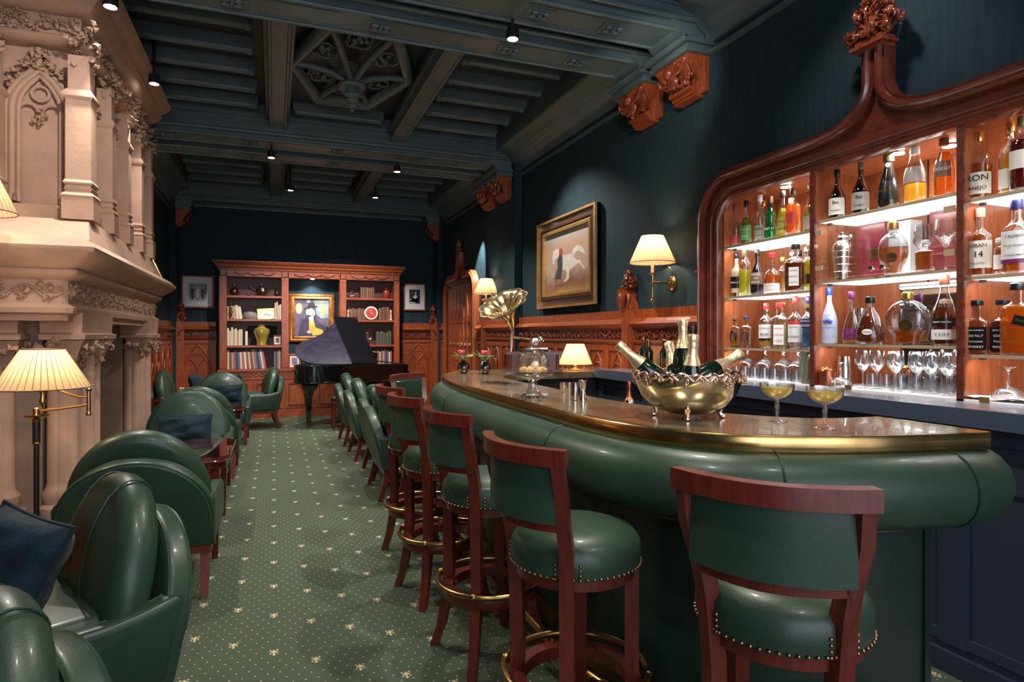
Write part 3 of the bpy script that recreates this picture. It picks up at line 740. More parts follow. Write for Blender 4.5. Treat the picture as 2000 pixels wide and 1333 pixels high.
pier(-1.27,-1.12,4.46,5.12,'near_jamb'); pier(-1.58,-1.42,4.40,4.75,'corner_jamb'); pier(-1.29,-1.12,6.62,6.98,'far_jamb')
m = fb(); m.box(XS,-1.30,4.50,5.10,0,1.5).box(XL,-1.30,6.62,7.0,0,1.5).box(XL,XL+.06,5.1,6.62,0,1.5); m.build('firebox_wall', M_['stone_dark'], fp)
m = fb(); m.box(XS,-1.10,4.6,7.0,0,.03); m.build('hearth_slab', M_['stone'], fp)
# mantel
m = fb()
ringprof(m, MX, MY0, MY1, [(-.02,1.50),(.0,1.50),(.0,1.535),(.03,1.545),(.035,1.575),(.015,1.59),(.0,1.60),(.0,1.735),(.02,1.745),(.05,1.765),(.06,1.79),(.05,1.80),(.09,1.83),(.14,1.865),(.165,1.89),(.17,1.915),(.15,1.93),(.13,1.96),(.05,1.99),(.0,2.02),(-.04,2.05),(-.06,2.06)], ch=.03)
m.build('mantel_shelf', M_['stone'], fp)
m = fb()
def relief(m, F, x0, x1, y0, y1, z):
    T = O @ F; T2 = T; h = y1-y0; n = max(1, round((x1-x0)/(h*1.7))); p = (x1-x0)/n
    mm = MB(M=T2); vine(mm, x0, x1, y0, y1, z, leaf=2.4)
    for k in range(n):
        for q in range(6):
            a = random.uniform(0,2*PI); xx = x0+p*(k+.5)+math.cos(a)*h*.5; yy = (y0+y1)/2+math.sin(a)*h*.28
            mm.tube([(xx,yy,z),(xx+h*.14*math.cos(a*2),yy+h*.14*math.sin(a*2),z+.014),(xx+h*.25*math.cos(a*2+.7),yy+h*.2*math.sin(a*2+.7),z+.006)], [h*.10,h*.12,h*.04], 6)
    m.add(mm.v, mm.f, M=O.inverted())
FS = FR((MX,0,0),(0,1,0)); FN = FR((0,MY0,0),(1,0,0))
relief(m, FS, MY0+.02, MY1-.02, 1.605, 1.73, .0); relief(m, FN, XS+.2, MX-.02, 1.605, 1.73, .0)
m.build('frieze_carving', M_['stone_carved'], fp)
# hood
HX, HY0, HY1 = -1.20, 4.86, 6.92
m = fb()
vs = []; 
for (dx, z) in [(.06,2.03),(.02,2.10),(.0,2.14),(.0,3.42)]: pass
m.add([(XS,4.50,2.0),(-1.06,4.50,2.0),(-1.06,7.1,2.0),(XS,7.1,2.0),(XS,HY0-.12,2.16),(HX+.08,HY0-.12,2.16),(HX+.08,HY1+.08,2.16),(XS,HY1+.08,2.16)],
      [(0,1,5,4),(1,2,6,5),(2,3,7,6),(4,5,6,7),(0,3,2,1)])
m.box(XS,HX-.06,HY0+.06,HY1-.02,2.1,4.015)
m.box(XS,HX+.03,HY0-.03,HY1+.03,2.14,2.26)
m.build('hood_body', M_['stone'], fp)
# buttress pilasters and arches
def buttress(x, y, w, nx, ny, big=False):
    """square pilaster centred x,y standing proud of the hood"""
    m = fb(); a = w/2
    m.box(x-a,x+a,y-a,y+a,2.20,2.97); m.box(x-a*1.25,x+a*1.25,y-a*1.25,y+a*1.25,2.16,2.30)
    for zc, k in ((2.30,1.35),(2.345,1.15),(2.385,1.22)): m.lathe([(a*k*1.25,0),(a*k*1.36,.012),(a*k*1.2,.03),(a*1.1,.045)], 4, (x,y,zc), M=TR(x,y,0)@RZ(PI/4)@TR(-x,-y,0))
    for zc in (2.93,):
        ringprofb = [(a*1.42,0),(a*1.75,.02),(a*1.75,.04),(a*1.3,.07)]
        m.lathe(ringprofb, 4, (x,y,zc), M=TR(x,y,0)@RZ(PI/4)@TR(-x,-y,0))
    m.box(x-a*.85,x+a*.85,y-a*.85,y+a*.85,2.97,3.22)
    m.build('pilaster', M_['stone'], fp)
    m = fb(); foliage(m, (x+nx*.02,y+ny*.02,3.28), (a*1.3,a*1.3,.08), 24, .028); foliage(m, (x+nx*.03,y+ny*.03,3.17), (a*1.1,a*1.1,.06), 14, .024)
    for k in range(6): foliage(m, (x+random.uniform(-a,a)*1.2+nx*.03,y+random.uniform(-a,a)*1.2+ny*.03,random.uniform(3.18,3.40)), (.02,.02,.02), 3, .026)
    m.build('pilaster_foliage', M_['stone_carved'], fp)
buttress(-1.175, 4.80, .14, 1, -1, True)
for y in (5.36, 5.90, 6.44, 6.92): buttress(-1.16, y, .11, 1, 0)
buttress(-1.66, 4.80, .12, 0, -1)
def stone_arch(F, xc, w, y0, y1):
    T = O @ F; m = MB(M=T); h = w*.85; ys = y1-h
    for off, r in ((0,.020),(-.035,.014),(.035,.016)):
        A = []
        for s in (1,):
            ww = w/2+off
            L_ = [(xc-ww,y0,.02),(xc-ww,ys,.02)]+[(xc-ww*(1-(i/8)**1.6), ys+(h+off)*(i/8)**.8, .02) for i in range(1,9)]
            A = L_+[(2*xc-a,b,c) for a,b,c in L_][::-1][1:]
        m.tube(A, r, 8)
    for s in (-1,1):   # trefoil cusps
        m.tube([(xc+s*w*.42,ys-.10,.01)]+[(xc+s*(w*.22+w*.19*math.cos(a)), ys-.02+w*.20*math.sin(a), .015) for a in (0,.5,1,1.5,2.1,2.7,3.2,3.7)], .013, 7)
        for q in (-.45,-.3): m.lathe([(.018,0),(.02,.01),(.012,.02),(.012,.05)],8,M=TR(xc+s*w*.45,y0+.0,.03)@RX(-PI/2))
    m.tube([(xc+w*.16*math.cos(a), ys+h*.42+w*.16*math.sin(a), .012) for a in [2*PI*i/14 for i in range(14)]], .011, 6, closed=True)
    m.build('arch_tracery', M_['stone'], fp)
    m = MB(M=T); foliage(m, (xc,ys-.05,.03), (.035,.045,.02), 12, .022)
    for i in range(9): foliage(m, (xc-w*.60+w*1.2*i/8, ys+h*(.55+.55*math.sin(PI*i/8))+.02, .04), (.03,.03,.02), 6, .024)
    foliage(m, (xc,y1+.08,.04), (.05,.06,.02), 18, .028); m.tube([(xc,y1,.03),(xc,y1+.14,.05)], .02, 6)
    m.build('arch_foliage', M_['stone_carved'], fp)
FH = FR((HX-.05,0,0),(0,1,0)); FHN = FR((0,HY0+.05,0),(1,0,0))
for y in (5.09, 5.63, 6.17, 6.68): stone_arch(FH, y, .32, 2.28, 3.12)
stone_arch(FHN, -1.425, .30, 2.28, 3.14)
# cornice with foliage band
m = fb()
ringprof(m, -1.16, 4.80, 7.0, [(-.06,3.30),(.0,3.32),(.02,3.345),(.0,3.36),(-.02,3.37),(-.02,3.49),(.02,3.50),(.06,3.53),(.10,3.58),(.11,3.60),(.09,3.615),(.13,3.65),(.17,3.70),(.18,3.73),(.0,3.74)])
m.build('hood_cornice', M_['stone'], fp)
m = fb()
relief(m, FR((-1.18,0,0),(0,1,0)), 4.82, 6.98, 3.375, 3.485, .012); relief(m, FR((0,4.82,0),(1,0,0)), XS+.2, -1.18, 3.375, 3.485, .012)
for i in range(120):
    y = random.uniform(4.84,6.98); foliage(m, (-1.165,y,random.uniform(3.38,3.48)), (.012,.02,.015), 2, .024)
for i in range(50):
    x = random.uniform(XS+.3,-1.18); foliage(m, (x,4.80,random.uniform(3.38,3.48)), (.02,.012,.015), 2, .024)
m.build('cornice_foliage', M_['stone_carved'], fp)
# ---------------------------------------------------------------- seating
random.seed(5)
def half_outline(w, zb, zt, n=20, k=.38):
    """flat bottom, round top"""
    r = w/2; ys = zb+ (zt-zb)*k; h = zt-ys
    return [(-r,zb),(r,zb)]+[(r*math.cos(PI*i/n), ys+h*math.sin(PI*i/n)) for i in range(n+1)]
def make_armchair(label, group, mat='leather'):
    """faces -y; origin on the floor under the middle"""
    t = thing('tub_armchair', label, 'armchair', (0,0,0), 0, group); W = .74
    m = MB(); m.box(-W/2+.02,W/2-.02,-.33,.30,.235,.285); fr = m.build('seat_rail', M_['stool'], t)
    for sx in (-1,1):
        for sy, ly in ((-.30,-.32),(.26,.33)):
            m = MB(); a, b = .026, .017
            x0 = sx*(W/2-.05); m.add([(x0-b,ly-b,0),(x0+b,ly-b,0),(x0+b,ly+b,0),(x0-b,ly+b,0),(x0-a,sy-a,.25),(x0+a,sy-a,.25),(x0+a,sy+a,.25),(x0-a,sy+a,.25)],
                [(0,3,2,1),(4,5,6,7),(0,1,5,4),(1,2,6,5),(2,3,7,6),(3,0,4,7)]); m.build('leg', M_['stool'], t)
    # upholstered body
    m = MB(); m.pad(rrect(-W/2+.01,W/2-.01,-.33,.29,.05), .16, .03, .0, M=TR(0,0,.355)); m.build('seat_body', M_[mat], t)
    m = MB(); m.pad(rrect(-W/2+.08,W/2-.08,-.34,.17,.06), .13, .05, .025, M=TR(0,0,.47)); sc = m.build('seat_cushion', M_[mat], t)
    # shell: round-topped back, boxed band, leaning back
    lean = math.radians(-13); MT = TR(0,.27,.0)@TR(0,0,.28)@RX(lean)@TR(0,0,-.28)@RX(PI/2)
    ol = half_outline(W, .28, .79, 26, .34)
    m = MB(M=MT); m.pad(ol, .085, .022, .0); sh = m.build('back_shell', M_[mat], t)
    m = MB(M=MT); 
    for zz in (-.036,.036):
        m.tube([(x*.983,y-.005,zz) for x,y in ol[2:]], .0040, 6)
    m.build('piping', M_['piping'], sh)
    m = MB(M=MT)
    m.tube([(x*.955,y-.017,-.0425) for x,y in ol[2:]], .0022, 4); m.build('stitching', M_['stitch'], sh)
    # inner back cushion, taller than the shell, with three channel seams
    MC = TR(0,.165,.0)@TR(0,0,.45)@RX(math.radians(-15))@TR(0,0,-.45)@RX(PI/2)
    oc = half_outline(W-.05, .45, .93, 26, .16)
    m = MB(M=MC); m.pad(oc, .13, .062, .035, n=7); bc = m.build('back_cushion', M_[mat], t)
    m = MB(M=MC)
    for xs in (-.10,.10):
        m = MB(M=MC)
        top = max(y for x,y in oc if abs(x-xs) < .05)
        m.tube([(xs,.50,.070),(xs,.55,.086),(xs,.61,.096),(xs,.68,.101),(xs,.75,.099),(xs,.80,.091),(xs,top-.062,.0755)]+[(xs,top-.063*(1-math.cos(f))+.0005,.003+.063*math.sin(f)) for f in (1.3,1.1,.9,.7,.5,.3,.1,-.1,-.3,-.5,-.7,-.9,-1.1,-1.3)]+[(xs,top-.08,-.0635)], .0036, 6)
        m.build('channel_seam', M_['piping'], bc)
    # arms sweeping down from the shell
    for s in (-1,1):
        prof = [(.29,.28),(.345,.53),(.33,.555)]+bez((.31,.56),(.25,.545),(.20,.53),(.10,.525),8)+bez((.04,.525),(-.15,.52),(-.25,.515),(-.30,.505),5)+[(-.335,.48),(-.34,.28)]
        m = MB(M=TR(s*(W/2-.035),0,0)@RY(PI/2)@RZ(PI/2)); 
        m.pad([(y,z) for y,z in prof], .075, .028, .0, n=5, flat=True)
        a = m.build('arm', M_[mat], t)
        m = MB(); 
        for q in (-.024,.024): m.tube([(s*(W/2-.035)+q, y, z-.003) for y,z in prof[2:-1]], .0034, 6)
        m.build('piping', M_['piping'], a)
    return t
def cushion_mesh(w, h, t=.15):
    m = MB(); n = 14; vs = []; fs = []
    for s in (1,-1):
        o = len(vs)
        for j in range(n+1):
            for i in range(n+1):
                u = 2*i/n-1; v = 2*j/n-1; pinch = 1-.07*(1-abs(u)**2)*(abs(v)**3)
                px = 1-.06*(1-abs(v)**2)*(abs(u)**3)
                z = s*t/2*((1-u**4)*(1-v**4))**.5*(1+.10*math.sin(5*u+3*v)+.07*math.sin(9*v-4*u))
                vs.append((u*w/2*px, v*h/2*pinch, z))
        for j in range(n):
            for i in range(n):
                a = o+j*(n+1)+i; f = (a,a+1,a+n+2,a+n+1); fs.append(f if s == 1 else f[::-1])
    m.add(vs, fs); return m
def make_cushion(label, loc, rot, w=.42, h=.34):
    t = thing('velvet_cushion', label, 'cushion', loc, 0, 'teal velvet cushions'); t.rotation_euler = rot
    b = cushion_mesh(w, h).build('cushion_cover', M_['velvet'], t, angle=80)
    n = 14; e = []
    for i in range(n): e.append((-w/2+w*i/n, -h/2*(1-.07*(1-(2*i/n-1)**2))))
    for i in range(n): e.append((w/2*(1-.06*(1-(2*i/n-1)**2)), -h/2+h*i/n))
    for i in range(n): e.append((w/2-w*i/n, h/2*(1-.07*(1-(2*i/n-1)**2))))
    for i in range(n): e.append((-w/2*(1-.06*(1-(2*i/n-1)**2)), h/2-h*i/n))
    MB().tube([(x,y,0) for x,y in e], .007, 6, closed=True).build('corded_edge', M_['velvet'], b)
    return t
G1 = 'green leather tub armchairs'
# facing vector -> rotation (model faces -y)
def face(dx, dy): return math.atan2(dx, -dy)
c0 = make_armchair('dark green leather armchair nearest the camera, cut off at the bottom left corner', G1)
c0.location = (-.74,1.36,0); c0.rotation_euler = (0,0,face(-.84,-.54))
seats = [
 ((-.75,2.49), face(-.88,-.47), 'green leather armchair at left, turned to the left wall, holding a teal velvet cushion'),
 ((-.67,4.05), face(0,1), 'wide round-backed armchair behind the cushioned one, back to the camera, before the first table'),
 ((-.72,6.10), face(0,-1), 'round-backed armchair facing the camera across the first table, with a dark cushion'),
 ((-.70,7.05), face(0,1), 'round-backed armchair standing back to back with the one facing the first table'),
 ((-.66,9.00), face(0,-1), 'round-backed armchair facing the camera behind the second table, with a dark cushion'),
 ((-.28,10.32), face(-1,-.1), 'green armchair in side view in front of the bookcase, facing left'),
 ((-1.22,10.02), face(1,-.1), 'green armchair half hidden behind the fireplace, facing right'),
 ((1.16,8.45), face(1,0), 'green armchair of the right-hand row, nearest the piano'),
 ((1.18,7.44), face(1,0), 'green armchair of the right-hand row, second from the piano'),
 ((1.22,6.43), face(1,0), 'green armchair of the right-hand row, third from the piano'),
 ((1.17,5.66), face(1,0), 'green armchair of the right-hand row, closest to the bar stools')]
for (p, r, lab) in seats: dup(c0, (p[0],p[1],0), r, lab, G1, skip='channel_seam' if 'round-backed' in lab else None)
make_cushion('teal velvet cushion leaning in the left armchair nearest but one to the camera', (-.755,2.33,.70), (math.radians(66),.12,face(-.80,-.6)+.15), .36, .34)
make_cushion('dark teal cushion on the armchair facing the first table', (-.70,5.80,.63), (math.radians(70),0,0), .42, .24)
make_cushion('dark teal cushion on the armchair behind the second table', (-.58,8.68,.66), (math.radians(70),0,0), .40, .24)
make_cushion('upright teal cushion in the side-view armchair before the bookcase', (-.52,10.22,.68), (math.radians(75),0,face(-1,0)), .34, .30)
make_cushion('teal cushion peeping out in the armchair behind the fireplace', (-1.02,9.90,.70), (math.radians(70),0,face(1,-.2)), .36, .32)
# ---- low tables
def low_table(label, x0, x1, y0, y1, h):
    t = thing('lounge_table', label, 'table', ((x0+x1)/2,(y0+y1)/2,0), 0, 'dark wood lounge tables')
    a, b = (x1-x0)/2, (y1-y0)/2; ol = rrect(-a,a,-b,b,.13,6)
    m = MB(); m.prism(ol, h-.022, h-.004); tp = m.build('table_top', M_['table'], t)
    MB().prism([(x*.995,y*.995) for x,y in ol], h-.004, h).build('glass_sheet', M_['pane'], tp)
    m = MB(); m.prism([(x*.94,y*.94) for x,y in ol], h-.085, h-.022); m.tube([(x*.985,y*.985,h-.03) for x,y in ol], .012, 6, closed=True); m.build('apron', M_['table'], t)
    for sx in (-1,1):
        for sy in (-1,1):
            m = MB(); x, y = sx*(a-.09), sy*(b-.09)
            m.add([(x-.016,y-.016,0),(x+.016,y-.016,0),(x+.016,y+.016,0),(x-.016,y+.016,0),(x-.028,y-.028,h-.08),(x+.028,y-.028,h-.08),(x+.028,y+.028,h-.08),(x-.028,y+.028,h-.08)],
                [(0,3,2,1),(4,5,6,7),(0,1,5,4),(1,2,6,5),(2,3,7,6),(3,0,4,7)]); m.build('leg', M_['table'], t)
    return t
low_table('dark glossy table between the first pair of round-backed armchairs at left', -1.06,-.28,4.58,5.46,.60)
low_table('dark table between the second pair of round-backed armchairs at left', -1.0,-.32,7.62,8.30,.60)
low_table('small dark table beside the half hidden armchair behind the fireplace', -1.48,-1.07,9.02,9.28,.60)
# small flowers on the first and second tables
def posy(label, loc, s=1.0):
    t = thing('flower_posy', label, 'flowers', loc, 0)
    MB().lathe([(.02*s,0),(.03*s,.02*s),(.028*s,.05*s),(.016*s,.07*s)], 14).build('bud_vase', M_['glass'], t)
    m = MB()
    for i in range(10):
        a = random.uniform(0,6.28); r = random.uniform(.01,.05)*s; z = random.uniform(.08,.13)*s
        m.ball((r*math.cos(a),r*math.sin(a),z), .014*s, 7, 5, rough=.5)
    m.build('petals', col('petal', (.75,.55,.60), .7), t)
    m = MB()
    for i in range(9):
        a = random.uniform(0,6.28); r = random.uniform(.03,.06)*s
        m.tube([(0,0,.05*s),(r*.5*math.cos(a),r*.5*math.sin(a),.09*s),(r*math.cos(a),r*math.sin(a),random.uniform(.09,.15)*s)], [.002*s,.006*s,.001], 5)
    m.build('leaves', col('leaf', (.20,.32,.10), .6), t)
posy('small pale pink posy on the first table, showing over the armchair back', (-.96,4.80,.60), .95)
posy('small pale posy on the table behind the fireplace', (-1.12,9.12,.60), .95)

# ---- bar stools
def make_stool(label, group):
    """faces -y"""
    t = thing('bar_stool', label, 'bar stool', (0,0,0), 0, group); R = .205
    m = MB(); m.lathe([(.0,.685),(R-.02,.685),(R+.002,.69),(R+.008,.72),(R+.005,.765),(R-.015,.79),(R-.06,.806),(.08,.815),(0,.817)], 40); st = m.build('seat', M_['leather'], t)
    m = MB()
    for i in range(64):
        a = 2*PI*i/64; m.ball(((R+.006)*math.cos(a),(R+.006)*math.sin(a),.697), (.0058,.0058,.0058), 6, 4)
    for s in (-1,1):
        for q in range(4):
            for w_ in (-.036,.036):
                a = PI/2+s*.80+w_/R*1.0; m.ball(((R+.008)*math.cos(a),(R+.008)*math.sin(a),.697+.014*q), .0056, 6, 4)
    m.build('nailhead_trim', M_['nail'], st)
    MB().lathe([(R-.05,.655),(R-.012,.655),(R-.012,.687),(R-.05,.687),(R-.05,.655)], 32, caps=False).build('seat_ring', M_['stool'], t)
    def leg(pts, w):
        m = MB(); P_ = [Vector(p) for p in pts]; vs = []; fs = []
        for i, p in enumerate(P_):
            a = math.atan2(p.y, p.x); r_ = Vector((math.cos(a),math.sin(a),0)); q = Vector((-math.sin(a),math.cos(a),0)); k = w[i]/2
            for s1, s2 in ((-1,-1),(1,-1),(1,1),(-1,1)): vs.append(tuple(p+r_*k*s1+q*k*s2))
        for i in range(len(P_)-1):
            for j in range(4): fs.append((i*4+j,i*4+(j+1)%4,(i+1)*4+(j+1)%4,(i+1)*4+j))
        fs += [(3,2,1,0), tuple((len(P_)-1)*4+j for j in range(4))]
        return m.add(vs, fs)
    def cp(r, deg, z): return (r*math.cos(math.radians(deg)), r*math.sin(math.radians(deg)), z)
    for d in (-45,-135):
        leg([cp(.262,d,0),cp(.225,d,.10),cp(.195,d,.24),cp(.183,d,.36),cp(.183,d,.675)], [.036,.038,.042,.044,.044]).build('leg', M_['stool'], t)
    for d in (45,135):
        pts = [cp(.262,d,0),cp(.228,d,.10),cp(.20,d,.24),cp(.19,d,.36),cp(.195,d,.62),cp(.21,d,.78)]
        x, y, z = pts[-1]; sx = 1 if x > 0 else -1
        pts += [(x+sx*.012,y+.02,.86),(x+sx*.035,y+.045,.96),(x+sx*.040,y+.065,1.055)]
        leg(pts, [.036,.038,.042,.044,.044,.044,.040,.038,.036]).build('back_leg', M_['stool'], t)
    # curved rails
    def rail(z0, z1, half, ymid, depth, thick, name, curl=0.0, par=None, mat='stool', th2=None):
        n = 18; m = MB(); vs = []; fs = []
        for i in range(n+1):
            u = 2*i/n-1; x = half*u; y = ymid-depth*u*u; tx, ty = half, -2*depth*u; q = math.hypot(tx,ty); nx, ny = -ty/q, tx/q
            zz0 = z0(u) if callable(z0) else z0; zz1 = z1(u) if callable(z1) else z1; k = thick/2
            vs += [(x-nx*k,y-ny*k,zz0),(x+nx*k,y+ny*k,zz0),(x+nx*k*1.05,y+ny*k*1.05,zz1),(x-nx*k*1.05,y-ny*k*1.05,zz1)]
        for i in range(n):
            for j in range(4): fs.append((i*4+j,i*4+(j+1)%4,(i+1)*4+(j+1)%4,(i+1)*4+j))
        fs += [(3,2,1,0), tuple(n*4+j for j in range(4))]
        return m.add(vs, fs).build(name, M_[mat], par or t)
    rail(1.045, 1.095, .215, .275, .075, .036, 'top_rail')
    rail(.845, .885, .165, .235, .065, .030, 'lower_rail')
    bp = rail(.875, 1.05, .172, .262, .058, .026, 'back_pad', mat='leather')
    m = MB()
    for s in (-1,1):
        for i in range(13):
            u = s*.93; x = .172*u; y = .262-.058*u*u-.0145; m.ball((x,y,.885+.0125*i), .0042, 6, 4)
    for i in range(25):
        u = -.93+1.86*i/24; m.ball((.172*u,.262-.058*u*u-.0145,1.036), .0042, 6, 4)
    m.build('nailhead_trim', M_['silver'], bp)
    # foot ring: brass tube with wooden ring under it
    m = MB(); m.tube([cp(.232,360*i/40,.335) for i in range(40)], .0125, 10, closed=True)
    for d in (45,135,225,315): m.ball(cp(.232,d,.335), .017, 8, 6)
    m.build('foot_ring', M_['brass_old'], t)
    MB().lathe([(.165,.275),(.212,.275),(.218,.295),(.212,.318),(.165,.318),(.165,.275)], 36, caps=False).build('ring_stretcher', M_['stool'], t)
    return t
G2 = 'mahogany and green leather bar stools'
s0 = make_stool('bar stool nearest the camera at lower right, its back seen full on', G2)
def put_stool(o, bx, by, fx, fy, k=.20):
    n = math.hypot(fx,fy); fx /= n; fy /= n; o.location = (bx+fx*k, by+fy*k, 0); o.rotation_euler = (0,0,face(fx,fy))
put_stool(s0, 1.035, 1.10, .78, .63, .235)
for bx, by, fx, fy, lab in [
  (.690,1.78,.97,.20,'second bar stool from the camera, whole green seat and foot ring in view'),
  (.672,2.60,.985,.17,'third bar stool from the camera, its seat cut by the stool in front'),
  (.635,3.32,.99,.16,'fourth bar stool from the camera, along the bar front'),
  (.665,3.95,.985,.17,'fifth bar stool from the camera, near the green armchairs'),
  (1.02,5.12,.62,-.78,'farthest bar stool, turned to the camera, studded inside of its back showing')]:
    put_stool(dup(s0, (0,0,0), 0, lab, G2), bx, by, fx, fy, .235)
# ---------------------------------------------------------------- the bar
random.seed(9)
def smooth(pts, n=6):
    """Catmull-Rom through 2D points"""
    out = []; P_ = [pts[0]]+list(pts)+[pts[-1]]
    for i in range(1, len(P_)-2):
        p0,p1,p2,p3 = P_[i-1],P_[i],P_[i+1],P_[i+2]
        for k in range(n):
            t = k/n; out.append(tuple(.5*((2*b)+(-a+c)*t+(2*a-5*b+4*c-d)*t*t+(-a+3*b-3*c+d)*t**3) for a,b,c,d in zip(p0,p1,p2,p3)))
    out.append(tuple(pts[-1])); return out
OUT = smooth([(2.95,5.42),(2.3,5.42),(1.85,5.38),(1.50,5.22),(1.28,4.86),(1.19,4.40),(1.145,3.8),(1.13,3.2),(1.135,2.65),(1.145,2.2),(1.21,1.86),(1.355,1.63),(1.55,1.505),(1.77,1.425),(1.98,1.38),(2.18,1.348)])
INN = smooth([(2.95,4.82),(2.45,4.80),(2.0,4.76),(1.72,4.62),(1.59,4.30),(1.565,3.9),(1.56,3.4),(1.53,2.9),(1.56,2.47),(1.66,2.16),(1.80,1.93),(1.95,1.80),(2.19,1.76)])
bar = thing('bar_counter', 'curved cocktail bar with patinated brass top and padded green leather front', 'bar', (1.6,3.2,0))
OB = TR(-1.6,-3.2,0)
def bb(): return MB(M=OB)
ZT = 1.10
poly = OUT+INN[::-1]
m = bb(); m.prism(poly, ZT-.055, ZT); m.build('counter_top', M_['bartop'], bar)
ed = OUT+[(2.19,1.76)]
def off(path, d):
    P_ = [Vector((x,y)) for x,y in path]; o = []
    for i in range(len(P_)):
        t = (P_[min(i+1,len(P_)-1)]-P_[max(i-1,0)]).normalized(); nrm = Vector((t.y,-t.x)); o.append(tuple(P_[i]+nrm*d))
    return o
# which side is outwards (towards -x in the straight run)
mid = len(OUT)//2
sgn = 1 if off(OUT,.1)[mid][0] < OUT[mid][0] else -1
def outw(d): return off(OUT, sgn*d)
def band(m, path, prof):
    """prof: (outward, z) closed loop swept along the counter edge"""
    k = len(prof); vs = []; offs = {}
    L_ = [off(path, sgn*d) for d, z in prof]
    for i in range(len(path)):
        for j, (d, z) in enumerate(prof): vs.append((L_[j][i][0], L_[j][i][1], z))
    fs = [(i*k+j,i*k+(j+1)%k,(i+1)*k+(j+1)%k,(i+1)*k+j) for i in range(len(path)-1) for j in range(k)]
    fs += [tuple(range(k))[::-1], tuple((len(path)-1)*k+j for j in range(k))]
    m.add(vs, fs)
m = bb(); band(m, OUT, [(-.02,ZT-.058),(.008,ZT-.056),(.014,ZT-.045),(.014,ZT-.008),(.008,ZT+.001),(-.012,ZT+.0015),(-.02,ZT-.004)])
m.box(2.18,2.20,1.345,1.76,ZT-.057,ZT+.001); m.build('brass_edge', M_['brass'], bar)
m = bb(); band(m, outw(-.06), [(-.03,ZT-.12),(.0,ZT-.12),(.0,ZT-.055),(-.03,ZT-.055)]); m.box(2.09,2.12,1.42,1.70,ZT-.12,ZT-.055); m.build('neck_band', M_['brass_old'], bar)
# padded bolster, extended round the right end
BO = [p for p in OUT if not (p[0] > 2.05)] 
BO = smooth([(2.9,5.42),(2.3,5.42),(1.85,5.38),(1.50,5.22),(1.28,4.86),(1.19,4.40),(1.145,3.8),(1.13,3.2),(1.135,2.65),(1.145,2.2),(1.21,1.86),(1.355,1.63),(1.55,1.505),(1.77,1.425),(1.98,1.38),(2.10,1.37),(2.20,1.40),(2.24,1.49)])
pr = [(-.06,.805)]+[(.005+.105*math.cos(a), .925+.12*math.sin(a)) for a in [math.radians(q) for q in (-88,-70,-50,-30,-10,10,30,50,70,88)]]+[(-.06,1.04)]
m = bb(); band(m, BO, pr); bo = m.build('padded_bolster', M_['leather'], bar, angle=60)
for i in (34, 52, 70, 86):
    m = bb()
    rg = [(a*1.01+.002,z) for a,z in pr[1:-1]]
    L_ = [off(BO, sgn*(d+.0)) for d, z in rg]
    m.tube([(L_[j][i][0],L_[j][i][1],rg[j][1]) for j in range(len(rg))], .0035, 5)
    m.build('bolster_seam', M_['piping'], bo)
# lower front, set back, with brass fillet, plinth and foot rail
LOW = [p for p in outw(-.10) if p[0] < 2.07]; LOW = LOW+[(2.06,1.47)]
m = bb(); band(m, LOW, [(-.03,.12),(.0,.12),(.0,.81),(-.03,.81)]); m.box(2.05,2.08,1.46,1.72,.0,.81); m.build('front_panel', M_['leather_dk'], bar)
m = bb(); band(m, LOW, [(-.01,.765),(.012,.765),(.018,.775),(.018,.80),(-.01,.80)]); m.build('brass_fillet', M_['brass_old'], bar)
m = bb(); band(m, LOW, [(-.02,.0),(.012,.0),(.012,.13),(-.02,.13)]); m.build('brass_kick_plate', M_['brass_old'], bar)
rail_p = [p for p in outw(.08) if p[0] < 1.95 and p[1] < 5.0]
m = bb(); m.tube([(x,y,.17) for x,y in rail_p], .022, 12)
lp = outw(-.10)
for i in range(18, len(OUT)-10, 12):
    a = outw(.08)[i]; b = lp[i]; m.tube([(a[0],a[1],.17),((a[0]+b[0])/2,(a[1]+b[1])/2,.155),(b[0],b[1],.12)], .011, 8); m.tube([(a[0],a[1],.0),(a[0],a[1],.17)], .012, 8)
m.build('foot_rail', M_['brass_old'], bar)
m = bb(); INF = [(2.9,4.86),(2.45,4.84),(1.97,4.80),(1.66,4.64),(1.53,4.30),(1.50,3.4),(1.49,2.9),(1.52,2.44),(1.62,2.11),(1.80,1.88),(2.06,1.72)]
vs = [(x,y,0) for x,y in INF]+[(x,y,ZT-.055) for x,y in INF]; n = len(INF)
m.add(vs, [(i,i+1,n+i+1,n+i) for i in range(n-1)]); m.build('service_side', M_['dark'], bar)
# ---- back counter along the wall
bk = thing('back_counter', 'long blue-grey back counter running under the liquor cabinet', 'counter', (2.8,2.8,0)); OK = TR(-2.8,-2.8,0)
m = MB(M=OK); m.box(2.60,2.998,.2,4.8,1.085,1.12); m.build('worktop', M_['counter'], bk)
m = MB(M=OK); m.box(2.595,2.62,.2,4.8,1.05,1.122); m.build('worktop_edge', M_['counter_f'], bk)
m = MB(M=OK); m.box(2.66,2.998,.2,4.75,.0,1.085)
for i in range(6):
    y0 = .25+i*.76; m.box(2.645,2.66,y0,y0+.06,.12,1.05).box(2.645,2.66,y0+.70,y0+.7599,.12,1.05).box(2.647,2.66,y0+.06,y0+.70,.98,1.05).box(2.647,2.66,y0+.06,y0+.70,.125,.17).box(2.650,2.66,y0+.06,y0+.70,.80,.82)
m.box(2.63,2.66,.2,4.75,.0,.09)
m.build('panelled_front', M_['navy'], bk)
m = MB(M=OK); m.box(2.955,2.985,3.72,4.72,1.12,1.33); m.build('splashback', col('splash', (.10,.10,.13), .18, .3), bk)
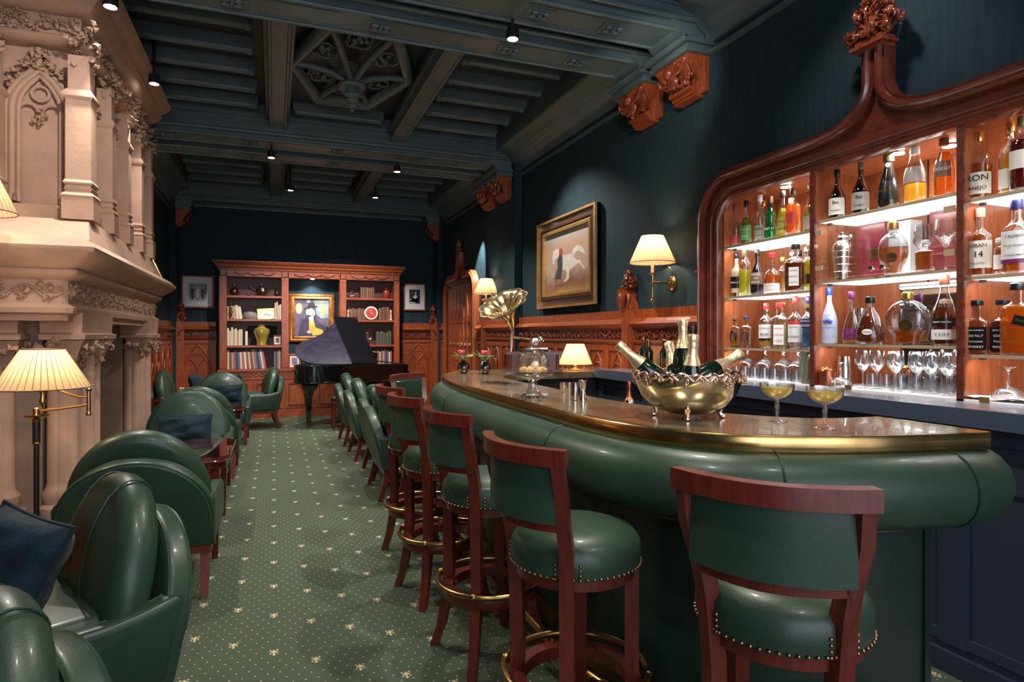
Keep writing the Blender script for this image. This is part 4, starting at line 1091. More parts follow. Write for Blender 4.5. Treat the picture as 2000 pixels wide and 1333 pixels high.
# small service cabinet inside the bar with open wooden front
t = thing('service_cabinet', 'low dark wooden cabinet inside the bar behind the champagne bowl', 'cabinet', (1.95,3.35,0))
m = MB(); m.box(-.2,.25,-.55,.6,.0,.90); m.build('carcass', M_['mahog_dark'], t)
m = MB(); m.box(-.22,.27,-.57,.62,.90,.925); m.build('cabinet_top', M_['mahog_dark'], t)

# ---------------------------------------------------------------- things on the bar
def lamp_shade(parent, r0, r1, h, z, folds=44, M=Matrix()):
    m = MB(M=M); n = folds*2
    for k, (d) in enumerate((0,)):
        vs = []; fs = []; J = 5
        for j in range(J+1):
            t = j/J; r = r1+(r0-r1)*(1-t) if False else r1+(r0-r1)*(t)
            for i in range(n):
                a = 2*PI*i/n; rr = r*(1+(.02 if i % 2 else -.02)); vs.append((rr*math.cos(a), rr*math.sin(a), z+h*t))
        for j in range(J):
            for i in range(n): fs.append((j*n+i,j*n+(i+1)%n,(j+1)*n+(i+1)%n,(j+1)*n+i))
        m.add(vs, fs)
    s = m.build('lamp_shade', M_['shade'], parent, angle=10)
    m = MB(M=M)
    for i in range(folds):
        a = 2*PI*(i*2+1)/n; m.tube([(r1*1.021*math.cos(a),r1*1.021*math.sin(a),z),(r0*1.021*math.cos(a),r0*1.021*math.sin(a),z+h)], .0011*(r1/.18), 4)
    m.build('pleat_shadow_lines', M_['pleat_dark'], s)  # dark lines laid on the folds to imitate shade between pleats
    m = MB(M=M); m.tube([(r1*math.cos(2*PI*i/40),r1*math.sin(2*PI*i/40),z) for i in range(40)], .003, 6, closed=True); m.build('shade_trim', M_['shade_trim'], s)
    m = MB(M=M); m.tube([(r0*math.cos(2*PI*i/40),r0*math.sin(2*PI*i/40),z+h) for i in range(40)], .003, 6, closed=True); m.build('shade_trim', M_['shade_trim'], s)
    m = MB(M=M); m.ball((0,0,z+h*.42), (.022,.022,.032), 10, 8); m.build('light_bulb', M_['bulb'], parent)
    return s
LAMPS = []
# table lamp on the far leg of the bar
t = thing('table_lamp', 'small brass table lamp with pleated cream shade on the far leg of the bar', 'lamp', (2.51,4.98,ZT))
MB().lathe([(.055,0),(.058,.01),(.02,.018),(.014,.03),(.02,.045),(.010,.055),(.009,.10)], 20).build('lamp_base', M_['brass'], t)
lamp_shade(t, .075, .15, .185, .055); LAMPS.append((2.51,4.98,ZT+.14,5))
# gramophone
t = thing('gramophone', 'antique gramophone with a large brass horn on a dark wooden case', 'gramophone', (2.10,5.02,ZT), math.radians(-15))
m = MB(); m.box(-.24,.24,-.20,.20,0,.03).box(-.21,.21,-.17,.17,.03,.15).box(-.235,.235,-.195,.195,.15,.175)
for sx in (-1,1):
    for sy in (-1,1): m.cyl((sx*.205,sy*.165,.03), .016, .12, 10)
cs = m.build('wooden_case', M_['mahog_dark'], t)
MB().cyl((.03,0,.175), .145, .012, 36).build('turntable', M_['iron'], t)
m = MB(); m.tube([(-.17,.06,.175),(-.17,.06,.30),(-.16,.05,.36)], .014, 10); m.tube([(-.16,.05,.30),(-.08,.0,.285),(.02,-.05,.275)], .010, 8); m.lathe([(.03,0),(.035,.01),(.03,.025),(.0,.03)], 18, M=TR(.03,-.055,.26)@RX(PI/2)@TR(0,0,-.015)); m.ball((.08,-.03,.275),.03,12,8)
m.box(-.05,.14,-.04,-.035,.195,.205); m.build('tone_arm', M_['silver'], t)
# horn: curved neck then flared petals
pts = bez((-.16,.05,.34),(-.165,.05,.40),(-.18,.04,.45),(-.205,.0,.50),10)
m = MB(); m.tube(pts, [.016+.045*(i/10)**1.2 for i in range(11)], 20); 
ax = Vector((-.38,-.42,.74)).normalized()
B0 = Vector(pts[-1]); q = ax.to_track_quat('Z','Y').to_matrix().to_4x4(); HM = Matrix.Translation(B0)@q
hp = [(.060,-.015),(.075,.02),(.098,.055),(.13,.085),(.165,.108),(.20,.120),(.222,.118)]
m.lathe(hp, 72, M=HM, caps=False, lobes=9, la=.045); 
m.lathe([(r-.004,z+.002) for r,z in hp[::-1]], 72, M=HM, caps=False, lobes=9, la=.045)
hn = m.build('brass_horn', M_['pale_brass'], t, angle=60)
m = MB()
for k in range(9):
    a = 2*PI*(k+.5)/9; m.tube([tuple(HM@Vector(((r*.955)*math.cos(a),(r*.955)*math.sin(a),z+.004))) for r,z in hp[1:]], .003, 5)
m.build('horn_seams', M_['gold'], hn)
# bud vases
for i, (x, y, lab) in enumerate([(1.46,4.93,'dark round glass vase with red flower on the bar tip, left of two'),(1.60,4.80,'dark round glass vase with red flower on the bar tip, right of two')]):
    t = thing('flower_vase', lab, 'vase', (x,y,ZT), i*1.3, 'flower vases on the bar')
    MB().lathe([(.022,0),(.045,.02),(.055,.045),(.048,.075),(.026,.098),(.022,.11),(.026,.115)], 22).build('vase_body', M_['smoke'], t)
    m = MB()
    for k in range(9): a = k*.7; m.ball((-.02+.018*math.cos(a),.018*math.sin(a),.165+.008*(k%3)), (.017,.017,.013), 7, 5)
    m.build('petals', col('redpetal', (.65,.04,.09), .6), t)
    m = MB()
    for k in range(7): a = k; m.ball((.04+.02*math.cos(a),.02*math.sin(a),.14), (.014,.014,.010), 6, 4)
    for k in range(14):
        a = random.uniform(0,6.28); r = random.uniform(.07,.11); m.tube([(0,0,.10),(r*.5*math.cos(a),r*.5*math.sin(a),.15),(r*math.cos(a),r*math.sin(a),random.uniform(.12,.20))], [.002,.003,.0008], 5)
    m.build('leaves', col('leaf', (.20,.32,.10), .6), t)
t = thing('glass_tray', 'flat clear rectangular tray lying on the bar before the cake stand', 'tray', (1.36,3.75,ZT), .25)
m = MB(); m.pad(rrect(-.07,.07,-.16,.16,.03), .012, .005, M=TR(0,0,.006)); m.build('tray_plate', M_['cut'], t)
# cake stand
t = thing('cake_stand', 'glass cake stand with domed lid full of pastries on the bar', 'cake stand', (1.235,2.93,ZT))
MB().lathe([(.060,0),(.062,.006),(.045,.02),(.026,.045),(.022,.07),(.024,.085),(.05,.10),(.107,.112),(.112,.12),(.106,.122),(.0,.108)], 36, lobes=18, la=.015).build('stand', M_['cut'], t)
m = MB(); m.lathe([(.080,.122),(.083,.15),(.080,.19),(.066,.225),(.042,.248),(.012,.258),(.0,.259)], 36, caps=False); m.lathe([(.008,.258),(.010,.268),(.018,.275),(.019,.285),(.010,.295),(0,.297)], 16); m.build('dome_lid', M_['glass'], t)
PN = ['nearest the camera','at the near right','at the right','at the far right','at the far left','at the left','at the near left','on top of the heap']
for k in range(8):
    a = k*2*PI/7-PI/2; r = .045 if k < 7 else 0; z = .135 if k < 7 else .16
    pz = thing('pastry', 'golden pastry under the glass dome, '+PN[k], 'pastry', (1.235+r*math.cos(a),2.93+r*math.sin(a),ZT+z), a, 'pastries under the dome')
    m = MB(); m.tube([(-.025,.0,0),(-.018,.014,.004),(0,.018,.008),(.018,.014,.004),(.025,0,0)], [.007,.012,.015,.012,.007], 8); m.build('baked_roll', col('pastry', (.75,.45,.16), .6), pz)
# jigger and tins
for x, y, r, h, mt, lab in [(1.375,2.73,.024,.085,'silver','tallest of three straight metal cups on the bar'),(1.44,2.93,.021,.070,'silver','middle one of three straight metal cups on the bar'),(1.50,3.12,.020,.055,'silver','shortest of three straight metal cups on the bar')]:
    t = thing('measuring_cup', lab, 'cup', (x,y,ZT), 0, 'metal cups on the bar')
    MB().lathe([(r*.9,0),(r,.003),(r*1.0,h),(r*.94,h),(r*.9,.006),(0,.005)], 24, caps=True).build('cup_body', M_['silver'], t)
t = thing('jigger', 'waisted steel spirit measure standing beside the metal cups', 'jigger', (1.36,2.62,ZT))
MB().lathe([(.021,0),(.022,.01),(.012,.05),(.010,.058),(.013,.064),(.021,.105),(.0195,.105),(.010,.066),(0,.064)], 24).build('measure_body', M_['silver'], t)
t = thing('cocktail_shaker', 'silver bell-shaped shaker with brown neck on the cabinet inside the bar', 'shaker', (1.98,3.22,.925))
MB().lathe([(.036,0),(.038,.02),(.034,.09),(.028,.105)], 20).build('shaker_body', M_['silver'], t)
MB().lathe([(.028,.105),(.014,.125),(.012,.17),(.015,.20),(.012,.215),(0,.217)], 20).build('shaker_neck', M_['copper'], t)

# champagne bowl
bx, by = 1.505, 2.02
t = thing('champagne_bowl', 'large footed silver-gilt champagne bowl with ornate rim on the bar', 'champagne bowl', (bx,by,ZT))
prof = [(.0,.010),(.05,.012),(.10,.024),(.145,.050),(.178,.086),(.198,.130),(.206,.172),(.199,.172),(.191,.132),(.171,.090),(.14,.056),(.10,.032),(0,.020)]
MB().lathe(prof, 64, caps=False).build('bowl_body', M_['silver_gilt'], t, angle=60)
m = MB()
rp = [(.2045+.004*math.cos(24*a_), a_, .174+.0045*math.sin(24*a_)+.002*math.sin(7*a_)) for a_ in [2*PI*i/192 for i in range(192)]]
m.tube([(r*math.cos(a_),r*math.sin(a_),z) for r,a_,z in rp], .0050, 7, closed=True)
for i in range(24):
    a = 2*PI*(i+.5)/24
    m.tube([(.2075*math.cos(a+u),.2075*math.sin(a+u),.166+.010*math.cos(u*26)*1.0-.004) for u in (-.12,-.08,-.04,0,.04,.08,.12)], .0040, 6)
    n_ = 9 if i % 3 == 0 else 4
    for q in range(n_): m.ball((.206*math.cos(a+random.uniform(-.045,.045)),.206*math.sin(a+random.uniform(-.045,.045)),.160-.0045*q*random.uniform(.7,1)), random.uniform(.0045,.007), 7, 5)
m.build('ornate_rim', M_['silver_rim'], t)
for k in range(4):
    a = math.radians(-127+90*k); ca, sa = math.cos(a), math.sin(a); m = MB()
    m.tube([(.105*ca,.105*sa,.055),(.125*ca,.125*sa,.04),(.118*ca,.118*sa,.02),(.128*ca,.128*sa,.006)], [.012,.013,.009,.010], 8); m.ball((.130*ca,.130*sa,.008), (.012,.012,.008), 8, 5)
    R_ = Matrix.Translation((.143*ca,.143*sa,.06))@RZ(a+PI/2)@RX(PI/2-.7)
    for q in range(7): b = -.9+q*.3+PI/2; m.tube([(0,0,.002),(.018*math.cos(b),.018*math.sin(b),.006),(.034*math.cos(b),.034*math.sin(b),.002)], [.004,.006,.003], 6, M=R_)
    m.build('foot', M_['silver_rim'], t)
dark_glass = P('champagne_green_glass', (.004,.012,.006), .06, coat=1.0)
def champagne(label, base, direction, h=.30, twist=0):
    t = thing('champagne_bottle', label, 'bottle', base, 0, 'champagne bottles in the bowl')
    t.rotation_euler = (Vector(direction).to_track_quat('Z','Y')).to_euler()
    MB().lathe([(0,.01),(.03,.0),(.042,.006),(.043,.12),(.040,.15),(.030,.185),(.019,.215),(.0155,.235),(.0155,.27)], 28).build('bottle_body', dark_glass, t)
    m = MB(); m.lathe([(.0328,.179),(.0265,.200),(.0205,.218),(.0180,.235),(.0172,.248),(.0195,.256),(.0172,.263),(.0205,.274),(.0215,.288),(.0185,.297),(0,.300)], 28, lobes=7, la=.022); m.build('foil_capsule', M_['foil'], t)
    return t
zc = ZT+.05
champagne('champagne bottle leaning far to the left out of the bowl', (bx-.035,by+.03,ZT+.085), (-.62,.32,.62))
champagne('champagne bottle standing tallest at the back of the bowl', (bx+.045,by+.085,ZT+.085), (.02,.05,1))
champagne('champagne bottle standing upright at the front of the bowl with gold foil', (bx-.01,by-.03,ZT+.024), (.01,-.05,1))
champagne('champagne bottle lying to the right over the rim of the bowl', (bx-.05,by-.03,ZT+.105), (.90,-.10,.50), twist=0)
champagne('champagne bottle tucked behind the front upright one, only its gilt top showing', (bx+.01,by+.03,ZT+.04), (.10,.42,.62))
m = MB()
ice = thing('crushed_ice', 'ice heaped between the bottles in the champagne bowl', 'ice', (bx,by,ZT))
for i in range(60):
    a = random.uniform(0,6.28); r = random.uniform(0,.16); s = .014; m.cbox(r*math.cos(a),r*math.sin(a),.13+random.uniform(-.01,.012),s*2,s*2,s*1.6, M=None)
o = m.build('ice_lumps', M_['cut'], ice); ice['kind'] = 'stuff'

# coupes
def coupe(label, loc, full=True, group='champagne coupes', flip=False):
    t = thing('coupe_glass', label, 'glass', loc, 0, group)
    g = [(.036,0),(.036,.002),(.012,.007),(.006,.018),(.005,.028),(.009,.036),(.006,.044),(.010,.056),(.008,.068),(.005,.078),(.010,.083),(.034,.092),(.053,.108),(.060,.128),(.061,.142),(.0595,.142),(.0585,.128),(.051,.110),(.033,.095),(.0,.087)]
    MB().lathe(g, 36, caps=False).build('glass_body', M_['glass'], t, angle=60)
    if full: MB().lathe([(0,.088),(.033,.0955),(.0505,.1105),(.0575,.126),(.057,.127),(0,.127)], 32, caps=False).build('wine', liquid('champagne_wine',(1.0,.80,.30),(1.0,.90,.50),.5), t)
    if flip: t.rotation_euler = (PI,0,0); t.location.z += .142
    return t
coupe('coupe of champagne on the bar, left one, farther from the bar end', (1.73,1.79,ZT)); coupe('coupe of champagne on the bar, right one, nearer the bar end', (1.755,1.60,ZT))

# ---------------------------------------------------------------- floor lamp, sconces
t = thing('floor_lamp', 'black and brass swing-arm floor lamp with pleated shade by the fireplace', 'lamp', (-1.14,3.86,0))
MB().lathe([(.14,0),(.14,.012),(.05,.02),(.014,.035)], 28).build('base', M_['iron'], t)
m = MB(); m.cyl((0,0,.03), .0125, .98, 12); m.cyl((0,0,.86), .017, .11, 14); m.build('pole', M_['iron'], t)
MB().lathe([(.014,.855),(.020,.862),(.014,.87)],14).build('pole_collar', M_['brass'], t); m = MB(); m.lathe([(.018,.97),(.020,.985),(.052,1.0),(.054,1.008),(.016,1.01),(.016,1.04),(.010,1.045)], 20)
m.tube([(0,0,1.03),(.10,-.02,1.035),(.24,-.05,1.055)], .006, 8); m.tube([(.24,-.05,1.02),(.24,-.05,1.13)], .010, 10); m.lathe([(.012,1.0),(.014,1.012),(.01,1.02)],12,(.24,-.05,0)); m.lathe([(.013,1.125),(.015,1.137),(.0,1.145)],12,(.24,-.05,0))
m.tube(bez((.24,-.05,1.095),(.16,-.04,1.085),(.12,-.03,1.15),(.03,-.01,1.14),10), .005, 8); m.lathe([(.006,1.04),(.012,1.06),(.017,1.075),(.010,1.10),(.014,1.13),(.016,1.15),(.008,1.155),(.008,1.20)], 14, (.03,-.01,0))
m.build('swing_arm', M_['brass'], t)
lamp_shade(t, .093, .205, .20, 1.145, 40, M=TR(.03,-.01,0)); LAMPS.append((-1.11,3.85,1.255,5.5))
def sconce(F, x, z, label, power, glow=True, out=.17):
    o = F @ Vector((x,z,0)); t = thing('wall_sconce', label, 'wall lamp', tuple(o), 0, 'brass wall sconces'); Fo = F.copy(); Fo.translation = (0,0,0)
    # local: x along wall, y up, z out
    m = MB(M=Fo); m.lathe([(.058,0),(.06,.008),(.045,.014),(.04,.022),(.015,.03),(.0,.032)], 28); m.tube([(0,0,.02),(0,0,out)], .008, 10); m.tube(bez((.02,.02,.02),(.06,.06,.03),(.04,.12,.045),(.012,.13,.045),8)+bez((.012,.13,.045),(-.02,.135,.045),(-.025,.10,.04),(.0,.098,.038),7)[1:], .0035, 6)
    m.build('wall_plate', M_['brass'], t)
    U = Fo @ TR(0,0,out) @ RX(-PI/2) if False else Matrix.Translation(tuple(Fo@Vector((0,0,out))))
    m = MB(M=U); m.lathe([(.0,-.17),(.006,-.165),(.012,-.15),(.018,-.14),(.010,-.125),(.012,-.11),(.009,-.09),(.009,-.01),(.014,0),(.010,.02),(.012,.06),(.028,.07),(.030,.075),(.012,.078)], 20); m.build('candle_arm', M_['brass'], t)
    MB(M=U).lathe([(.012,.078),(.012,.165),(0,.166)], 14).build('candle_tube', col('candle', (.80,.60,.35), .5), t)
    lamp_shade(t, .085, .178, .215, .155, 40, M=U); 
    q = o+Fo@Vector((0,0,out)); LAMPS.append((q.x,q.y,o.z+.27,power)); return t
sconce(WR, -4.22, 1.835, 'brass sconce with pleated shade on the teal wall between horse painting and liquor cabinet', 7, out=.19)
sconce(PR, -8.38+.1, 1.835, 'brass sconce with pleated shade beside the door, behind the gramophone horn', 6, out=.12)
sconce(WL, 3.98, 1.90, 'sconce with pleated shade cut by the left edge, above the floor lamp', 2.8, out=.16)
sconce(WL, 8.25, 1.93, 'sconce shade peeping over the far end of the stone mantel', 5, out=.20)
for x, y, z, e in LAMPS: point('lamp_bulb_light', (x,y,z), e, radius=0.045)
# ---------------------------------------------------------------- liquor cabinet in the right wall
random.seed(31)
cab = thing('liquor_cabinet', 'lit mahogany liquor cabinet with ogee frame and glass shelves in the right wall', 'cabinet', (2.9,2.31,1.12)); OC = TR(-2.9,-2.31,-1.12)
XF, XB = 2.90, 3.28
def cb(): return MB(M=OC)
M_['cabframe'] = wood('cabinet_frame_mahogany', (0.075,0.014,0.008), (0.19,0.038,0.02), rough=0.22, coat=0.7, stretch=(3,1.2,1.2), scale=5)
Fc = OC @ FR((XF+.02,0,0),(0,-1,0))
y0, y1 = -3.705, -.93; zt = 2.515; yc = (y0+y1)/2
def opath():
    r = .30; n = 12; p = [(y0,1.12),(y0,1.8),(y0,zt-r)]+[(y0+r*(1-math.cos(PI/2*i/n)), zt-r+r*math.sin(PI/2*i/n)) for i in range(1,n+1)]+[(yc-.7,zt)]
    p += bez((yc-.42,zt),(yc-.20,zt+.005),(yc-.052,zt+.045),(yc-.034,zt+.20),14)+[(yc-.034,zt+.36)]
    return p
hl = opath(); hr = [(2*yc-a,b) for a,b in hl][::-1]
prof = [(-.036,-.02),(.036,-.02),(.040,.03),(.030,.055),(.018,.05),(.006,.072),(-.008,.075),(-.020,.055),(-.036,.05)]
m = MB(M=Fc); m.sweep([(a,b,0) for a,b in hl], prof, (0,0,1)); m.sweep([(a,b,0) for a,b in hr], prof, (0,0,1)); m.build('ogee_frame', M_['cabframe'], cab, angle=45)
def rr(d, r):
    a0, a1, t = y0+d, y1-d, zt-d
    return [(a0,1.12),(a0,t-r)]+[(a0+r*(1-math.cos(PI/2*i/10)), t-r+r*math.sin(PI/2*i/10)) for i in range(1,11)]+[(a1-r*(1-math.cos(PI/2*i/10)), t-r+r*math.sin(PI/2*i/10)) for i in range(10,0,-1)]+[(a1,t-r),(a1,1.12)]
m = MB(M=Fc); m.sweep([(a,b,0) for a,b in rr(.105,.22)], [(-.055,-.02),(.085,-.02),(.085,.020),(.055,.022),(.048,.034),(.010,.034),(.0,.020),(-.02,.014),(-.03,.028),(-.045,.024),(-.055,.0)], (0,0,1)); m.build('inner_moulding', M_['cabframe'], cab, angle=40)
m = MB(M=Fc); m.prism([(yc-.44,zt-.10)]+bez((yc-.42,zt),(yc-.20,zt+.005),(yc-.052,zt+.045),(yc-.034,zt+.20),10)+bez((yc+.034,zt+.20),(yc+.052,zt+.045),(yc+.20,zt+.005),(yc+.42,zt),10)+[(yc+.44,zt-.10)], -.015, .022); m.build('ogee_spandrel', M_['cabframe'], cab)
zz = zt+.36
m = MB(M=Fc); m.box(yc-.075,yc+.075,zz,zz+.018,-.01,.09).box(yc-.095,yc+.095,zz+.018,zz+.035,-.01,.105).box(yc-.075,yc+.075,zz+.035,zz+.06,-.01,.09)
m.lathe([(.03,0),(.045,.05),(.03,.12),(.02,.22)], 8, M=TR(yc,zz+.05,.045)@RX(-PI/2))
for s_ in (-1,1):
    m.tube([(yc,zz+.08,.05),(yc+s_*.05,zz+.12,.06),(yc+s_*.10,zz+.11,.06),(yc+s_*.12,zz+.14,.05)],[.02,.018,.015,.012],7)
    foliage(m, (yc+s_*.10,zz+.12,.05), (.04,.04,.035), 18, .034); foliage(m, (yc+s_*.055,zz+.20,.05), (.035,.035,.03), 14, .030); foliage(m, (yc+s_*.05,zz+.09,.06), (.035,.02,.03), 8, .028)
foliage(m, (yc,zz+.11,.075), (.05,.045,.02), 18, .032); foliage(m, (yc,zz+.24,.05), (.04,.045,.03), 22, .032)
m.build('carved_finial', M_['mahog_carved'], cab)
m = MB(M=Fc); foliage(m, (y0-.05,1.90,.03), (.025,.035,.03), 7, .022); m.tube([(y0-.02,1.95,.03),(y0-.06,1.90,.03),(y0-.03,1.85,.03)], .018, 6); m.build('frame_knob', M_['mahog_carved'], cab)
# carcass
D1, D2 = 2.735, 1.905      # dividers (Y centres)
m = cb(); m.box(XB,XB+.02,1.10,3.55,1.11,2.38); 
m.build('back_panel', M_['cabwood'], cab)
m = cb()
for y in (3.115, 2.32, 1.51): m.box(XB-.003,XB,y-.004,y+.004,1.12,2.36)
m.build('back_joint', M_['dark'], cab)
for q in (3.52,1.07): cb().box(XF+.03,XB,q,q+.03,1.11,2.38).build('side_panel', M_['cabwood'], cab)
m = cb(); m.box(XF+.03,XB,1.08,3.54,2.36,2.385); m.build('top_panel', M_['cabwood'], cab)
for D in (D1, D2):
    d_ = cb().box(XF+.012,XB,D-.012,D+.012,1.12,2.36).build('divider', M_['cabwood'], cab); cb().box(XF-.0,XF+.012,D-.016,D+.016,1.12,2.36).build('divider_edge', M_['mahog_dark'], d_)
m = cb(); m.box(XF+.0,XB,1.10,3.52,1.120,1.128); m.build('lining_sheet', M_['white'], cab)
m = cb(); m.box(XB-.02,XB-.004,D2+.02,2.47,1.13,1.70); m.build('mirror_panel', M_['mirror'], cab)
SL = [2.03,1.68,1.33]; SM = [2.075,1.725,1.367]
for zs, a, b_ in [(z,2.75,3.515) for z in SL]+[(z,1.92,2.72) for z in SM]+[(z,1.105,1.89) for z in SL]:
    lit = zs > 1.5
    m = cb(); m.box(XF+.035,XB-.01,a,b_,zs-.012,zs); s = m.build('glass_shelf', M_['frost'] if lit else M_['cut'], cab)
    m = cb(); m.box(XF+.028,XF+.035,a,b_,zs-.014,zs+.001); m.build('shelf_edge', M_['shelf_edge'], s)
    m = cb()
    for y in (a+.02, b_-.02): m.cbox(XF+.10,y,zs-.018,.02,.02,.012)
    m.build('shelf_support', M_['iron'], s)
# glass doors of the middle compartment and upper panes
for a, b_, z0, z1 in [(1.92,2.318,1.735,2.065),(2.322,2.72,1.735,2.065)]:
    d = cb().box(XF+.016,XF+.021,a,b_,z0,z1).build('glass_door', M_['pane'], cab)
    yk = 2.318-.03 if a < 2 else 2.352
    cb().lathe([(.006,0),(.006,.01),(.013,.014),(.012,.024),(0,.027)], 14, M=TR(XF+.016,yk,1.765)@RY(-PI/2)).build('door_knob', M_['silver'], d)
    for zz in (1.80,2.0):
        yy = 1.935 if a < 2 else 2.675
        cb().box(XF+.008,XF+.016,yy,yy+.05,zz-.014,zz+.014).build('hinge_plate', M_['shelf_edge'], d)
for y, z in ((2.49,1.135),(1.80,1.135)): cb().box(XF-.005,XF+.002,y-.02,y+.02,z-.012,z+.012).build('latch_plate', M_['brass_old'], cab)
for i, (y, xx) in enumerate([(3.05,3.02),(2.85,3.12),(2.28,3.0),(2.10,3.12),(1.55,3.02),(1.35,3.12)]):
    l = cb().lathe([(.032,2.352),(.036,2.358),(.036,2.361)], 20, (xx,y,0)).build('downlight', M_['silver'], cab)
    cb().lathe([(.0,2.350),(.030,2.350),(.030,2.356)], 18, (xx,y,0)).build('downlight_lens', M_['led'], l)
    spot('cabinet_downlight', (xx,y,2.34), (xx,y,1), 5, (1,0.95,0.9), 130, .6, .02)
# unseen strip-shaped fills added under the shelves
for z, a, b_ in [(2.0,2.78,3.5),(1.65,2.78,3.5),(1.30,2.78,3.5),(2.045,1.95,2.70),(1.695,1.95,2.70),(1.34,1.95,2.7),(2.0,1.13,1.87),(1.65,1.13,1.87),(1.30,1.13,1.87)]:
    o = area('added_shelf_fill', (XF+.05,(a+b_)/2,z+.005), (XF+.22,(a+b_)/2,z-.3), b_-a, .02, 1.1, (1,.97,.95))

# ---------------------------------------------------------------- bottles
BOT = {}
black = col('black', (.008,.008,.009), .3); goldc = M_['gold']; cream = M_['paper']
def cc(n, c): return col(n, c, .4)
GL = {'clear': M_['glass'], 'green': glass('green_glass',(.35,.65,.25),.2), 'brown': glass('brown_glass',(.22,.10,.05),.25), 'dark': P('dark_bottle',(.010,.008,.008),.08,coat=1.0), 'wine': dark_glass, 'emerald': glass('emerald_glass',(.05,.75,.42),.2), 'frosted': M_['frosted'], 'cream': P('cream_bottle',(.55,.42,.30),.2,coat=.5), 'cut': M_['cut']}
LQ = {'amber': liquid('amber_spirit',(.60,.20,.03),(.85,.42,.10)), 'gold': liquid('gold_spirit',(.75,.50,.06),(.95,.75,.20)), 'dkamber': liquid('dark_amber_spirit',(.22,.05,.012),(.50,.18,.06),.6),
      'green': liquid('green_liqueur',(.20,.36,.04),(.5,.75,.15)), 'emerald': liquid('mint_liqueur',(.01,.50,.27),(.05,.85,.5),.6), 'yellow': liquid('yellow_liqueur',(.72,.72,.05),(.92,.92,.25)), 'red': liquid('red_liqueur',(.16,.01,.015),(.35,.04,.05),.7), 'clear': M_['glass'], 'blue': liquid('blue_label_spirit',(.10,.35,.65),(.4,.7,.95)), 'orange': liquid('orange_liqueur',(.70,.22,.02),(.95,.5,.1))}
def bottle(kind, label, x, y, z, H=.30, r=.038, gl='clear', lq=None, lvl=.6, cap='black', capm=None, lab=None, lh=.30, lz=.22, txt=None, tcol=None, shape='round', neck=.30, nr=.013, tsize=None, group=None, yaw=0, labw=1.0, band=None):
    """spirit bottle: body, liquid, cap, label"""
    yaw = yaw+.72*math.atan2(y, x)
    t = thing('spirit_bottle' if kind == 'b' else kind, label, 'bottle', (x,y,z+.001), yaw, group)
    hb = H*(1-neck); p = 2.0; sy = 1.0
    sh = {'round': [(.0,.004),(r*.8,0),(r,.008),(r,hb*.86),(r*.93,hb*.93),(r*.62,hb*1.0),(nr*1.15,hb*1.07),(nr,hb*1.14),(nr,H*.955),(nr*1.15,H*.96),(nr*1.15,H*.975)],
          'slope': [(.0,.004),(r*.9,0),(r,.008),(r,hb*.60),(r*.88,hb*.75),(r*.60,hb*.92),(nr*1.3,hb*1.05),(nr,hb*1.14),(nr,H*.955),(nr*1.15,H*.96),(nr*1.15,H*.975)],
          'square': [(.0,.004),(r*.92,0),(r,.006),(r,hb*.88),(r*.9,hb*.95),(nr*1.4,hb*1.02),(nr,hb*1.06),(nr,H*.955),(nr*1.15,H*.96),(nr*1.15,H*.975)],
          'bulge': [(.0,.004),(r*.8,0),(r*1.0,.02),(r*.95,hb*.38),(r*.62,hb*.55),(r*.80,hb*.70),(r*.80,hb*.85),(r*.5,hb*.98),(nr,hb*1.08),(nr,H*.955),(nr*1.15,H*.975)],
          'pear': [(.0,.004),(r*.85,0),(r*1.0,.02),(r*.98,hb*.30),(r*.80,hb*.62),(r*.55,hb*.88),(nr*1.2,hb*1.02),(nr,hb*1.1),(nr,H*.955),(nr*1.15,H*.975)],
          'disc': [(.0,.0),(r*.5,0),(r*.55,.012)]+[(r*math.sin(PI*(.22+.70*i/10)), .012+hb*.5-hb*.56*math.cos(PI*(.22+.70*i/10))+.02) for i in range(11)]+[(nr*1.2,hb*1.04),(nr,hb*1.1),(nr,H*.97)],
          'jug': [(.0,.004),(r*.9,0),(r,.01),(r*1.0,hb*.75),(r*.8,hb*.92),(nr*1.5,hb*1.0),(nr*1.3,hb*1.1),(nr*1.25,H*.97)]}[shape]
    if shape == 'square': p = 7.0; sy = .72
    if shape == 'disc': sy = .45
    seg = 28; kw = dict(seg=seg, p=p, sy=1.0)
    sc = Matrix.Diagonal((sy,1,1,1))
    lob = dict(lobes=18, la=.035) if gl == 'cut' else {}
    MB().lathe(sh, caps=False, M=sc, **kw, **lob).build('bottle_body', GL[gl], t, angle=50)
    if lq:
        top = H*(1-neck)*lvl if lvl <= 1 else H*.9
        pts = [(0,.008)]
        for (a,za),(b,zb) in zip(sh[1:], sh[2:]):
            if zb <= top: pts.append((b*.93,max(zb,.009)))
            else:
                k = (top-za)/(zb-za) if zb > za else 0; pts.append(((a+(b-a)*k)*.93, top)); break
        pts.append((0,top)); MB().lathe(pts, caps=False, M=sc, **kw).build('liquid', LQ[lq], t, angle=50)
    cm = capm or {'black': black, 'gold': goldc, 'red': cc('capred',(.60,.03,.03)), 'white': cc('capwhite',(.8,.8,.78)), 'silver': M_['silver'], 'blue': cc('capblue',(.02,.06,.45)), 'purple': cc('cappurple',(.13,.01,.10)), 'brown': cc('capbrown',(.25,.08,.04)), 'tan': cc('captan',(.5,.36,.22)), 'greencap': cc('capgreen',(.25,.36,.08)), 'navy': cc('capnavy',(.03,.03,.12)), 'olive': cc('capolive',(.12,.10,.04))}[cap]
    cr = nr*1.30; z0 = H*.86 if cap not in ('stop',) else H*.93
    if shape == 'square' and kind == 'b': z0 = H*.90; cr = nr*1.5
    MB().lathe([(cr*.95,z0),(cr,z0+.004),(cr*.97,H-.004),(cr*.8,H),(0,H)], 18).build('cap', cm, t)
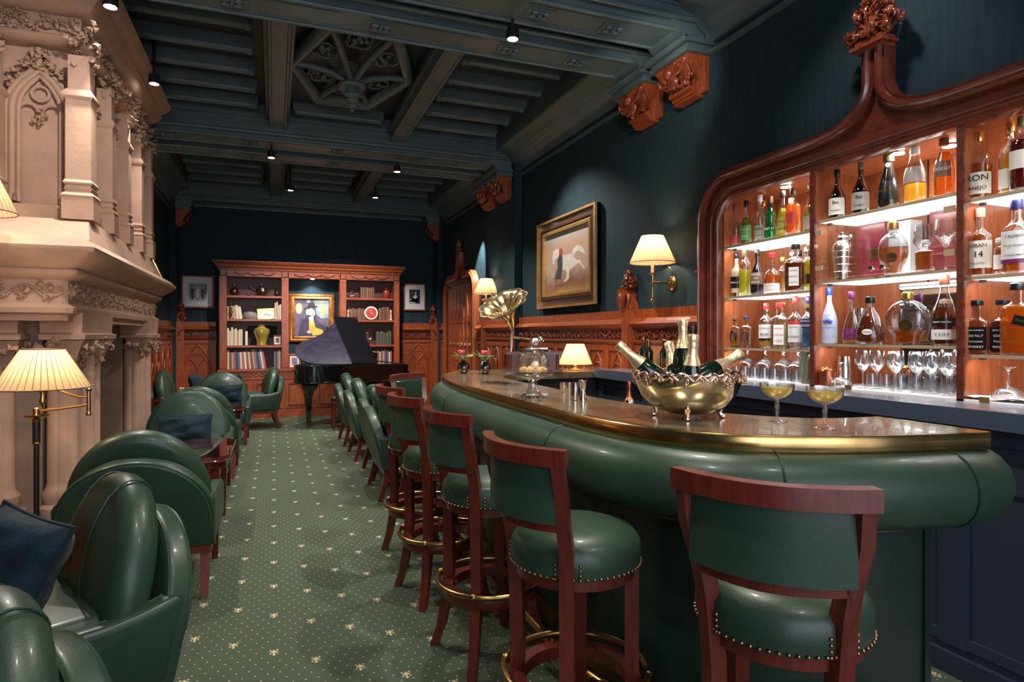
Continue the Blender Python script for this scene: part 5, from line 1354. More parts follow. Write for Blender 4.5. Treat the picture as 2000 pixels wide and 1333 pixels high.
    if lab:
        lm = {'cream': cream, 'white': cc('labwhite',(.82,.82,.80)), 'black': black, 'green': cc('labgreen',(.13,.30,.08)), 'red': cc('labred',(.6,.06,.05)), 'navy': cc('labnavy',(.03,.04,.16)), 'grey': cc('labgrey',(.42,.38,.34)), 'purple': cc('labpurple',(.16,.02,.12)), 'gold': M_['brass'], 'greengold': cc('labgg',(.40,.42,.10)), 'brownl': cc('labbrown',(.22,.13,.09))}[lab]
        la0, la1 = hb*lz, hb*(lz+lh)*1.0
        if la1 > hb*.9: la1 = hb*.9
        w_ = r*.80*labw if shape in ('square','disc') else r
        if shape == 'square':
            m = MB(); m.box(-r*sy*1.0-.0022,-r*sy*1.0-.0012,-w_,w_,la0,la1); xl = -r*sy-.0026
        elif shape == 'disc':
            m = MB(); m.lathe([(w_*.45,0),(w_*.45,.003),(0,.0035)], 20, M=TR(-r*sy*1.0+.000,0,(la0+la1)/2)@RY(-PI/2)); xl = -r*sy-.0045
        else:
            sp = 1.15*labw
            # follow the wall between the two heights
            def rad(zz):
                for (a,za),(b,zb) in zip(sh, sh[1:]):
                    if za <= zz <= zb and zb > za: return a+(b-a)*(zz-za)/(zb-za)
                return r
            pr_ = [(rad(la0+(la1-la0)*i/4)+.0012, la0+(la1-la0)*i/4) for i in range(5)]
            m = MB(); m.lathe(pr_, 16, caps=False, a0=PI-sp, a1=PI+sp); xl = -rad((la0+la1)/2)-.0032
        lo = m.build('bottle_label', lm, t)
        if txt:
            lines = txt.split('|'); n = len(lines); hh = (la1-la0)
            tc_ = {'black': black, 'white': cc('inkwhite',(.85,.85,.82)), 'red': cc('inkred',(.6,.05,.04)), 'gold': goldc, 'green': cc('inkgreen',(.05,.25,.08))}[tcol or 'black']
            for i, s_ in enumerate(lines):
                big = s_.startswith('*'); s2 = s_.lstrip('*')
                ts = min(hh/(n+.3)*(1.15 if big else .62), w_*(1.5 if shape != 'square' else 1.85)/(.64*max(3,len(s2))))
                if tsize: ts = tsize
                zz = la1-hh*(i+.6)/(n+.15)
                text('label_lettering', s2, ts, Matrix.Translation((xl,0,zz)) @ FR((0,0,0),(0,-1,0)), tc_, lo)
    if band:
        bm_, b0, b1 = band; lm2 = {'black': black,'white': cc('labwhite',(.82,.82,.80)),'red': cc('labred',(.6,.06,.05)),'navy': cc('labnavy',(.03,.04,.16)),'gold': M_['brass'],'purple': cc('labpurple',(.16,.02,.12)),'blue': cc('labblue',(.10,.35,.65)),'brown': cc('capbrown',(.25,.08,.04))}[bm_]
        if shape == 'square': MB().box(-r*sy-.0024,-r*sy-.0013,-r*.8,r*.8,hb*b0,hb*b1).build('label_band', lm2, t)
        else: MB().lathe([(r+.0014,hb*b0),(r+.0014,hb*b1)], 16, caps=False, a0=PI-1.15, a1=PI+1.15).build('label_band', lm2, t)
    return t
B = bottle
g = 'bottles on the top shelf of the left bay'; z = 2.031; X = 3.02
B('b','clear bottle with red label and dark stopper, leftmost on the top left shelf',X,3.51,z,.295,.040,'clear','clear',.5,'brown',lab='red',lz=.12,lh=.35,group=g,neck=.42)
B('b','green herbal liqueur bottle with green label, second from left on the top left shelf',X,3.405,z,.305,.040,'clear','green',.93,'black',lab='green',lz=.15,lh=.5,txt='CHARTREUSE|*V.E.P.',tcol='white',group=g,shape='slope',neck=.34)
B('b','slim gold-necked bottle behind the green herbal liqueur on the top left shelf',X+.12,3.37,z,.31,.030,'clear','yellow',.5,'gold',lab='gold',group=g)
B('b','tall clear bottle with pale pear printed on it on the top left shelf',X,3.275,z,.318,.037,'clear','clear',.6,'white',lab='grey',lz=.1,lh=.45,labw=.7,txt='POIRE|WILLIAMS',group=g,neck=.36)
t = B('b','bulbous emerald green mint liqueur bottle on the top left shelf',X-.01,3.170,z,.285,.042,'emerald','emerald',.98,'brown',group=g,shape='bulge',neck=.30)
text('label_lettering','GET 27',.020,Matrix.Translation((-.0445,0,.07))@FR((0,0,0),(0,-1,0)),cc('inkwhite',(.85,.85,.82)),t)
B('b','small white-capped clear bottle behind the emerald one',X+.13,3.14,z,.28,.03,'clear','clear',.5,'white',group=g)
B('b','yellow herbal liqueur bottle with dark cap on the top left shelf',X,3.075,z,.30,.038,'clear','yellow',.95,'black',lab='greengold',lz=.15,lh=.5,txt='CHARTREUSE|JAUNE',group=g,shape='slope',neck=.34)
B('b','broad orange liqueur bottle with red oval label under the downlight',X-.01,2.985,z,.295,.045,'clear','orange',.93,'olive',lab='red',lz=.35,lh=.35,labw=.5,group=g,neck=.30)
B('b','cream-capped bottle half hidden behind the orange one on the top left shelf',X+.10,2.905,z,.27,.032,'clear','yellow',.55,'tan',lab='white',group=g)
B('b','clear bottle at the right end of the top left shelf, beside the divider',X,2.855,z,.31,.042,'clear','green',.6,'white',lab='grey',lz=.1,lh=.4,group=g,neck=.36,shape='slope')
g = 'bottles on the second shelf of the left bay'; z = 1.681
B('b','cream bottle with black label at the left end of the second left shelf',X,3.50,z,.315,.040,'cream',None,.5,'black',lab='black',lz=.3,lh=.4,txt='KAHLUA',tcol='white',group=g,neck=.36,band=('gold',.02,.14))
B('b','tall clear round-shouldered bottle with yellow spirit on the second left shelf',X-.01,3.405,z,.318,.041,'clear','yellow',.75,'olive',group=g,neck=.24,nr=.016)
B('b','glossy black cream liqueur bottle on the second left shelf',X-.01,3.29,z,.305,.045,'dark',None,.5,'black',lab='brownl',lz=.35,lh=.4,txt='BAILEYS|THE|ORIGINAL',tcol='white',group=g,neck=.34,shape='slope')
B('b','bottle with yellow cap behind the black cream liqueur',X+.12,3.20,z,.25,.032,'clear','gold',.6,'gold',group=g)
B('b','squat orange liqueur bottle with red cap and ribbon on the second left shelf',X-.02,3.145,z,.265,.052,'clear','orange',.80,'red',lab='white',lz=.05,lh=.38,txt='Grand Marnier|LIQUEUR',tcol='red',group=g,shape='jug',neck=.42,nr=.016)
B('b','clear bottle with black cap behind the squat orange one',X+.13,3.07,z,.28,.035,'clear','clear',.6,'black',group=g)
B('b','another clear bottle standing at the back of the second left shelf',X+.13,3.13,z,.275,.033,'clear','clear',.6,'silver',group=g)
B('b','square amber almond liqueur bottle with black square cap and white label',X-.02,2.955,z,.295,.058,'clear','dkamber',.86,'black',lab='white',lz=.18,lh=.55,labw=.62,txt='ORIGINALE|*DISARONNO|AMARETTO',group=g,shape='square',neck=.30,nr=.018)
B('b','silver-capped bottle behind the square almond liqueur',X+.12,3.0,z,.29,.034,'clear','clear',.6,'silver',group=g)
B('b','bright yellow bottle at the right end of the second left shelf',X,2.865,z,.30,.034,'clear','yellow',.95,'olive',group=g,lab='gold',neck=.34)
g = 'bottles on the third shelf of the left bay'; z = 1.331
for yy, lab_, lq_, cp_ in [(3.52,'square tequila bottle with yellow spirit and horseshoe mark, leftmost on the third left shelf','gold','brown'),(3.405,'square clear tequila bottle with horseshoe mark, second from left on the third left shelf','clear','navy')]:
    t = B('b',lab_,X,yy,z,.215,.042,'clear',lq_,.5,cp_,group=g,shape='square',neck=.32,nr=.014)
    m = MB(); m.tube([(-.034,-.018*math.cos(a),.078+.034*math.sin(a)) for a in [math.radians(q) for q in range(-60,250,20)]], .007, 6); m.build('horseshoe_mark', black, t)
B('b','clear bottle with silver screw cap behind the tequila bottles',X+.10,3.32,z,.275,.033,'clear','clear',.6,'silver',group=g)
B('b','rum bottle with red cap and gold and white label on the third left shelf',X-.01,3.21,z,.295,.045,'clear','gold',.72,'red',lab='white',lz=.32,lh=.45,txt='*MOUNT GAY|RUM',group=g,neck=.32,band=('black',.25,.32))
B('b','bottle with yellow cap standing behind the rum',X+.11,3.19,z,.30,.034,'clear','yellow',.8,'gold',group=g)
B('b','square gin bottle with red cap and pink-white label on the third left shelf',X-.01,3.09,z,.29,.052,'clear','clear',.8,'red',lab='white',lz=.12,lh=.62,labw=.75,txt='*BEEFEATER|LONDON|GIN',tcol='red',group=g,shape='square',neck=.30,nr=.017)
B('b','green-capped bottle behind the gin',X+.13,3.0,z,.30,.034,'green','clear',.6,'greencap',group=g)
B('b','vodka bottle with red and tan cap and white picture label on the third left shelf',X-.02,2.955,z,.325,.042,'clear','clear',.9,'red',lab='white',lz=.2,lh=.62,txt='*STOLICHNAYA|VODKA',tcol='black',group=g,neck=.36,band=('red',.72,.82))
B('b','vodka bottle with navy band at the right end of the third left shelf',X-.01,2.865,z,.32,.040,'clear','blue',.70,'navy',lab='navy',lz=.62,lh=.28,txt='WYBOROWA|*WODKA',tcol='white',group=g,neck=.36)
# middle bay, top
g = 'bottles on the top shelf of the middle bay'; z = 2.076; X = 3.0
B('b','dark brandy bottle with cream label, leftmost on the top middle shelf',X,2.650,z,.285,.044,'brown','dkamber',.8,'black',lab='cream',lz=.12,lh=.52,txt='Bas|*Armagnac',group=g,shape='slope',neck=.36)
B('b','dark brandy bottle with grey label and round seal, second on the top middle shelf',X,2.497,z,.285,.046,'brown','dkamber',.85,'olive',lab='grey',lz=.12,lh=.52,txt='Bas|*Armagnac',group=g,shape='slope',neck=.36)
t = B('b','dark flagon-shaped brandy bottle with black label, third on the top middle shelf',X,2.332,z,.285,.055,'dark',None,.8,'olive',lab='black',lz=.2,lh=.5,txt='*ARMAGNAC',tcol='gold',group=g,shape='pear',neck=.30,nr=.02)
MB().lathe([(.012,0),(.012,.003),(0,.004)],16,M=TR(-.026,0,.225)@RY(-PI/2)).build('seal', cream, t)
B('b','clear bottle with a slanted leaf label and little gold spirit under the middle downlight',X,2.190,z,.285,.050,'clear','gold',.42,'white',lab='grey',lz=.45,lh=.35,group=g,shape='slope',neck=.22,nr=.017)
B('b','tall amber cognac bottle, rightmost on the top middle shelf',X,2.045,z,.29,.045,'clear','amber',.97,'brown',lab='brownl',lz=.42,lh=.35,labw=.7,txt='GODET',tcol='white',group=g,shape='slope',neck=.24,nr=.016)
# middle bay, second shelf
z = 1.726
t = thing('cocktail_shaker', 'engraved silver lidded shaker behind the cabinet glass door', 'shaker', (X+.02,2.635,z+.001))
MB().lathe([(.03,0),(.042,.004),(.040,.015),(.045,.05),(.052,.13),(.056,.165),(.054,.195),(.044,.215),(.036,.225),(.040,.232),(.040,.242),(.030,.252),(.012,.262),(.016,.272),(.0,.28)], 20, lobes=10, la=.02).build('shaker_body', M_['silver'], t)
m = MB()
for zz in (.05,.09,.13,.165): 
    rr_ = .049+.004*(zz-.05)/.06; m.tube([(rr_*1.05*math.cos(a),rr_*1.05*math.sin(a),zz) for a in [2*PI*i/24 for i in range(24)]], .002, 5, closed=True)
m.tube([(.0,-.04,.215),(.0,-.065,.235),(0,-.055,.25)], .008, 6); m.build('engraved_rings', M_['silver'], t)
t = thing('presentation_box', 'open crimson presentation box with white lining, left of the crystal decanter', 'box', (X+.10,2.44,z+.001), .0)
m = MB(); m.box(.0,.10,-.005,.17,0,.31); m.build('box_lid', M_['red_box'], t)
m = MB(); m.box(.03,.12,-.13,-.005,0,.30); m.build('box_lining', M_['white'], t)
m = MB()
for q in (.10,.19,.25): m.lathe([(.018,0),(.02,.004),(0,.005)],14,M=TR(.028,-.05,q)@RY(-PI/2))
m.build('lining_recess', M_['mount'], t)
MB().box(-.006,0,.015,.085,.11,.17).build('brass_plaque', M_['brass_old'], t); text('plaque_lettering','COGNAC|XIII'.replace('|','\n'),.018,Matrix.Translation((-.008,.05,.146))@FR((0,0,0),(0,-1,0)),black,t)
t = thing('presentation_box', 'closed crimson presentation box behind the snifters, right of the crystal decanter', 'box', (X+.12,2.08,z+.001)); MB().box(0,.10,-.10,.12,0,.315).build('box_body', M_['red_box'], t)
B('crystal_decanter','round crystal cognac decanter with gold collar behind the cabinet glass door',X-.01,2.300,z,.275,.070,'cut','amber',.80,'gold',lab='gold',lz=.35,lh=.3,shape='disc',neck=.34,nr=.020,group=None)
t = thing('crystal_stopper', 'spiky white crystal stopper on the gold-collared decanter', 'stopper', (X-.01,2.30,z+.277))
m = MB()
for i in range(9):
    a = 2*PI*i/9; m.ball((0,.024*math.cos(a),.03+.024*math.sin(a)), (.008,.009,.009), 6, 4)
m.ball((0,0,.03),(.010,.02,.03),8,6); m.build('stopper_body', M_['white'], t)
def wineglass(label, x, y, z, H=.20, r=.036, foot=.034, stem=.09, group='tulip wine glasses', kind='tulip'):
    t = thing('wine_glass', label, 'glass', (x,y,z+.001), 0, group)
    if kind == 'tulip': g_ = [(foot,0),(foot,.002),(.010,.006),(.004,.012),(.0035,stem*.6),(.005,stem),(r*.55,stem+.018),(r,stem+(H-stem)*.40),(r*.92,H-.02),(r*.84,H),(r*.82,H),(r*.90,H-.02),(r*.97,stem+(H-stem)*.40),(r*.5,stem+.021),(0,stem+.006)]
    else: g_ = [(foot,0),(foot,.002),(.008,.006),(.004,.012),(.004,stem*.6),(.009,stem*.9),(.012,stem),(r*.5,stem+.02),(r,stem+.05),(r*.96,H*.8),(r*.86,H),(r*.84,H),(r*.93,H*.8),(r*.96,stem+.05),(0,stem+.012)]
    MB().lathe(g_, 24, caps=False, M=None).build('glass_body', M_['glass'], t, angle=60)
    return t
wineglass('tall cut snifter with engraved ring, left of two behind the cabinet glass door', X, 2.145, z, .235, .046, .036, .10, 'snifters in the glass-doored compartment', 'cut')
wineglass('tall cut snifter with engraved ring, right of two behind the cabinet glass door', X-.01, 2.03, z, .245, .048, .036, .12, 'snifters in the glass-doored compartment', 'cut')
B('small_decanter','small square decanter with amber cognac and ball stopper between the two snifters',X-.03,2.115,z,.155,.040,'clear','amber',.93,'white',shape='square',neck=.32,nr=.013)
# middle bay, third shelf
g = 'bottles on the third shelf of the middle bay'; z = 1.368
t = B('b','tall frosted vodka bottle with blue neck, leftmost on the third middle shelf',X,2.705,z,.325,.043,'frosted',None,.5,'blue',group=g,neck=.34,shape='slope')
text('label_lettering','GREY GOOSE',.0135,Matrix.Translation((-.046,0,.09))@FR((0,0,0),(0,-1,0)),cc('inkblue',(.05,.06,.40)),t)
m = MB(); m.tube([(-.0445,.024,.125),(-.046,.0,.135),(-.0445,-.024,.122)],[.008,.012,.010],8); m.build('printed_mountains', cc('printblue',(.10,.13,.55)), t)
m = MB(); m.tube([(-.0435,.018,.175),(-.0445,.006,.165),(-.0445,-.002,.18),(-.0435,-.018,.183)],.0025,6); m.build('printed_geese', M_['white'], t)
t = thing('mixing_tin', 'steel mixing tin behind the frosted vodka bottle on the third middle shelf', 'tin', (X+.12,2.60,z+.001)); MB().lathe([(.032,0),(.034,.004),(.045,.20),(.043,.20),(.03,.01),(0,.008)],24).build('tin_body', M_['silver'], t)
B('b','cognac bottle with purple cap and purple star label on the third middle shelf',X-.01,2.548,z,.290,.046,'clear','gold',.32,'purple',lab='purple',lz=.14,lh=.36,labw=.8,txt='COURVOISIER',tcol='gold',group=g,shape='pear',neck=.42,nr=.014)
t = B('b','dark bulging cognac bottle with oval cream label on the third middle shelf',X-.02,2.425,z,.255,.072,'clear','dkamber',.82,'black',group=g,shape='pear',neck=.30,nr=.019)
MB().lathe([(.024,0),(.024,.002),(0,.003)],24,M=TR(-.0715,.0,.065)@Matrix.Diagonal((1,1,.65,1))@RY(-PI/2)).build('oval_label', cream, t); text('label_lettering','HENNESSY',.0085,Matrix.Translation((-.0752,0,.065))@FR((0,0,0),(0,-1,0)),black,t)
B('crystal_decanter','broad fluted crystal cognac decanter with gold neck on the third middle shelf',X-.02,2.215,z,.265,.098,'cut','amber',.38,'gold',lab='gold',lz=.42,lh=.2,labw=.85,shape='disc',neck=.30,nr=.021,group=None)
B('b','small grey-labelled decanter bottle behind the fluted crystal one',X+.11,2.11,z,.225,.045,'clear','clear',.6,'tan',lab='grey',lz=.2,lh=.5,group=g,shape='square',neck=.28,nr=.02)
t = B('b','tall dark red cognac bottle with black label, rightmost on the third middle shelf',X-.02,2.030,z,.335,.052,'clear','dkamber',.80,'brown',lab='black',lz=.40,lh=.17,txt='REMY MARTIN',tcol='white',group=g,shape='slope',neck=.32,nr=.017,band=('white',.12,.33))
text('label_lettering','V.S.O.P',.020,Matrix.Translation((-.0560,0,.051))@FR((0,0,0),(0,-1,0)),black,t)
# right bay
g = 'bottles on the top shelf of the right bay'; z = 2.031
B('b','clear rum bottle with ornate cream label and gold cap, leftmost on the top right shelf',X,1.885,z-.0,.31,.050,'clear','amber',.75,'gold',lab='cream',lz=.1,lh=.45,txt='*RON|ANEJO',group=g,neck=.30)
B('b','gold-capped amber bottle, second from left on the top right shelf',X+.07,1.800,z,.315,.038,'clear','amber',.8,'gold',lab='cream',group=g,neck=.34)
B('b','gold-capped bottle with yellow spirit, third from left on the top right shelf',X,1.755,z,.315,.044,'clear','gold',.75,'gold',lab='cream',lz=.1,lh=.4,group=g,neck=.32)
B('b','dark red bottle with cream label, rightmost seen on the top right shelf',X-.03,1.695,z,.318,.044,'clear','red',.97,'olive',lab='cream',lz=.4,lh=.35,group=g,neck=.30)
g = 'bottles on the second shelf of the right bay'; z = 1.681
B('b','whisky bottle with large cream label reading fourteen on the second right shelf',X-.01,1.875,z,.312,.050,'clear','amber',.92,'tan',lab='cream',lz=.18,lh=.62,txt='OBAN|*14|SINGLE MALT',group=g,neck=.36,nr=.015)
B('b','little sample bottle between the cream-labelled whiskies',X,1.795,z,.165,.027,'clear','amber',.85,'white',lab='white',lz=.2,lh=.5,group=g,neck=.22,nr=.016)
B('b','bottle with yellow spirit behind the sample bottle',X+.08,1.77,z,.31,.040,'clear','gold',.9,'brown',lab='gold',group=g,neck=.34)
B('b','broad whisky bottle with navy cap and lilac-white label on the second right shelf',X-.03,1.715,z,.318,.054,'clear','amber',.85,'navy',lab='white',lz=.25,lh=.60,txt='*TALISKER|PORT RUIGHE|SINGLE MALT',group=g,neck=.34,nr=.018,band=('purple',.20,.28))
g = 'whiskey bottles on the third shelf of the right bay'; z = 1.331
for yy, xx, lab_ in [(1.885,X-.02,'square whiskey bottle with black label on the third right shelf, front left'),(1.805,X+.03,'second square black-labelled whiskey bottle, partly behind the first')]:
    B('b',lab_,xx,yy,z,.245,.046,'clear','dkamber' if xx > 3 else 'amber',.97,'black',lab='black',lz=.12,lh=.66,labw=1.15,txt="*JACK DANIEL'S|Old No.7|Tennessee|WHISKEY",tcol='white',group=g,shape='square',neck=.36,nr=.018)
t = B('b','square whisky bottle with slanted black band at the right edge of the photo',X-.03,1.715,z,.31,.055,'clear','orange',1.0,'black',group=g,shape='square',neck=.30,nr=.018)
MB(M=RX(.30)).box(-.0425,-.0412,-.052,.052,.125,.165).build('slanted_label', black, t)
text('label_lettering','BLACK LABEL',.0145,RX(.30)@Matrix.Translation((-.0432,0,.145))@FR((0,0,0),(0,-1,0)),goldc,t)
# bottom level of the cabinet
z = 1.129
wg = wineglass('tulip glass, first from left in the bottom middle bay', X-.03, 2.46, z, .205, .040)
specs = [(X-.02,2.385,'second'),(X+.05,2.33,'third'),(X-.03,2.27,'fourth'),(X+.06,2.215,'fifth'),(X-.02,2.165,'sixth'),(X+.07,2.14,'seventh'),(X-.03,2.09,'eighth'),(X+.06,2.05,'ninth'),(X-.035,2.005,'tenth'),(X+.05,1.965,'eleventh')]
for x_, y_, nth in specs: dup(wg, (x_,y_,z+.001), 0, nth+' tulip glass from the left in the bottom middle bay', 'tulip wine glasses')
def tumbler(label, x, y, z, h=.075, r=.036, group='upturned cut tumblers', mt='cut'):
    t = thing('tumbler', label, 'glass', (x,y,z+.001), 0, group)
    MB().lathe([(r,0),(r*1.0,.002),(r*.92,h),(0,h),(0,h-.01),(r*.86,h-.01),(r*.95,0)], 20, caps=False, lobes=10, la=.02).build('glass_body', M_[mt], t, angle=60); return t
tb = tumbler('upturned tumbler in the left bay behind the champagne bowl, first of the front row', X-.02, 3.46, z)
k = 1
names = ['second','third','fourth','fifth','sixth','seventh']
for i in range(6): dup(tb, (X-.02,3.46-.088*(i+1),z+.001), 0, names[i]+' upturned tumbler of the front row in the bottom left bay', 'upturned cut tumblers')
for i in range(7): dup(tb, (X+.09,3.47-.095*i,z+.001), 0, (['first']+names)[i]+' upturned tumbler of the back row in the bottom left bay', 'upturned cut tumblers')
for i, yy in enumerate((2.545,2.46,2.375,2.29,2.205,2.12)): dup(tb, (X+.14,yy,z+.001), 0, (['first']+names)[i]+' upturned tumbler behind the tulip glasses', 'upturned cut tumblers')
up = ['first','second','third','fourth','fifth']
for i, yy in enumerate((3.47,3.30,3.14,3.02,2.93)):
    coupe(up[i]+' upturned coupe from the left on top of the tumblers in the left bay', (X+.09,yy,z+.077), False, 'upturned coupes in the left bay', True)
coupe('upturned coupe on the white cloth at the right end of the cabinet', (X-.02,1.755,z+.008), False, None, True)
coupe('small upturned coupe between copper cup and tulip glasses', (X-.06,2.575,z), False, None, True)
t = thing('ceramic_mug', 'grey-green carved ceramic mug against the left cabinet divider', 'mug', (X-.03,2.83,z+.001))
MB().lathe([(.038,0),(.042,.01),(.040,.05),(.043,.10),(.041,.15),(.045,.19),(.041,.19),(.037,.02),(0,.015)], 24).build('mug_body', col('mug', (.13,.15,.10), .4), t)
m = MB()
for i in range(16): a = PI+random.uniform(-1.3,1.3); m.tube([(.043*math.cos(a),.043*math.sin(a),zz_) for zz_ in (random.uniform(.02,.08),random.uniform(.09,.16))], .004, 6)
m.build('mug_relief', col('mug_relief', (.20,.22,.15), .4), t)
t = thing('copper_cup', 'copper cup full of gilt cocktail picks at the left of the bottom middle bay', 'cup', (X-.05,2.675,z+.001)); MB().lathe([(.040,0),(.044,.004),(.044,.082),(.041,.082),(.040,.01),(0,.008)],24).build('cup_body', M_['copper'], t)
t2 = thing('cocktail_picks', 'tangle of gilt cocktail picks in the copper cup', 'cocktail picks', (X-.05,2.675,z+.083)); m = MB()
for i in range(46):
    a = random.uniform(0,6.28); r = random.uniform(0,.034); p_ = Vector((r*math.cos(a),r*math.sin(a),random.uniform(0,.016))); q = Vector((random.uniform(-1,1),random.uniform(-1,1),random.uniform(-.2,.7)))*.013
    m.tube([tuple(p_-q),tuple(p_+q*.3+Vector((0,0,.003))),tuple(p_+q)], .0022, 5)
o = m.build('gilt_picks', M_['gold'], t2); o['kind'] = 'stuff'
t = thing('mixing_tin', 'upturned steel mixing tin behind the copper cup', 'tin', (X+.06,2.655,z+.001)); MB().lathe([(.045,0),(.045,.003),(.031,.165),(.0,.167)],24).build('tin_body', M_['silver'], t)
t = thing('folded_cloth', 'white folded cloth on the cabinet floor at right', 'cloth', (X-.0,1.77,z+.001))
vs = []; n = 16
for j in range(n+1):
    for i in range(n+1):
        u = i/n; v = j/n; vs.append((-.08+.22*u, -.14+.26*v, .006+.010*math.sin(7*v+2*u)*math.sin(3*u+1)*(1-u)+.003+.012*math.exp(-((v-.75)/.08)**2)))
m = MB(); m.add(vs, [(j*(n+1)+i,j*(n+1)+i+1,(j+1)*(n+1)+i+1,(j+1)*(n+1)+i) for j in range(n) for i in range(n)]); m.build('cloth_sheet', M_['white'], t, angle=80)
# wine bottles on the back counter beside the cabinet
def winebottle(label, x, y, z=1.121, H=.31, cork=True, labmat=None, txt=None, gl='wine'):
    t = thing('wine_bottle', label, 'bottle', (x,y,z), 0, 'wine bottles on the back counter')
    MB().lathe([(0,.006),(.033,0),(.037,.006),(.037,H*.60),(.034,H*.66),(.018,H*.73),(.0145,H*.78),(.0145,H*.97),(0,H*.97)], 24).build('bottle_body', GL[gl], t)
    MB().lathe([(.0155,H*.80),(.0155,H*.985),(.012,H),(0,H)], 14).build('capsule', black if not cork else M_['brass_old'], t)
    if labmat: MB().lathe([(.0382,H*.12),(.0382,H*.46)], 16, caps=False, a0=PI-.6, a1=PI+1.1).build('bottle_label', labmat, t)
    return t
winebottle('wine bottle with pale cork, far left of those behind the champagne bowl', 2.80, 4.33, H=.27); winebottle('wine bottle second from left behind the champagne bowl', 2.78, 4.23, H=.26)
winebottle('green wine bottle with gold capsule between the champagne bottles, back one', 2.84, 4.10, H=.26); winebottle('green wine bottle with yellow capsule between the champagne bottles', 2.80, 4.02, H=.26, labmat=M_['brass'])
winebottle('dark wine bottle seen just left of the tallest champagne bottle', 2.82, 3.86, H=.28)
winebottle('black bottle with red capsule standing behind the front champagne bottle', 2.82, 3.74, H=.36, cork=False, gl='dark')
t = winebottle('large black wine bottle with white label beside the cabinet frame', 2.74, 3.62, H=.36, cork=False, labmat=M_['white'], gl='dark')
MB().lathe([(.0375,.19),(.033,.225)], 14, caps=False, a0=PI-.7, a1=PI+.7).build('shoulder_label', M_['mount'], t)
# ---------------------------------------------------------------- bookcase on the back wall
random.seed(41)
bc = thing('bookcase', 'wide mahogany bookcase with a central picture niche on the back wall', 'bookcase', (.65,11.6,0)); OB2 = TR(-.65,-11.6,0)
def kb(): return MB(M=OB2)
YF = 11.50; BX0, BX1 = -.86, 2.17; ZB = .83; ZH = 2.41
cols = [(-.745,.125),(.24,1.10),(1.215,2.07)]
m = kb(); m.box(BX0,-.745,YF,YB-.002,ZB,2.50).box(.125,.24,YF,YB-.002,ZB,2.50).box(1.10,1.215,YF,YB-.002,ZB,2.50).box(2.07,BX1,YF,YB-.002,ZB,2.50); m.box(BX0,BX1,YF,YB-.002,ZH,2.52)
for x in (-.80,.18,1.16,2.12):
    m.box(x-.045,x+.045,YF-.02,YF,ZB+.02,2.36).box(x-.05,x+.05,YF-.025,YF,2.36,2.40).box(x-.045,x+.045,YF-.02,YF,2.42,2.50)
m.build('case_frame', M_['mahog'], bc)
for q in (cols[0],cols[2]): kb().box(q[0],q[1],YB-.03,YB-.003,ZB,ZH).build('back_boards', M_['shelfback'], bc)
m = kb(); m.box(.24,1.10,YB-.03,YB-.003,ZB,ZH); m.build('niche_lining', M_['wall'], bc)
for c0_, c1_ in (cols[0], cols[2]):
    for z in (1.235,1.685,2.085):
        kb().box(c0_,c1_,YF+.005,YB-.03,z-.035,z).build('shelf', M_['mahog_h'], bc)
m = kb(); k = [(0,2.52),(.02,2.52),(.025,2.55),(.05,2.57),(.055,2.60),(.09,2.63),(.10,2.665),(0,2.665)]
vs = []; 
for d, z in k: vs += [(BX0-d,YB-.002,z),(BX0-d,YF-d,z),(BX1+d,YF-d,z),(BX1+d,YB-.002,z)]
n = len(k); m.add(vs, [(j*4+i,j*4+i+1,((j+1)%n)*4+i+1,((j+1)%n)*4+i) for j in range(n) for i in range(3)]); m.box(BX0-.1,BX1+.1,YF-.1,YB-.002,2.655,2.668)
m.build('cornice', M_['mahog'], bc)
for a, b in [(-.62,.0),(.34,1.0),(1.32,1.96)]:
    m = kb(); w_ = (b-a)/3
    for q in range(3):
        x = a+q*w_; m.tube([(x+w_*i/8, YF-.012, 2.475-.035*math.sin(PI*i/8)) for i in range(9)], [.006+.006*math.sin(PI*i/8) for i in range(9)], 6); m.ball((x,YF-.012,2.475), (.014,.008,.014), 7, 5); m.tube([(x,YF-.01,2.475),(x,YF-.01,2.43)], .004, 5)
    m.ball((b,YF-.012,2.475), (.014,.008,.014), 7, 5)
    m.build('swag_carving', M_['mahog_carved'], bc)
YC = YF-.12
m = kb(); m.box(BX0-.02,BX1+.02,YC-.02,YB-.002,ZB-.03,ZB).box(BX0,BX1,YC,YB-.002,.0,ZB-.03).box(BX0-.015,BX1+.015,YC-.02,YC,.0,.13).box(BX0-.01,BX1+.01,YC-.012,YC,.66,.68); m.build('base_cabinet', M_['mahog_h'], bc)
m = kb()
for i in range(34):
    x = BX0+.05+i*(BX1-BX0-.1)/33; m.tube([(x+.028*math.cos(a),YC-.006,.74+.028*math.sin(a)) for a in [2*PI*q/12 for q in range(12)]], .006, 5, closed=True); m.ball((x+.045,YC-.004,.74), (.006,.005,.02), 6, 4)
m.build('roundel_band', M_['mahog_carved'], bc)
for i in range(6):
    x0 = BX0+.04+i*.502; x1 = x0+.46; d = kb().box(x0,x1,YC-.014,YC,.16,.63).build('cupboard_door', M_['mahog'], bc)
    m = kb(); m.sweep([(x0+.06,YC-.016,.21),(x1-.06,YC-.016,.21),(x1-.06,YC-.016,.58),(x0+.06,YC-.016,.58)], [(-.008,0),(.008,0),(.008,.01),(-.008,.01)], (0,-1,0), closed=True); m.build('panel_moulding', M_['mahog_dark'], d)
kb().lathe([(.03,2.404),(.03,2.41)], 16, (.64,YF+.10,0)).build('niche_downlight', M_['led'], bc)
spot('niche_spot_beam', (.64,YF+.10,2.395), (.64,11.80,1.6), 16, (1,.97,.95), 110, .6, .02)

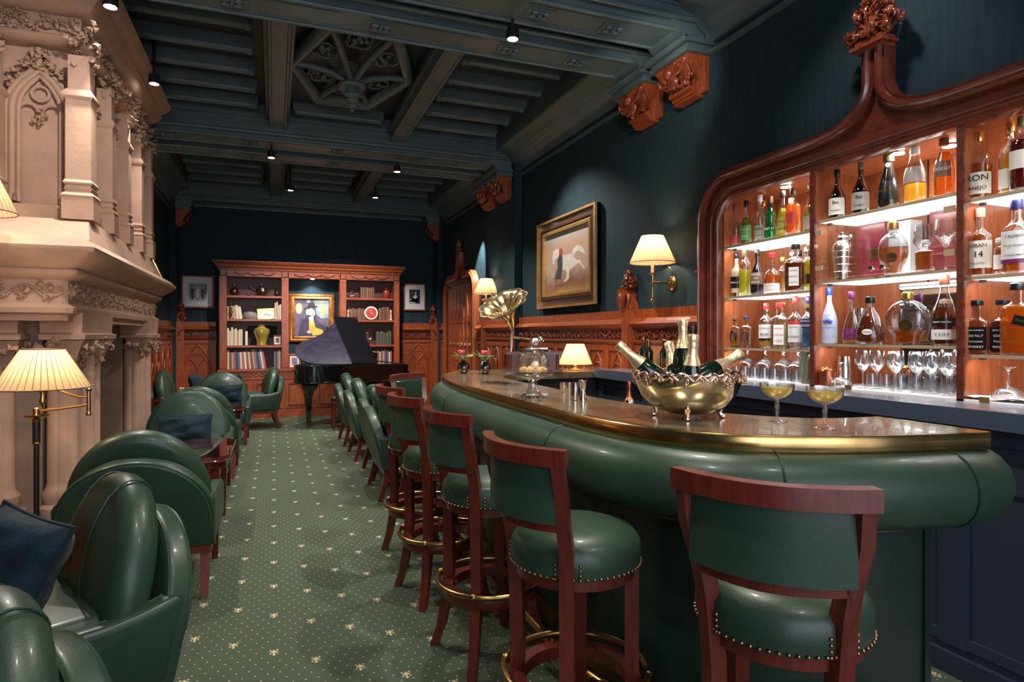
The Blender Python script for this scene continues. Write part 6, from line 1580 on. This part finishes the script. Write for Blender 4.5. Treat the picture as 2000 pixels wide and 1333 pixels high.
def books(specs, z, yf, label_fmt, group):
    """specs: list of (x, width, height, tilt, colour)"""
    for i, (x, w_, h, tilt, c, lab) in enumerate(specs):
        t = thing('book', lab, 'book', (x,yf,z+.001+abs(math.sin(tilt))*w_*.5), 0, group); t.rotation_euler = (0,tilt,0)
        m = MB(); m.box(-w_/2,w_/2,0,.16,0,h); b = m.build('book_cover', col('bk%d' % (hash(c) % 9973), c, .6), t)
        MB().box(-w_/2+.003,w_/2-.003,.004,.158,h,h+.001).build('page_block', M_['paper'], b)
        if w_ > .018 and c in pal_b: MB().box(-w_/2-.0002,w_/2+.0002,-.001,0,h*.72,h*.78).build('spine_band', M_['brass_old'], b)
pal_c = [(.62,.50,.34),(.70,.60,.44),(.55,.36,.20),(.74,.66,.52),(.48,.30,.18)]
pal_m = [(.70,.62,.50),(.10,.09,.16),(.05,.05,.08),(.45,.10,.07),(.66,.42,.20),(.18,.15,.20),(.60,.55,.50),(.25,.10,.08),(.55,.25,.12),(.12,.14,.20)]
pal_b = [(.16,.06,.03),(.12,.05,.03),(.20,.09,.04),(.10,.04,.03)]
CN = {0:'cream',1:'pale cream',2:'tan',3:'ivory',4:'ochre'}
CM = ['pale','dark blue','black','dark red','orange','grey','light','maroon','rust','navy']
def row(x0, x1, n, z, pal, names, hmin, hmax, tilt0, where, group, yf=11.56):
    w_ = (x1-x0)/n; sp = []
    ords = ['first','second','third','fourth','fifth','sixth','seventh','eighth','ninth','tenth','eleventh','twelfth','thirteenth','fourteenth','fifteenth','sixteenth','seventeenth','eighteenth']
    for i in range(n):
        k = (i*7+3*n) % len(pal); tl = tilt0*(i/max(1,n-1)) 
        sp.append((x0+w_*(i+.5), w_*.86, random.uniform(hmin,hmax), tl, pal[k], '%s %s book from the left %s' % (ords[i], names[k], where)))
    books(sp, z, yf, None, group)
nc = [CN[i] for i in range(5)]
row(-.74,-.50,5,1.685,pal_c,nc,.20,.24,-.14,'on the second left shelf','books on the second shelf at left')
row(.01,.12,4,1.685,pal_c,nc,.24,.32,0,'at the right end of the second left shelf','books at the end of the second shelf')
row(-.74,-.50,8,1.235,pal_m[:1]+pal_c,['pale']+nc,.24,.31,0,'on the third left shelf of the bookcase','books on the third shelf at left')
row(-.46,-.42,1,1.235,pal_c,nc,.24,.24,-.12,'leaning alone on the third shelf, left column','single book on the third shelf')
row(-.74,-.12,18,.832,pal_m,CM,.27,.36,-.16,'in the long bottom left row','books in the long bottom row')
row(.0,.12,5,.832,pal_m,CM,.27,.33,0,'in the short bottom left row','books in the short bottom row')
row(1.47,1.72,7,2.085,pal_b,['brown','dark','reddish brown','black'],.19,.20,0,'of the gilt-spined set at top right','gilt-spined set on the top right shelf')
row(1.26,1.58,9,1.685,pal_b,['brown','dark','reddish brown','black'],.19,.22,-.16,'of those left of the red clock','brown books left of the clock')
row(1.80,2.02,6,1.685,pal_b,['brown','dark','reddish brown','black'],.20,.24,0,'of those right of the red clock','brown books right of the clock')
row(1.76,2.03,9,1.235,[(.05,.06,.04),(.10,.09,.06)],['dark green','olive'],.21,.25,0,'of the set on the third right shelf','dark set on the third right shelf')
row(1.78,2.04,9,.832,pal_m,CM,.26,.34,0,'on the bottom right shelf','books on the bottom right shelf')
# ornaments
def vasey(name, label, cat, x, z, prof, mat, y=11.64, seg=24):
    t = thing(name, label, cat, (x,y,z+.001)); MB().lathe(prof, seg).build('body', mat, t); return t
dk = col('dkornament', (.02,.012,.01), .12, 0, .8)
t = vasey('decanter','dark round decanter with gilt stopper, left on the top shelf of the bookcase','decanter',-.63,2.085,[(.04,0),(.05,.01),(.075,.07),(.06,.12),(.02,.15),(.016,.17)],dk); MB().lathe([(.018,.17),(.022,.19),(.012,.2),(.018,.215),(0,.225)],14).build('stopper', M_['gold'], t)
MB().ball((-.0,-.06,.07),(.03,.02,.03),10,8).build('medallion', M_['copper'], t)
t = vasey('teapot','large dark spouted pot with gilt knob, middle of the top left shelf','pot',-.20,2.085,[(.05,0),(.06,.01),(.095,.08),(.08,.14),(.03,.165),(.02,.18)],dk); m = MB(); m.tube([(-.08,0,.08),(-.14,0,.12),(-.19,0,.15)],[.025,.018,.02],8); m.tube([(.08,0,.05),(.13,0,.09),(.12,0,.14),(.06,0,.15)],.010,8); m.build('spout_and_handle', dk, t); MB().lathe([(.02,.18),(.024,.20),(.012,.21),(.02,.225),(0,.235)],14).build('knob', M_['gold'], t)
t = vasey('decanter','small black bottle at the right of the top left shelf','decanter',.05,2.085,[(.03,0),(.05,.02),(.045,.09),(.018,.12),(.014,.16)],dk); MB().lathe([(.016,.16),(.02,.18),(.0,.2)],12).build('stopper', M_['gold'], t)
t = vasey('bronze_figurine','slender bronze figurine in front of the cream books','figurine',-.68,1.685,[(.03,0),(.03,.02),(.014,.03),(.022,.08),(.030,.12),(.018,.16),(.024,.19),(.012,.22),(.020,.245),(.018,.27),(0,.28)],M_['brass_old'],y=11.53)
t = thing('flat_cap', 'grey-mauve flat cap on the second shelf of the bookcase', 'cap', (-.385,11.62,1.686)); MB().lathe([(.11,0),(.12,.02),(.115,.07),(.09,.12),(0,.135)],24).build('cap_body', col('cap', (.20,.17,.17), .9), t)
t = thing('leaning_booklet', 'cream booklet with printed cover leaning on the second shelf', 'booklet', (-.11,11.58,1.687)); t.rotation_euler = (-.15,-.08,0); MB().box(-.15,.15,0,.012,0,.19).build('cover', col('booklet', (.80,.68,.40), .6), t); MB().box(-.10,.11,-.001,0,.035,.12).build('cover_label', M_['white'], t); m = MB(); m.tube([(-.05,-.002,.07),(0,-.002,.09),(.03,-.002,.07),(.07,-.002,.08)],.004,5); m.build('cover_print', black, t)
t = vasey('gold_vase','broad glazed gold vase on the third shelf of the bookcase','vase',-.20,1.235,[(.08,0),(.085,.01),(.075,.04),(.11,.16),(.135,.23),(.125,.28),(.07,.31),(.06,.32),(.07,.345),(.065,.35),(.0,.34)],col('goldvase',(.50,.36,.08),.2,.5,.6),y=11.62)
t = thing('leaning_picture', 'dark picture leaning behind the gold vase', 'picture', (-.20,11.76,1.236)); MB().box(-.23,.25,0,.015,0,.34).build('picture_board', col('darkpic', (.02,.015,.02), .7, 0, 0), t)
def framed(label, x, y, z, w_, h, fr, matw, inner, F=None, fw=.02, group=None, figs=None, tilt=0):
    t = thing('framed_photograph', label, 'picture', (x,y,z), 0, group); t.rotation_euler = (tilt,0,0)
    m = MB(); 
    m.sweep([(-w_/2+fw/2,0,fw/2),(w_/2-fw/2,0,fw/2),(w_/2-fw/2,0,h-fw/2),(-w_/2+fw/2,0,h-fw/2)], [(-fw/2,0),(fw/2,0),(fw/2,.012),(0,.018),(-fw/2,.012)], (0,-1,0), closed=True); m.build('picture_frame', fr, t)
    MB().box(-w_/2+fw,w_/2-fw,-.004,-.001,fw,h-fw).build('mount_card', matw, t)
    iw, ih, ix, iz = inner; p = MB().box(ix-iw/2,ix+iw/2,-.006,-.004,iz-ih/2,iz+ih/2).build('photograph', col('photogrey', (.22,.21,.23), .4), t)
    for (c, shapes) in (figs or []):
        m = MB()
        for s in shapes: m.prism([(ix+a*iw/2, iz+b*ih/2) for a, b in s], .0062, .0068, M=Matrix(((1,0,0,0),(0,0,-1,0),(0,1,0,0),(0,0,0,1))))
        m.build('photo_figures', c, p)
    return t
def el(cx, cy, rx, ry, n=10): return [(cx+rx*math.cos(2*PI*i/n), cy+ry*math.sin(2*PI*i/n)) for i in range(n)]
pb = col('photoblack', (.02,.02,.022), .5); pw = col('photowhite', (.62,.62,.62), .5)
body = lambda x, s=1: [(x-.14*s,.35),(x+.14*s,.35),(x+.17*s,-.1),(x+.10*s,-.95),(x+.02*s,-.95),(x,-.3),(x-.02*s,-.95),(x-.10*s,-.95),(x-.17*s,-.1)]
framed('framed black and white photograph of three people, left of the bookcase', -1.21,YB-.03,1.87,.50,.56,M_['mahog'],M_['mount'],(.27,.29,0.0,.28),fw=.028,
  figs=[(pb,[body(-.62),body(.55),el(-.62,.62,.13,.10),el(.55,.62,.13,.10),[(.8,.9),(1,.9),(1,-.3),(.8,-.3)]]),(pw,[body(-.02),el(-.62,.48,.09,.10),el(.55,.48,.09,.10),el(-.05,.5,.09,.11),el(-.62,.05,.04,.25),el(.55,.05,.04,.25),[(-1,-.95),(1,-.95),(1,-.78),(-1,-.78)]])])
framed('framed black and white photograph of a seated person, right of the bookcase', 2.52,YB-.03,1.88,.42,.52,M_['mahog'],M_['mount'],(.21,.27,0.0,.27),fw=.024,
  figs=[(pb,[[(-1,-1),(1,-1),(1,1),(-1,1)]]),(col('photomid',(.30,.30,.31),.5),[[(-.2,.3),(.5,.35),(.75,-.2),(.6,-.8),(-.4,-.8),(-.6,-.3)]])])
bpy.data.objects['photo_figures'].name
t = bpy.context.scene.collection.objects[-1]
for o_ in [o for o in C.objects if o.name.startswith('framed_photograph') and 'seated' in o['label']]:
    ph = [c for c in o_.children if c.name.startswith('photograph')][0]
    m = MB(); T_ = Matrix(((1,0,0,0),(0,0,-1,0),(0,1,0,0),(0,0,0,1)))
    for s in (el(.15,.5,.17,.16),[(.0,.25),(.3,.3),(.5,-.1),(.1,-.35),(-.4,-.15)],el(-.75,-.4,.15,.12),[(-.9,-.95),(.1,-.95),(.1,-.8),(-.9,-.8)]): m.prism([(a*.105, .27+b*.135) for a,b in s], .0075, .0082, M=T_)
    m.build('photo_highlights', pw, ph)
framed('small framed photograph at the right end of the third shelf', .055,11.57,1.237,.13,.17,M_['mahog'],M_['mount'],(.07,.09,0,.085),fw=.018,figs=[(pb,[el(0,.2,.5,.5),el(.1,-.6,.5,.3)])],tilt=-.12)
framed('small framed picture in the niche beside the piano lid', .335,11.46,.832,.20,.25,M_['mahog'],M_['mount'],(.10,.13,0,.125),fw=.028,figs=[(col('inkb',(.06,.10,.30),.5),[el(-.1,.4,.3,.3),el(.1,-.4,.6,.3)])],tilt=-.12)
t = vasey('red_jar','lidded red jar at the right of the top right shelf','jar',1.95,2.085,[(.04,0),(.06,.03),(.075,.09),(.06,.14),(.03,.16),(.045,.175),(.0,.2)],col('redjar',(.25,.03,.02),.25,0,.6))
t = thing('ship_model','dark wooden hand plane with curved body on the top right shelf','ornament',(1.34,11.64,2.086)); MB().pad(rrect(-.08,.08,-.03,.03,.03),.06,.02,M=TR(0,0,.03)).build('body', M_['mahog_dark'], t); m = MB(); m.tube([(-.04,0,.06),(-.02,0,.12),(.03,0,.13)],.01,6); m.build('handle', M_['mahog_dark'], t)
t = thing('round_clock','round red and white clock on the second right shelf','clock',(1.66,11.57,1.686)); MB().lathe([(.115,0),(.12,.01),(.12,.03),(.10,.034)],32,M=TR(0,0,.13)@RX(PI/2)).build('clock_case', M_['white'], t); MB().lathe([(.098,.0345),(.0,.037)],32,M=TR(0,0,.13)@RX(PI/2)).build('clock_dial', col('dial',(.50,.05,.03),.4), t); MB().box(-.05,.05,-.02,.02,0,.02).build('clock_foot', M_['red_box'], t); m = MB(); m.tube([(0,-.04,.13),(.05,-.04,.10)],.004,5); m.tube([(0,-.04,.13),(-.01,-.04,.20)],.003,5); m.build('clock_hands', M_['white'], t)
for x, lab in ((1.25,'small pale figurine at the left of the second right shelf'),(2.02,'small pale figurine at the right of the second right shelf')):
    vasey('pale_figurine',lab,'figurine',x,1.685,[(.025,0),(.025,.015),(.012,.03),(.018,.08),(.010,.13),(.018,.15),(.015,.18),(0,.19)],col('palefig',(.70,.50,.28),.4),y=11.54)
vasey('red_vase','double-bulged red vase partly behind the piano lid','vase',1.38,1.235,[(.06,0),(.07,.03),(.075,.12),(.04,.17),(.06,.20),(.065,.26),(.045,.29),(.07,.31),(0,.31)],col('redvase',(.40,.05,.02),.25,0,.6))
t = thing('crystal_candelabrum','crystal candelabrum on the third right shelf','candelabrum',(1.61,11.60,1.236)); m = MB(); m.lathe([(.045,0),(.04,.012),(.012,.03),(.018,.07),(.010,.12),(.016,.16),(.012,.2),(.0,.29)],14)
for k in range(6):
    a = k*PI/3; m.tube([(0,0,.13),(.05*math.cos(a),.05*math.sin(a),.11),(.09*math.cos(a),.09*math.sin(a),.15),(.09*math.cos(a),.09*math.sin(a),.19)],.006,6); m.ball((.09*math.cos(a),.09*math.sin(a),.10),.013,6,5); m.ball((.05*math.cos(a),.05*math.sin(a),.22),.012,6,5)
m.build('crystal_arms', M_['cut'], t)
t = thing('brass_ornament','spindly brass ornament on the bottom right shelf above the piano lid','ornament',(1.66,11.58,.833)); m = MB(); m.tube([(0,0,0),(0,0,.30)],.008,6); m.tube([(-.12,0,.32),(.12,0,.26)],.008,6); m.tube([(-.10,0,.20),(.10,0,.30)],.006,6); m.ball((-.12,0,.32),.02,8,6); m.ball((.12,0,.26),.02,8,6); m.cyl((0,0,0),.05,.01,16); m.build('brass_arms', M_['brass'], t)

# ---- portrait in the niche
def slabs(parent, F, items, z0=.0):
    for i, (nm, c, shapes) in enumerate(items):
        m = MB(M=F)
        for s in shapes: m.prism(s, z0+.0006*i, z0+.0006*(i+1))
        m.build(nm, c, parent)
def pc(n, c): return P('paint_'+n, c, .55, nscale=7, var=.35)
t = thing('portrait_painting','gilt-framed portrait of a seated man with hat and yellow waistcoat in the bookcase niche','painting',(.64,YB-.055,1.30))
m = MB(); m.sweep([(-.34,0,.04),(.34,0,.04),(.34,0,.80),(-.34,0,.80)], [(-.05,0),(.05,0),(.05,.02),(.03,.045),(0,.03),(-.02,.04),(-.05,.015)], (0,-1,0), closed=True); m.build('gilt_frame', M_['gilt_frame'], t)
cv = MB().box(-.31,.31,-.004,.0,.07,.77).build('canvas', pc('dusk',(.13,.10,.16)), t)
FPt = FR((0,-.004,.07),(1,0,0))
slabs(cv, FPt, [('painted_sky', pc('sky',(.30,.42,.50)), [[(.02,.68),(.29,.69),(.30,.36),(.16,.34),(.08,.42),(.06,.56)],[(-.10,.69),(-.02,.69),(-.03,.60),(-.08,.62)]]),
 ('painted_tree', pc('tree',(.42,.42,.26)), [el(.20,.48,.075,.10),el(.14,.60,.05,.05),el(-.22,.52,.06,.10)]),
 ('painted_coat', pc('coat',(.06,.045,.10)), [[(-.24,.02),(-.18,.30),(-.06,.40),(.06,.40),(.12,.26),(.24,.20),(.26,.02)]]),
 ('painted_waistcoat', pc('waistcoat',(.72,.46,.07)), [[(-.05,.34),(.03,.33),(.06,.18),(.18,.14),(.22,.06),(.02,.03),(-.05,.14)]]),
 ('painted_cravat', pc('cravat',(.75,.74,.72)), [[(-.06,.36),(.03,.40),(.02,.30),(-.01,.24)]]),
 ('painted_hand', pc('hand',(.72,.55,.42)), [el(-.05,.10,.035,.03)]),
 ('painted_face', pc('face',(.72,.52,.36)), [el(-.02,.46,.052,.07)]),
 ('painted_hair', pc('hair',(.72,.66,.52)), [el(-.075,.46,.028,.06),el(.035,.44,.018,.05)]),
 ('painted_hat', pc('hat',(.03,.025,.03)), [[(-.13,.50),(.09,.55),(.09,.57),(.05,.575),(.04,.63),(-.06,.62),(-.07,.55),(-.13,.52)]])])
# ---- horse painting on the right wall
t = thing('horse_painting','large framed painting of a white horse led by a man on the teal wall','painting',(XW-.01,6.10,1.72))
w2 = .72; h = 1.0; FW = FR((0,0,0),(0,-1,0))
m = MB(M=FW); path = lambda d: [(-w2+d,d,0),(w2-d,d,0),(w2-d,h-d,0),(-w2+d,h-d,0)]
m.sweep(path(.055), [(-.055,0),(.055,0),(.055,.055),(.045,.06),(.02,.045),(-.055,.04)], (0,0,1), closed=True); m.build('outer_frame', P('dark_frame',(.085,.04,.03),.3,coat=.5,nscale=6,var=.4), t)
m = MB(M=FW); m.sweep(path(.012), [(-.012,0),(.012,0),(.012,.07),(-.012,.066)], (0,0,1), closed=True); m.sweep(path(.135), [(-.028,0),(.028,0),(.028,.05),(0,.055),(-.028,.03)], (0,0,1), closed=True); m.build('gilt_slip', M_['gilt_frame'] if False else P('gilt_bright',(.75,.45,.16),.35,metal=.7,nscale=10,var=.25), t)
F2 = FW @ TR(0,0,.018)
def landscape():
    m, nt, b = newmat('paint_landscape'); tc = nt.nodes.new('ShaderNodeTexCoord'); sp = nt.nodes.new('ShaderNodeSeparateXYZ'); L(nt, tc.outputs['Object'], sp.inputs[0])
    v = coords(nt, (1,1,1)); f = noise(nt, v, 3.5, 5, .6, .8); mx = nt.nodes.new('ShaderNodeMath'); mx.operation = 'MULTIPLY_ADD'; mx.inputs[1].default_value = .35; L(nt, f, mx.inputs[0]); L(nt, sp.outputs[2], mx.inputs[2])
    L(nt, ramp(nt, mx.outputs[0], [(.20,(.20,.11,.04)),(.33,(.42,.25,.09)),(.42,(.26,.12,.06)),(.50,(.34,.22,.16)),(.62,(.52,.36,.27)),(.85,(.50,.33,.23)),(1.0,(.36,.40,.42))]), b.inputs['Base Color']); b.inputs['Roughness'].default_value = .5; return m
cv = MB(M=F2).box(-w2+.15,w2-.15,.15,h-.15,-.004,0).build('canvas', landscape(), t)
# silhouettes, x measured to the right over the picture (width 1.14, centre 0), y up from the frame bottom
def S(pts): return [((a-50)*.0114, .15+b*.0070) for a, b in pts]
horse = S([(20,71),(27,74),(34,70),(41,60),(54,60),(62,59),(66,52),(72,47),(77,48),(80,42),(87,34),(86,31),(81,36),(76,43),(70,41),(64,38),(60,36),(56,35),(55,30),(56,24),(50,19),(44,17),(43,20),(49,25),(50,32),(47,37),(40,38),(36,44),(33,52),(28,60),(24,56),(23,50),(19,50),(17,58),(18,66)])
slabs(cv, F2, [('painted_shadow', pc('shade1',(.22,.11,.06)), [S([(20,14),(45,18),(70,26),(60,20),(38,11)])]),
 ('painted_horse', P('paint_horse',(.72,.66,.58),.55,nscale=9,var=.15), [horse, S([(60,60),(64,66),(71,70),(78,68),(85,61),(89,52),(82,57),(75,61),(69,60),(65,55)])]),
 ('painted_tunic', pc('tunic',(.06,.07,.07)), [S([(33,63),(39,64),(41,56),(41,42),(39,36),(37,24),(22,25),(26,36),(30,44),(29,54)])]),
 ('painted_legs', pc('legs',(.30,.16,.09)), [S([(24,25),(27,25),(25,14),(20,12),(22,18)]),S([(36,25),(39,24),(42,17),(44,15),(40,14),(37,20)])]),
 ('painted_head', pc('turban',(.40,.10,.05)), [S([(33,62),(38,62),(41,66),(40,71),(36,73),(33,69)])])])

# ---------------------------------------------------------------- piano
pn = thing('grand_piano','black lacquered baby grand piano with raised lid in front of the bookcase','piano',(1.1,10.5,0)); OP = TR(-1.1,-10.5,0)
def pb_(): return MB(M=OP)
# plan: straight bass side along y=9.92, tail at left, keyboard at right
plan = smooth([(1.95,9.92),(1.3,9.92),(.75,9.93),(.46,9.98),(.34,10.12),(.32,10.30),(.40,10.46),(.56,10.58),(.78,10.72),(1.0,10.98),(1.2,11.18),(1.5,11.26),(1.95,11.26)], 5)
m = pb_(); m.prism(plan, .68, .945); m.build('case', M_['black'], pn, angle=30)
m = pb_(); vs = []; 
m.tube([(x,y,.945) for x,y in plan], .012, 6, closed=True); m.tube([(x,y,.69) for x,y in plan], .012, 6, closed=True)
m.build('rim_bead', M_['black'], pn)
m = pb_(); m.prism([(9.92,.60),(9.92,.94),(9.97,.94),(11.21,.94),(11.26,.94),(11.26,.60)], 1.95, 2.02, M=Matrix(((0,0,1,0),(1,0,0,0),(0,1,0,0),(0,0,0,1))))
m.prism([(1.95,.94),(2.05,.80),(2.10,.76),(2.14,.70),(2.14,.62),(1.95,.60)], 9.92, 9.98, M=Matrix(((1,0,0,0),(0,0,1,0),(0,1,0,0),(0,0,0,1)))); m.prism([(1.95,.94),(2.05,.80),(2.10,.76),(2.14,.70),(2.14,.62),(1.95,.60)], 11.20, 11.26, M=Matrix(((1,0,0,0),(0,0,1,0),(0,1,0,0),(0,0,0,1))))
m.build('keyboard_cheeks', M_['black'], pn)
pb_().box(1.98,2.12,9.98,11.20,.66,.70).build('keyboard', M_['white'], pn)
def pleg(x, y):
    m = pb_(); m.lathe([(.0,.60),(.10,.60),(.105,.68)][::1], 4, (x,y,0), M=TR(x,y,0)@RZ(PI/4)@TR(-x,-y,0)); m.lathe([(.045,.08),(.052,.12),(.055,.30),(.07,.45),(.10,.55),(.17,.62),(.18,.68)], 4, (x,y,0), M=TR(x,y,0)@RZ(PI/4)@TR(-x,-y,0)); m.lathe([(.052,.09),(.055,.10),(.045,.11)],4,(x,y,0), M=TR(x,y,0)@RZ(PI/4)@TR(-x,-y,0)); m.box(x-.03,x+.03,y-.03,y+.03,.035,.09)
    l = m.build('leg', M_['black'], pn); pb_().lathe([(.018,0),(.022,.01),(.018,.035),(0,.04)],12,(x,y,0)).build('caster', M_['brass_old'], l)
pleg(.50,10.16); pleg(1.85,10.05); pleg(1.85,11.1)
# lid: hinged along the bass side, raised away from the camera
pn.location = (1.02,10.42,0); pn.rotation_euler = (0,0,math.radians(10))
HL = Matrix.Translation((0,9.93,.957)) @ RX(math.radians(34)) @ Matrix.Translation((0,-9.93,0))
lid = [(x,y) for x,y in plan if x < 1.52]; lid = [(1.50,9.92)]+[p for p in plan if p[0] < 1.50 ]+[(1.50,11.26)]
m = pb_(); m.add(*(lambda q: (q.v, q.f))(MB(M=HL).prism(lid, 0, .02))); 
m.build('lid', M_['lid'], pn, angle=30)
fp2 = [(1.02,9.92),(1.50,9.92),(1.50,11.26),(1.02,11.26)]
q = MB(M=HL).prism([(1.14,9.93),(1.50,9.93),(1.50,11.24),(1.14,11.24)], .022, .04); m = pb_(); m.add(q.v, q.f); q = MB(M=HL).box(1.10,1.15,9.93,11.24,.02,.045); m.add(q.v, q.f); m.build('folded_lid_flap', M_['black'], pn)
m = pb_(); m.tube([(.95,10.98,.94),(1.0,10.99,1.55)], .011, 6); m.build('lid_prop', M_['black'], pn)
# stool with green seat by the piano
t = thing('piano_stool','small wooden stool with green leather seat under the near side of the piano','stool',(.98,9.66,0))
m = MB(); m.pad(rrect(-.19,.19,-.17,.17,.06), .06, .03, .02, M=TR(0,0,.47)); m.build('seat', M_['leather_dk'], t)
MB().box(-.18,.18,-.16,.16,.40,.44).build('seat_frame', M_['stool'], t)
for sx in (-1,1):
    for sy in (-1,1): MB().lathe([(.012,0),(.018,.05),(.020,.2),(.024,.40)],10,(sx*.15,sy*.13,0)).build('leg', M_['stool'], t)
